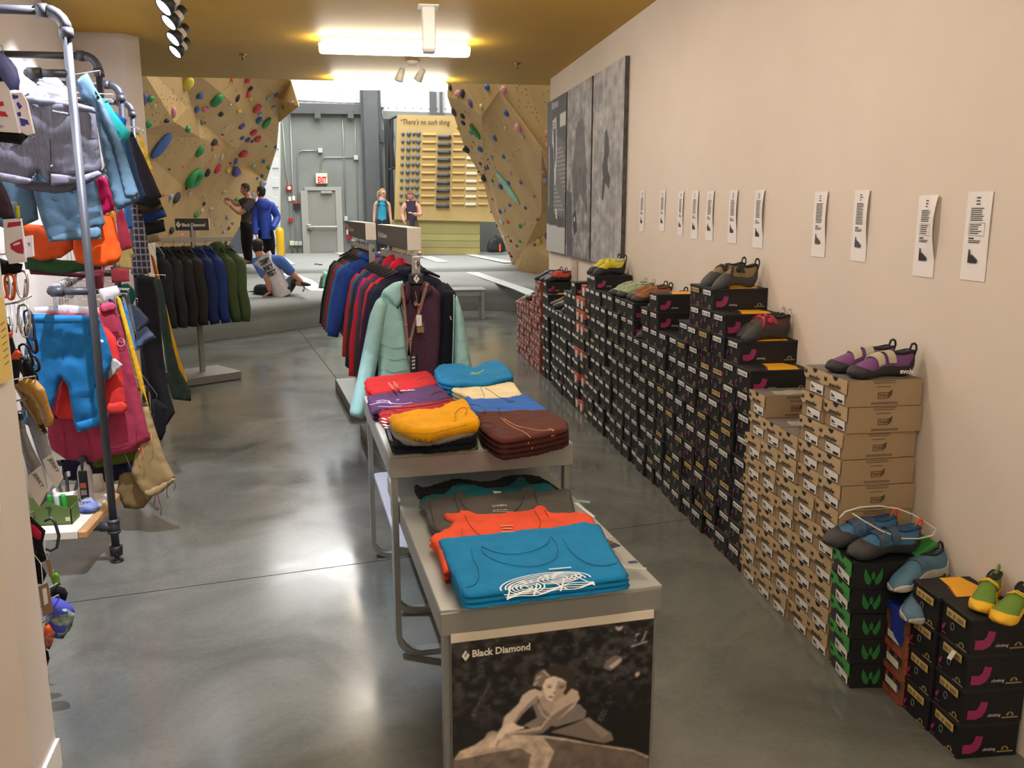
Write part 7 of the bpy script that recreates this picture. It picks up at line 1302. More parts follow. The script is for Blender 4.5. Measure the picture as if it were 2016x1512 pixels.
def shoe_meshes(key, upper, rand, accent, style, down=.0, lining='#1a1a1c', loop='#1c1c1e', capx=.20, rh=.34, sides=0):
    if key in SHM: return SHM[key]
    o = {}; A = [2*PI*i/18 for i in range(18)]; xs = list(np.linspace(.0, .262, 20))
    o['upper'] = MB().loft([[spt(x, a, 0, down) for a in A] for x in xs]).mesh('upper', mat(upper, .6, 0, .08, 20, .1, 200), True)
    mb = MB(); rg = []
    for x in [-.001]+list(np.linspace(.004, .262, 20))+[.2645]:
        xx = min(max(x, 0), .262); hgt = rh+.1*math.cos(xx*20)+max(0, (xx-capx+.03)/.07)*.75+max(0, (.03-xx)/.03)*.4
        rg.append([spt(xx, a, .0035, down)+Vector((x-xx, 0, 0)) if True else None for a in [PI-.18*0-0.0+i*(PI)/9 for i in range(10)]])
        top = min(1.0, hgt); zt = shp(xx, ZB)+(shp(xx, ZT)-shp(xx, ZB))*top
        full = top >= .98
        ring = rg[-1]
        if full: ring += [spt(xx, a, .0035, down)+Vector((x-xx, 0, 0)) for a in [i*PI/8 for i in range(1, 8)]]
        else:
            zc = shp(xx, ZB)+(shp(xx, ZT)-shp(xx, ZB))*.42; k = max(.0, (zt-zc)/max(1e-4, shp(xx, ZT)-zc)); am = math.asin(min(1, max(0, k))**(1/.85)) if k > 0 else .02
            ring += [spt(xx, am*f, .0035-.004*(f > .99), down)+Vector((x-xx, 0, 0)) for f in (.4, .8, 1.0)]+[spt(xx, PI/2, -.012-.2*(1-top)*.04, down)+Vector((x-xx, 0, 0))]+[spt(xx, PI-am*f, .0035-.004*(f > .99), down)+Vector((x-xx, 0, 0)) for f in (1.0, .8, .4)]
    o['rand'] = MB().loft(rg).mesh('rand', mat(rand, .65, 0, .1, 20), True)
    C0 = Vector((-.085, .0, .0)); el = [(.048*math.cos(a), .021*math.sin(a)) for a in [2*PI*i/18 for i in range(18)]]
    zs = lambda x: shp(x+.131, ZT)
    rim = [Vector((C0.x+u, v, zs(C0.x+u)-.001-.010*(abs(v)/.021)**2*.6+.004)) for u, v in el]
    mb = MB().tube(rim, .0042, 6, closed=True); mb.add([p+Vector((0, 0, -.0005)) for p in rim]+[Vector((C0.x, 0, zs(C0.x)+.0015))], [(i, (i+1) % 18, 18) for i in range(18)]); o['lining'] = mb.mesh('lining', mat(lining, .85), True)
    mb = MB()
    for sg in ((0,) if style != 'two' else (-1, 1)):
        c = Vector((-.131, sg*.012, .080)); mb.tube([c+Vector((0, 0, -.02)), c+Vector((-.010, 0, .010)), c+Vector((-.008, 0, .022)), c+Vector((.0, 0, .028)), c+Vector((.010, 0, .026)), c+Vector((.016, 0, .010)), c+Vector((.012, 0, -.01))], .0042, 6)
    o['heel_loop'] = mb.mesh('heel_loop', mat(loop, .7), True)
    mb = MB(); am = mat(accent, .55)
    def strap(x0, x1, a0, a1, skew=0, off=.005):
        P = []; n = 12
        for i in range(n+1): a = a0+(a1-a0)*i/n; s = skew*(i/n-.5); P.append([spt(x0+s, a, off, down), spt(x1+s, a, off, down), spt(x1+s, a, off-.003, down), spt(x0+s, a, off-.003, down)])
        mb.loft(P)
    if style == 'velcro2': strap(.092, .124, .2, 2.85, .012, .007); strap(.140, .170, .2, 2.7, .012, .007)
    elif style == 'velcro1': strap(.118, .150, .3, 2.8, .015)
    elif style == 'xstrap': strap(.100, .118, .35, 2.8, .04); strap(.140, .156, .35, 2.7, -.03); mb.blob(spt(.118, .6, .007, down), (.018, .008, .012), 1, 0, nu=10, nv=6)
    elif style in ('lace', 'two'):
        for k in range(6):
            x = .10+k*.017; w = .5
            mb.tube([spt(x, PI/2-w, .004, down), spt(x+.004, PI/2, .010, down), spt(x+.017, PI/2+w, .004, down)], .0024, 5).tube([spt(x, PI/2+w, .004, down), spt(x+.004, PI/2, .008, down), spt(x+.017, PI/2-w, .004, down)], .0024, 5)
        mb.tube([spt(.10, PI/2, .008, down), spt(.10, .8, .02, down), spt(.12, .3, .02, down), spt(.13, -.2, .012, down)], .0022, 5)
    elif style == 'cord':
        for x in (.105, .118): mb.tube([spt(x-.02, .15, .003, down), spt(x, .7, .006, down), spt(x+.012, PI/2, .010, down), spt(x, 2.4, .006, down), spt(x-.02, 3.0, .003, down)], .003, 6)
    o['strap' if style not in ('lace', 'two') else 'laces'] = mb.mesh('strap', am, style in ('lace', 'two', 'cord'))
    SHM[key] = o; return o
def shoe(label, loc, rz, key, group, scale=1.0, mirror=False, tilt=0, zs=1.15):
    t = thing('climbing_shoe', label, 'shoe', loc, rz, group)
    for p, me in SHM[key].items(): obj(p if p != 'strap' else 'strap', me, None, t, world=False)
    t.scale = (scale, scale*(-1.06 if mirror else 1.06), scale*zs); t.rotation_euler = (tilt, 0, rz); return t
def boxtop(px, py, z): return az(px, py, z)
GS = 'display climbing shoes on the stacked boxes'
shoe_meshes('purple', '#6a3a72', '#232326', '#aca48f', 'velcro2', loop='#1c1c1e')
zt = KT[0]+.0015; L = PI
s1 = shoe('purple velcro climbing shoe on the tall brown boxes, nearer one of the pair', Vector((1.985, 3.145, zt)), L-.04, 'purple', GS, 1.06)
s2 = shoe('purple velcro climbing shoe on the tall brown boxes, farther one of the pair', Vector((1.965, 3.255, zt)), L-.02, 'purple', GS, 1.06, True)
m_ = MB(); text(m_, 'evolv', (-.118, -.0275, .014), (1, 0, .1), (-.1, 0, 1), .05, .018, bold=.03)
lt = m_.mesh('lettering', W0); o = obj('lettering', lt, None, s1, world=False); o.location = (.0, -.0105, 0); 
m_ = MB(); text(m_, 'evolv', (.028, .0385, .016), (-1, 0, -.05), (-.05, 0, 1), .055, .017, bold=.03); bpy.data.objects.remove(o); o = obj('lettering', m_.mesh('lettering', W0), None, s1, world=False); o.location = (-.085, 0.002, 0)
shoe_meshes('bluo', '#2f5f86', '#2b2b2d', '#35465a', 'velcro2', .006, loop='#d0532e', lining='#1f3f63', capx=0.165, rh=0.36); zt = 5*.106+.0015
shoe('blue and black climbing shoe with orange heel on the green boxes, nearer one', Vector((1.93, 2.935, zt)), L-.05, 'bluo', GS, 1.12); shoe('blue and black climbing shoe with orange heel on the green boxes, farther one', Vector((1.90, 3.045, zt)), L+.02, 'bluo', GS, 1.12, True)
zp = [ay(x, y, 2.93) for x, y in ((1652, 1020), (1668, 1010), (1700, 1003), (1740, 1001), (1775, 1006), (1800, 1015), (1822, 1028), (1840, 1040), (1828, 1050), (1800, 1055), (1768, 1055), (1730, 1042), (1700, 1025), (1680, 1012))]
zp = [p+Vector((0, .03*math.sin(i*.5), 0)) for i, p in enumerate(zp)]; tag(obj('zip_tie', MB().tube(zp[:1]+zp[1:], .0032, 6), mat('#cfcabd', .4), smooth=True), 'white plastic zip tie looped over the blue and black shoes', 'zip tie')
shoe_meshes('bluy', '#3f6275', '#a8a294', '#37505f', 'velcro1', .014, loop='#17181a', lining='#151618', capx=0.235, rh=0.30); zt = .376
shoe('blue grey climbing shoe with yellow sides on the blue box, front one', Vector((1.99, 2.745, zt+.01)), L+.55, 'bluy', GS, 1.08); shoe('blue grey climbing shoe with yellow sides against the wall, rear one', Vector((2.015, 2.80, zt+.085)), L+.35, 'bluy', GS, 1.08, True, .25)
shoe_meshes('ygreen', '#5f7f28', '#dba81c', '#d8b23a', 'cord', loop='#6d8a3a', lining='#15151a'); zt = 4*.13+.0015
shoe('yellow and green slipper climbing shoe on the front black boxes, left one', Vector((2.05, 2.50, zt)), L+.62, 'ygreen', GS, .86); shoe('yellow and green slipper climbing shoe on the front black boxes, right one', Vector((2.075, 2.395, zt)), L+.62, 'ygreen', GS, .86, True)
def on(c, k=None): return (k if k is not None else HTS[c])*BH+.0015
def yc(c): return Y0+BW*(c+.5)
shoe_meshes('tanbk', '#7a6640', '#34383a', '#16161a', 'xstrap', .02, loop='#16161a', lining='#101012', capx=0.155, rh=0.42)
shoe('tan and black strapped climbing shoe on the highest black boxes, nearer one', Vector((1.985, yc(3)-.02, on(3))), L-.1, 'tanbk', GS, .98, zs=1.5); shoe('tan and black strapped climbing shoe on the highest black boxes, farther one', Vector((1.97, yc(4)-.07, on(4))), L+.0, 'tanbk', GS, .98, True, zs=1.5)
shoe_meshes('maroon', '#4a2a2c', '#2e3032', '#a3223e', 'xstrap', .014, loop='#b9b4a6', lining='#141216', capx=0.160, rh=0.40)
shoe('maroon and black climbing shoe with pale tongue on a black box, nearer one', Vector((2.005, yc(1)-.03, on(1))), L-.02, 'maroon', GS, 1.0, zs=1.45); shoe('maroon and black climbing shoe with pale tongue on a black box, farther one', Vector((2.02, yc(1)+.055, on(1))), L+.1, 'maroon', GS, .98, True, zs=1.45)
shoe_meshes('dkgrey', '#3a3a3c', '#2e3033', '#26262a', 'lace'); shoe('dark grey climbing shoe tucked behind the tall brown boxes', Vector((2.0, 3.09+.18*2.5, KT[2]+.0015)), L, 'dkgrey', GS, 1.0)
shoe('dark grey climbing shoe half hidden beside the two long black boxes', Vector((2.02, yc(6)+.02, on(6))), L, 'dkgrey', GS, 1.0)
shoe_meshes('yblack', '#c9b82a', '#26282a', '#c9c02c', 'velcro2', .012, loop='#1c1c1e', lining='#b9b9b0', capx=0.185, rh=0.42)
shoe('yellow and black climbing shoe on the far raised black boxes, nearer one', Vector((1.97, yc(17), on(17))), L-.05, 'yblack', GS, 1.08, zs=1.4); shoe('yellow and black climbing shoe on the far raised black boxes, farther one', Vector((1.96, yc(18)-.04, on(18))), L, 'yblack', GS, 1.08, True, zs=1.4)
zz = [Vector((2.02+.06*math.cos(a), yc(17)+.03*math.sin(a), on(17)+.105+.012*math.cos(a*2))) for a in [2*PI*i/14 for i in range(14)]]; tag(obj('zip_tie', MB().tube(zz, .003, 5, closed=True), W0, smooth=True), 'white zip tie on the yellow and black far shoes', 'zip tie')
shoe_meshes('mint', '#9aa582', '#343836', '#c2c7ae', 'lace', loop='#b9b9a8', lining='#8f9880')
shoe('pale green lace climbing shoe with white paper tag, nearer one', Vector((1.98, yc(13), on(13))), L-.1, 'mint', GS, 1.1); shoe('pale green lace climbing shoe, farther one behind the tagged one', Vector((1.96, yc(14)-.05, on(14))), L-.05, 'mint', GS, 1.1, True)
m_ = MB(); q = Vector((1.99, yc(13)-.03, on(13)+.075)); m_.prism([q, q+Vector((.11, -.005, .012)), q+Vector((.115, -.03, -.045)), q+Vector((.01, -.03, -.06))], (0, 0, 0), (0, 0, .002)); tag(obj('paper_tag', m_, mat('#dad6c2', .6)), 'white paper tag draped on the pale green shoe', 'tag')
shoe_meshes('brown', '#8a542e', '#3a342c', '#b07a4a', 'lace', loop='#2a2622', lining='#4a3524')
shoe('brown lace climbing shoe on the black boxes, nearer one', Vector((1.99, yc(11), on(11))), L-.12, 'brown', GS, 1.12); shoe('brown lace climbing shoe on the black boxes, farther one', Vector((2.0, yc(12)-.05, on(12))), L-.05, 'brown', GS, 1.12, True)
shoe_meshes('ybk2', '#d6b33a', '#26272a', '#2a2a2c', 'xstrap', .012, loop='#1c1c1e', capx=0.160, rh=0.50)
shoe('black climbing shoe with yellow patches beside the two long boxes, upper one', Vector((1.985, yc(9), on(9))), L+.1, 'ybk2', GS, 1.1); shoe('black climbing shoe with yellow patches beside the two long boxes, lower one', Vector((1.98, yc(10), on(10))), L, 'ybk2', GS, 1.1, True)
shoe_meshes('wine', '#5a2638', '#25262a', '#33262c', 'velcro2', .006, loop='#3a2a2e', capx=0.160, rh=0.66)
shoe('wine red and black climbing shoe on the red boxes, nearer one', Vector((1.99, 9.64+.184*.5, REDT[0]+.0015)), L, 'wine', GS, 1.2); shoe('wine red and black climbing shoe on the red boxes, farther one', Vector((1.97, 9.64+.184*1.5, REDT[1]+.0015)), L, 'wine', GS, 1.2, True)
shoe_meshes('coral', '#b8402f', '#232426', '#c9503c', 'two', .006, loop='#cfc9bc', lining='#5a2a22', capx=0.165, rh=0.40)
shoe('coral red climbing shoe on the last black column, nearer one', Vector((1.99, yc(29)-.02, on(29))), L-.05, 'coral', GS, 1.15); shoe('coral red climbing shoe on the last black column, farther one', Vector((2.0, yc(29)+.08, on(29))), L, 'coral', GS, 1.1, True)
shoe_meshes('olive', '#565a44', '#2e302e', '#3a3c32', 'velcro1', loop='#2a2a2a', capx=0.180, rh=0.40)
shoe('olive grey climbing shoe in the low gap of far black columns, first one', Vector((1.98, yc(27), on(27))), L, 'olive', GS, 1.15); shoe('olive grey climbing shoe in the low gap of far black columns, second one', Vector((1.97, yc(26)-.04, on(26))), L-.05, 'olive', GS, 1.15, True)
shoe('dark grey climbing shoe in the low gap, nearest the camera', Vector((1.98, yc(24), on(24))), L, 'dkgrey', GS, 1.1); shoe('dark grey climbing shoe beside the orange boxes', Vector((2.0, yc(20), on(20))), L, 'dkgrey', GS, 1.2)
shoe('dark grey climbing shoe on the far red boxes, with a zip tie', Vector((1.95, 9.64+.184*4.5, REDT[4]+.0015)), L, 'dkgrey', GS, 1.2); tag(obj('zip_tie', MB().tube([Vector((1.84, 9.64+.184*4.5, REDT[4]+.08)), Vector((1.74, 9.64+.184*4.2, REDT[4]+.03)), Vector((1.66, 9.64+.184*4.0, REDT[4]-.01))], .005, 5), W0), 'white zip tie end sticking out from the far red boxes', 'zip tie')
# ------------------------------------------------------------------ people
SKINC = mat('#b98a72', .55, 0, .05, 12); SKIN2 = mat('#b98069', .55, 0, .05, 12)
def fingers(mb, wrist, hand, nrm, s=1.0, curl=.35, thumb=1):
    """palm from wrist to hand (knuckles), five unequal bent fingers"""
    d = (hand-wrist).normalized(); n = (nrm-d*nrm.dot(d)).normalized(); w = d.cross(n)
    rg = []
    for t, hw, ht in ((-.1, .022, .020), (.25, .030, .016), (.7, .039, .014), (1.0, .038, .012)):
        c = wrist+(hand-wrist)*t; rg.append([c+w*(hw*s*math.cos(a))+n*(ht*s*math.sin(a)) for a in [2*PI*i/8 for i in range(8)]])
    mb.loft(rg)
    for k, (o, l) in enumerate(((-.028, .062), (-.009, .074), (.010, .070), (.028, .055))):
        a = hand+w*o*s-d*.012*s; b = a+d*l*s*.45-n*curl*.012*s; c = b+d*l*s*.33-n*curl*.03*s; e = c+d*l*s*.22*(1-curl*.6)-n*curl*.03*s
        mb.tube([a, b, c, e], [.0095*s, .009*s, .0085*s, .006*s], 6)
    a = wrist+(hand-wrist)*.35+w*-.026*s*thumb; mb.tube([a, a-w*.024*s*thumb+d*.022*s-n*.006*s, a-w*.030*s*thumb+d*.048*s-n*.014*s, a-w*.026*s*thumb+d*.064*s-n*.018*s], [.012*s, .0105*s, .010*s, .007*s], 6)
def head_geo(mb, c, fwd, s=1.0):
    """head centre c, facing fwd; added to the body mesh"""
    f = Vector(fwd).normalized(); u = Vector((0, 0, 1)); u = (u-f*f.dot(u)).normalized(); r = f.cross(u)
    rg = []
    for z, hw, fr_, bk_ in ((-.118, .018, .062, -.0), (-.105, .040, .080, .005), (-.08, .054, .088, .03), (-.045, .066, .088, .072), (-.01, .072, .086, .092), (.03, .074, .086, .098), (.065, .070, .076, .094), (.095, .054, .052, .074), (.112, .030, .026, .042), (.118, .008, .006, .010)):
        ring = []
        for i in range(16):
            a = 2*PI*i/16; ca, sa = math.cos(a), math.sin(a); dep = fr_ if ca > 0 else bk_; ring.append(c+(f*(dep*ca)+r*(hw*sa)+u*z)*s)
        rg.append(ring)
    mb.loft(rg)
    for sg in (-1, 1):
        e = c+(r*sg*.074+f*-.008+u*-.012)*s; mb.tube([e+u*.028*s, e+(u*.018+r*sg*.012-f*.012)*s, e+(u*-.01+r*sg*.010-f*.008)*s, e+u*-.026*s], [.007*s, .011*s, .010*s, .006*s], 6)
    nb = c+(f*.086+u*.008)*s; mb.tube([nb+u*.012*s, nb+(f*.012-u*.014)*s, nb+(f*.020-u*.036)*s, nb+(f*.004-u*.046)*s], [.007*s, .009*s, .013*s, .009*s], 6)
    return f, u, r
def face(root, c, f, u, r, s=1.0, lip='#8a4f48', brow='#4a3426'):
    for sg in (-1, 1):
        e = c+(f*.082+r*sg*.031+u*.006)*s; obj('eye', MB().blob(e, .012*s, 1, 0, nu=8, nv=6), mat('#e4ded8', .3), root, smooth=True); obj('iris', MB().blob(e+f*.0085*s, .0062*s, 1, 0, nu=8, nv=5), mat('#3a2c24', .3), root, smooth=True)
        obj('eyebrow', MB().tube([e+(u*.018-r*sg*.016+f*.008)*s, e+(u*.024+f*.006)*s, e+(u*.018+r*sg*.018-f*.004)*s], .004*s, 5), mat(brow, .8), root, smooth=True)
    m = c+(f*.088-u*.058)*s; obj('mouth', MB().tube([m-r*.022*s-f*.008*s, m+f*.001*s, m+r*.022*s-f*.008*s], [.003*s, .007*s, .003*s], 6), mat(lip, .5), root, smooth=True)
def hairshell(c, f, u, r, s=1.0, top=1.05, front=.55, down=-.03, seed=0, vol=1.12):
    mb = MB(); n = 22; rings = []
    for k in range(9):
        t = k/8; ring = []
        for i in range(n):
            a = 2*PI*i/n; ca, sa = math.cos(a), math.sin(a); lo = (.055+.03*front if ca > .35 else (.0 if ca > -.1 else down-.03)); z = .123-(.123-lo)*t**1.3
            zz = max(-.12, min(.118, z)); hw = float(np.interp(zz, [-.118, -.08, -.045, .03, .065, .095, .112, .118], [.02, .054, .066, .074, .070, .056, .034, .01])); fr_ = float(np.interp(zz, [-.1, -.045, .03, .065, .095, .112, .118], [.08, .088, .086, .076, .054, .03, .01])); bk_ = float(np.interp(zz, [-.1, -.045, .03, .065, .095, .112, .118], [.01, .072, .098, .094, .076, .046, .012]))
            v = vol+.04*noise.noise(Vector((ca*3, sa*3, t*5+seed))); ring.append(c+(f*((fr_ if ca > 0 else bk_)*ca*v)+r*(hw*sa*v)+u*(z*1.04+.004))*s)
        rings.append(ring)
    mb.loft(rings, caps=False); return mb
def limb_ring(c, ax_, wx, wy, ux, n=12): 
    uy = ax_.cross(ux).normalized(); return [c+ux*(wx*math.cos(2*PI*i/n))+uy*(wy*math.sin(2*PI*i/n)) for i in range(n)]
def person(label, J, rad, fwd, hair, mats, hands, headc, hs=1.0, hairargs={}, face_on=True, skinm=SKINC, right=None, extra=None, shoes=True, loc=None):
    """J: joints -> world points. One continuous skinned body plus clothing grown over the same joints."""
    root = thing('person', label, 'person', loc or J['pelvis']*1.0)
    J['ster'] = mid(J['chest'], J['neck'], .42); J['nk'] = mid(J['ster'], J['neck'], .8); J['hem'] = J['pelvis']+(J['pelvis']-J['waist'])*.45; J['belt'] = mid(J['pelvis'], J['waist'], .55)
    sc = lambda v: tuple(a*1.22 for a in v) if isinstance(v, tuple) else v*1.22
    rad = {k: sc(v) for k, v in rad.items()}; rad['ster'] = (.105, .09); rad['nk'] = .056; rad['hem'] = rad['pelvis']; rad['belt'] = tuple(a*.5+b*.5 for a, b in zip(rad['pelvis'], rad['waist']))
    pts = {k: (J[k], rad[k]) for k in J if k not in ('hem', 'belt', 'nk')}; E = [('pelvis', 'waist'), ('waist', 'chest'), ('chest', 'ster'), ('ster', 'neck'), ('neck', 'skull')]
    for s in 'lr': E += [('ster', 'sh'+s), ('sh'+s, 'el'+s), ('el'+s, 'wr'+s), ('pelvis', 'hip'+s), ('hip'+s, 'kn'+s), ('kn'+s, 'an'+s), ('an'+s, 'to'+s)]
    E = [e for e in E if e[0] in pts and e[1] in pts]
    bp_ = {k: (v[0], (tuple(a*.82 for a in v[1]) if isinstance(v[1], tuple) else v[1]*.84) if k in ('pelvis', 'waist', 'hipl', 'hipr', 'knl', 'knr', 'chest') else v[1]) for k, v in pts.items()}
    body = skin(bp_, E, 'pelvis', 2); f, u, r = head_geo(body, headc, fwd, hs)
    for (w, hd, nr, th, cu) in hands: fingers(body, w, hd, nr, 1.0, cu, th)
    obj('body', body, skinm, root, smooth=True)
    if face_on: face(root, headc, f, u, r, hs)
    if hair: obj('hair', hairshell(headc, f, u, r, hs, **hairargs), mat(hair, .75, 0, .25, 40), root, smooth=True)
    def cloth_part(nm, names, edges, grow, m, over=None, lab=None):
        pp = {}
        for k in names:
            p = (over or {}).get(k, J.get(k)); rr_ = rad.get(k, .05) if (over or {}).get(k+'_r') is None else sc(over[k+'_r']); rr_ = rr_ if isinstance(rr_, tuple) else (rr_, rr_); pp[k] = (p, (rr_[0]+grow, rr_[1]+grow))
        mb = skin(pp, edges, names[0], 2, True); return obj(nm, mb, m, root, lab, smooth=True)
    return root, cloth_part, (f, u, r)
def mid(a, b, t=.5): return a+(b-a)*t
def pj(d, D):  # pixel joints -> world; entries (px, py) or (px, py, depth offset)
    return {k: ay(v[0], v[1], D+(v[2] if len(v) > 2 else 0)) for k, v in d.items()}
RB_ = dict(pelvis=(.122, .105), waist=(.114, .098), chest=(.118, .105), neck=(.058, .058), skull=(.05, .05), shl=.062, shr=.062, ell=.045, elr=.045, wrl=.03, wrr=.03, hipl=.095, hipr=.095, knl=.062, knr=.062, anl=.043, anr=.043, tol=.038, tor=.038)
def trousers(cp, m, grow=.022, short=None, lab=None):
    E = [('belt', 'pelvis'), ('pelvis', 'hipl'), ('pelvis', 'hipr'), ('hipl', 'knl'), ('hipr', 'knr'), ('knl', 'anl'), ('knr', 'anr')]; return cp('trousers', ['pelvis', 'belt', 'hipl', 'hipr', 'knl', 'knr', 'anl', 'anr'], E, grow, m, short, lab)
def shoes_for(root, J, m, dirv):
    for s in 'lr':
        a = J['an'+s]; b = J['to'+s]; d = (b-a); d.z = 0; d = d.normalized(); w = Vector((-d.y, d.x, 0)); rg = []
        for t, hw, h in ((-.08, .02, .05), (-.05, .038, .085), (.02, .042, .09), (.09, .045, .065), (.16, .045, .05), (.195, .02, .03)):
            c = Vector((a.x, a.y, b.z-.03))+d*t; rg.append([c+w*(hw*math.cos(q))+Vector((0, 0, h*max(0, math.sin(q)) if math.sin(q) > 0 else .0)) for q in [2*PI*i/10 for i in range(10)]])
        obj('shoe', MB().loft(rg), m, root, smooth=True)
# 1 man in grey shirt pinching a hold, facing left
D = 19.2
J = pj(dict(pelvis=(486, 447), waist=(488, 430), chest=(489, 405), neck=(490, 388), skull=(485, 376), shl=(497, 397, -.17), shr=(484, 396, .16), ell=(473, 421, -.25), elr=(466, 404, .12), wrl=(453, 405, -.16), wrr=(456, 394, .1), hipl=(488, 452, -.09), hipr=(484, 452, .09), knl=(488, 483, -.10), knr=(484, 483, .12), anl=(491, 512, -.10), anr=(487, 509, .12), tol=(482, 517, -.12), tor=(478, 514, .12)), D)
hl = ay(445, 396, D-.13); hr_ = ay(446, 391, D+.05)
root, cp, fr_ = person('man in a dark grey t-shirt standing at the left climbing wall, pinching a hold', J, dict(RB_, waist=(.098, .105), chest=(.102, .112), pelvis=(.10, .108)), Vector((-1, -.15, -.28)), '#2e2018', {}, [(J['wrl'], hl, Vector((.3, -.8, .4)), 1, .5), (J['wrr'], hr_, Vector((.3, .8, .4)), -1, .5)], ay(483, 373, D), 1.0, dict(front=1.2, vol=1.13), skinm=SKIN2)
m = cloth('#4a4641'); cp('tshirt', ['chest', 'waist', 'pelvis', 'hem', 'ster', 'nk', 'shl', 'shr', 'sleevel', 'sleever'], [('chest', 'waist'), ('waist', 'pelvis'), ('chest', 'ster'), ('ster', 'nk'), ('ster', 'shl'), ('ster', 'shr'), ('pelvis', 'hem'), ('shl', 'sleevel'), ('shr', 'sleever')], .018, m, dict(sleevel=mid(J['shl'], J['ell'], .62), sleever=mid(J['shr'], J['elr'], .6), sleevel_r=.062, sleever_r=.062))
trousers(cp, cloth('#17171a')); shoes_for(root, J, M_dark, None); obj('wristband', MB().tube([J['wrl']+(J['ell']-J['wrl'])*t for t in (.1, .22)], .036, 10), M_dark, root)
# 2 man in blue hooded jacket from behind
D = 18.6
J = pj(dict(pelvis=(524, 460), waist=(522, 440), chest=(519, 412), neck=(515, 394), skull=(513, 384), shl=(506, 404), shr=(534, 405), ell=(502, 432, -.05), elr=(547, 428, .05), wrl=(503, 460, -.15), wrr=(537, 449, -.2), hipl=(517, 464), hipr=(531, 464), knl=(520, 490), knr=(533, 490), anl=(520, 517), anr=(534, 516), tol=(516, 521, .18), tor=(536, 520, .18)), D)
root, cp, (f, u, r) = person('man in a bright blue hooded jacket seen from behind, beside the man in grey', J, RB_, Vector((-.75, .62, -.08)), '#1d1716', {}, [(J['wrl'], J['wrl']+Vector((.02, -.0, -.085)), Vector((-1, 0, 0)), 1, .4)], ay(514, 379, D), 1.02, dict(front=.9, vol=1.13, seed=3, down=-.045), skinm=SKIN2)
m = mat('#1f3fa0', .6, 0, .1, 14, .2, 90); cp('jacket', ['chest', 'waist', 'pelvis', 'hem', 'ster', 'nk', 'shl', 'shr', 'ell', 'elr', 'wrl', 'wrr'], [('chest', 'waist'), ('waist', 'pelvis'), ('chest', 'ster'), ('ster', 'nk'), ('ster', 'shl'), ('ster', 'shr'), ('pelvis', 'hem'), ('shl', 'ell'), ('shr', 'elr'), ('ell', 'wrl'), ('elr', 'wrr')], .026, m)
obj('hood', MB().blob(J['neck']+Vector((.05, -.13, -.08)), (.15, .10, .12), 4, .15, nu=14, nv=9), m, root, smooth=True); trousers(cp, cloth('#141417')); shoes_for(root, J, M_dark, None)
# 3 man sitting on the mat edge, seen from behind, leaning on his left hand
D = 14.15
J = pj(dict(pelvis=(553, 572), waist=(546, 553, -.02), chest=(529, 522), neck=(514, 505), skull=(507, 490), shl=(508, 520, .0), shr=(553, 514, .0), ell=(527, 549, -.12), elr=(574, 537, .05), wrl=(532, 575, -.12), wrr=(596, 557, .0), hipl=(541, 574, .12), hipr=(560, 572, .10), knl=(508, 568, .42), knr=(582, 545, .48), anl=(506, 578, .75), anr=(583, 556, .05), tol=(496, 576, .85), tor=(597, 560, .0)), D)
hl = J['wrl']+Vector((-.075, -.02, -.045)); hr_ = J['wrr']+Vector((.02, .02, -.08))
root, cp, (f, u, r) = person('man in a white and blue raglan shirt sitting on the mat edge, seen from behind', J, dict(RB_, pelvis=(.13, .11), chest=(.125, .11), shl=.068, shr=.068, ell=.047, elr=.047), Vector((.35, .93, -.12)), '#1c1615', {}, [(J['wrl'], hl, Vector((0, -.2, 1)), -1, .1), (J['wrr'], hr_, Vector((1, 0, .2)), 1, .6)], ay(508, 487, D+.02), 1.06, dict(front=.9, vol=1.13, seed=5, down=-.045), skinm=SKIN2)
m = cloth('#d3cbcf'); mbl = cloth('#4f6fb4')
cp('shirt', ['chest', 'waist', 'pelvis', 'hem', 'ster', 'nk'], [('chest', 'waist'), ('waist', 'pelvis'), ('pelvis', 'hem'), ('chest', 'ster'), ('ster', 'nk')], .018, m, dict(ster_r=.085))
for s_, t_ in (('l', .75), ('r', .98)): cp('sleeve', ['ster', 'sh'+s_, 'el'+s_], [('ster', 'sh'+s_), ('sh'+s_, 'el'+s_)], .021, mbl, {'el'+s_: mid(J['sh'+s_], J['el'+s_], t_), 'el'+s_+'_r': .05, 'ster': mid(J['ster'], J['sh'+s_], .42), 'ster_r': .075})
from mathutils.bvhtree import BVHTree
shm = [o for o in root.children if o.name.startswith('shirt')][0]; bvh = BVHTree.FromPolygons([v.co.copy() for v in shm.data.vertices], [tuple(p.vertices) for p in shm.data.polygons])
bb_ = mid(J['chest'], J['ster'], .25); bx = (ay(560, 516, D)-ay(520, 523, D)).normalized(); by = (J['ster']-J['pelvis']).normalized(); bx = (bx-by*bx.dot(by)).normalized(); bn_ = bx.cross(by); bn_ = bn_ if bn_.y < 0 else -bn_; m_ = MB()
for k, (w_, y_) in enumerate((('CRIMPY', .02), ('INKY', -.085), ('FEST', -.185))): text(m_, w_, bb_+by*y_+bx*(-.085+.012*k), bx, by, .17-.012*k, .082, bold=.05)
def onto(p):
    h = bvh.ray_cast(Vector(p)+bn_*.6, -bn_); return tuple((h[0] if h[0] is not None else Vector(p)+bn_*.1)+bn_*.009)
m_.v = [onto(p) for p in m_.v]
obj('back_lettering', m_, M_dark, root, 'black brush lettering on the back')
trousers(cp, cloth('#2c2c2f'), .006, dict(belt=mid(J['pelvis'], J['waist'], .12))); m_ = MB()
a = J['anr']; b = ay(600, 559, D); d = (b-a).normalized(); w = Vector((0, 1, 0)); up_ = d.cross(w); rg = []
for t, hw, h in ((-.06, .03, .03), (0, .045, .05), (.1, .05, .045), (.2, .045, .03), (.25, .015, .012)): c = a+d*t; rg.append([c+w*(hw*math.cos(q))+up_*(h*math.sin(q)) for q in [2*PI*i/10 for i in range(10)]])
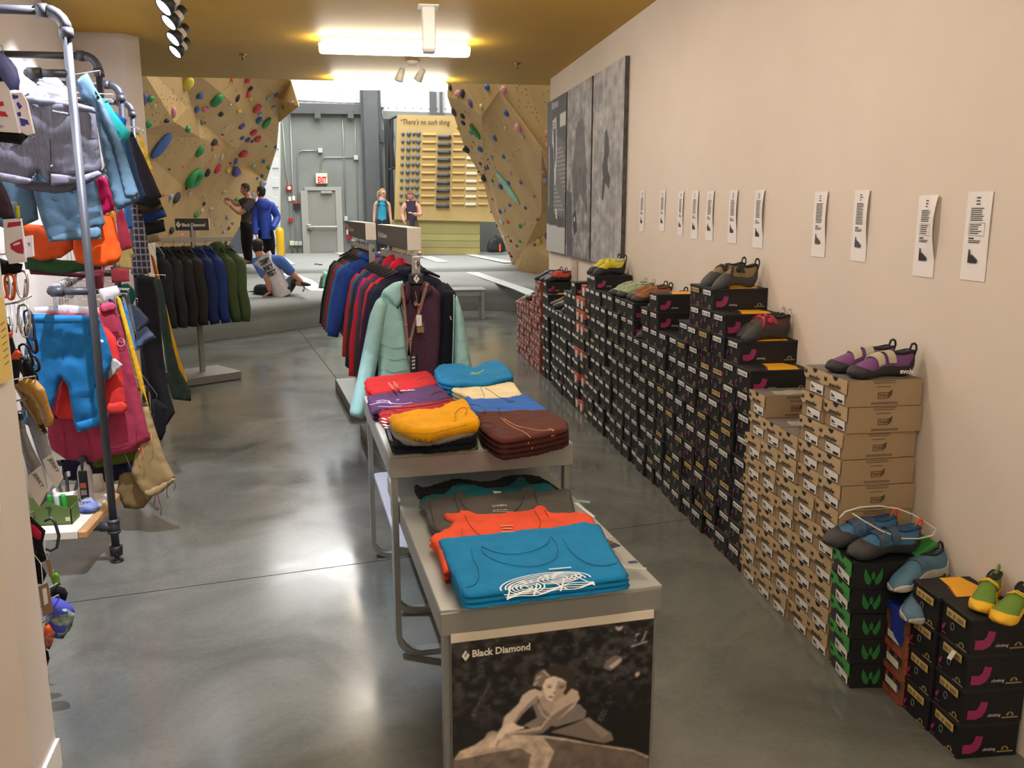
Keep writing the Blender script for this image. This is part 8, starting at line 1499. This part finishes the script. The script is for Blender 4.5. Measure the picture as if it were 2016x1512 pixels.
obj('shoe', MB().loft(rg), M_dark, root, smooth=True); a = J['anl']; rg = []
for t, hw, h in ((-.06, .03, .03), (0, .045, .05), (.1, .05, .045), (.2, .045, .03), (.25, .015, .012)): c = a+Vector((-.8, .6, 0))*t; rg.append([c+Vector((.6, .8, 0))*(hw*math.cos(q))+Vector((0, 0, h*math.sin(q))) for q in [2*PI*i/10 for i in range(10)]])
obj('shoe', MB().loft(rg), M_dark, root, smooth=True)
# 4 woman with pony tail and blue top
D = 22.6
J = pj(dict(pelvis=(752, 437), waist=(752, 424), chest=(752, 405), neck=(752.5, 392), skull=(753, 384), shl=(739.5, 401), shr=(765, 401), ell=(737.5, 420), elr=(768, 421), wrl=(736, 438, -.05), wrr=(770, 440, -.05), hipl=(747, 442), hipr=(757, 442), knl=(747, 470), knr=(757, 470), anl=(747, 497), anr=(757, 497), tol=(745, 502, -.2), tor=(759, 502, -.2)), D)
root, cp, (f, u, r) = person('woman with a pony tail and a turquoise top standing on the back mat', J, dict(RB_, chest=(.098, .086), waist=(.09, .08), pelvis=(.105, .095), shl=.05, shr=.05, ell=.036, elr=.036, wrl=.026, wrr=.026), Vector((.62, -.78, -.05)), '#a8825a', {}, [(J['wrl'], J['wrl']+Vector((0, -.02, -.085)), Vector((-1, 0, 0)), 1, .4), (J['wrr'], J['wrr']+Vector((0, -.02, -.085)), Vector((1, 0, 0)), -1, .4)], ay(753.5, 381, D), .98, dict(front=1.3, vol=1.13, seed=8), skinm=mat('#c99a84', .55, 0, .05, 12))
m = cloth('#3c98b8'); cp('top', ['chest', 'waist', 'pelvis', 'hem', 'bust'], [('chest', 'waist'), ('waist', 'pelvis'), ('pelvis', 'hem'), ('chest', 'bust')], .02, m, dict(bust=mid(J['chest'], J['ster'], .45), bust_r=(.10, .08)))
trousers(cp, cloth('#2b2c33')); shoes_for(root, J, M_dark, None); hb_ = ay(747, 378, D)+Vector((-.03, .06, 0)); obj('pony_tail', MB().tube([hb_+Vector((.07, .03, .03)), hb_+Vector((.0, .05, .0)), hb_+Vector((-.012, .045, -.08)), hb_+Vector((.0, .04, -.17)), hb_+Vector((.012, .035, -.24))], [.024, .028, .03, .024, .006], 8), mat('#b08c62', .7, 0, .2, 40), root, smooth=True)
obj('top_strap', MB().tube([ay(746, 391, D-.10), ay(747, 398, D-.14), ay(743, 406, D-.14)], .012, 6).tube([ay(759, 391, D-.10), ay(758, 398, D-.14), ay(764, 406, D-.14)], .012, 6), M_dark, root, smooth=True)
hc = ay(753.5, 381, D); e = hc+f*.088*.98+u*.006
obj('glasses', MB().tube([e-r*.06-f*.02, e-r*.035+u*.014, e-r*.01, e+r*.01, e+r*.035+u*.014, e+r*.06-f*.02], .004, 5).tube([e-r*.06-f*.02, e-r*.035-u*.014, e-r*.01], .004, 5).tube([e+r*.01, e+r*.035-u*.014, e+r*.06-f*.02], .004, 5), M_dark, root, smooth=True)
# 5 man in a dark tank top looking at his hands
D = 22.3
J = pj(dict(pelvis=(811, 440), waist=(811, 427), chest=(809, 408), neck=(808, 396), skull=(808, 388), shl=(795, 405), shr=(824, 405), ell=(792, 424, -.02), elr=(828, 424, -.1), wrl=(796, 437, -.15), wrr=(814, 421, -.32), hipl=(805, 445), hipr=(817, 445), knl=(803, 472, -.03), knr=(820, 471, -.03), anl=(803, 495), anr=(825, 494), tol=(802, 501, -.18), tor=(827, 500, -.18)), D)
root, cp, (f, u, r) = person('man in a dark purple tank top and khaki trousers looking at his hand', J, dict(RB_, shl=.064, shr=.064, ell=.05, elr=.05), Vector((-.05, -.85, -.52)), '#6e3b26', {}, [(J['wrl'], J['wrl']+Vector((.03, -.03, -.075)), Vector((-1, 0, 0)), 1, .5), (J['wrr'], J['wrr']+Vector((-.07, -.03, .03)), Vector((0, -.3, 1)), -1, .4)], ay(808, 387, D-.02), 1.02, dict(front=1.2, vol=1.13, seed=11), skinm=mat('#c4917a', .55, 0, .05, 12))
m = mat('#3c2e3e', .85, 0, .3, 10, .2, 130, stretch=(1, 1, 6)); cp('tank_top', ['chest', 'waist', 'pelvis', 'hem', 'ster', 'nk', 'shl', 'shr'], [('chest', 'waist'), ('waist', 'pelvis'), ('chest', 'ster'), ('ster', 'nk'), ('ster', 'shl'), ('ster', 'shr'), ('pelvis', 'hem')], .02, m, dict(shl=mid(J['chest'], J['shl'], .55)+Vector((0, 0, .05)), shr=mid(J['chest'], J['shr'], .55)+Vector((0, 0, .05)), shl_r=.045, shr_r=.045))
trousers(cp, cloth('#6a5a42'), .022, dict(anl=mid(J['knl'], J['anl'], .6), anr=mid(J['knr'], J['anr'], .8))); shoes_for(root, J, M_dark, None)
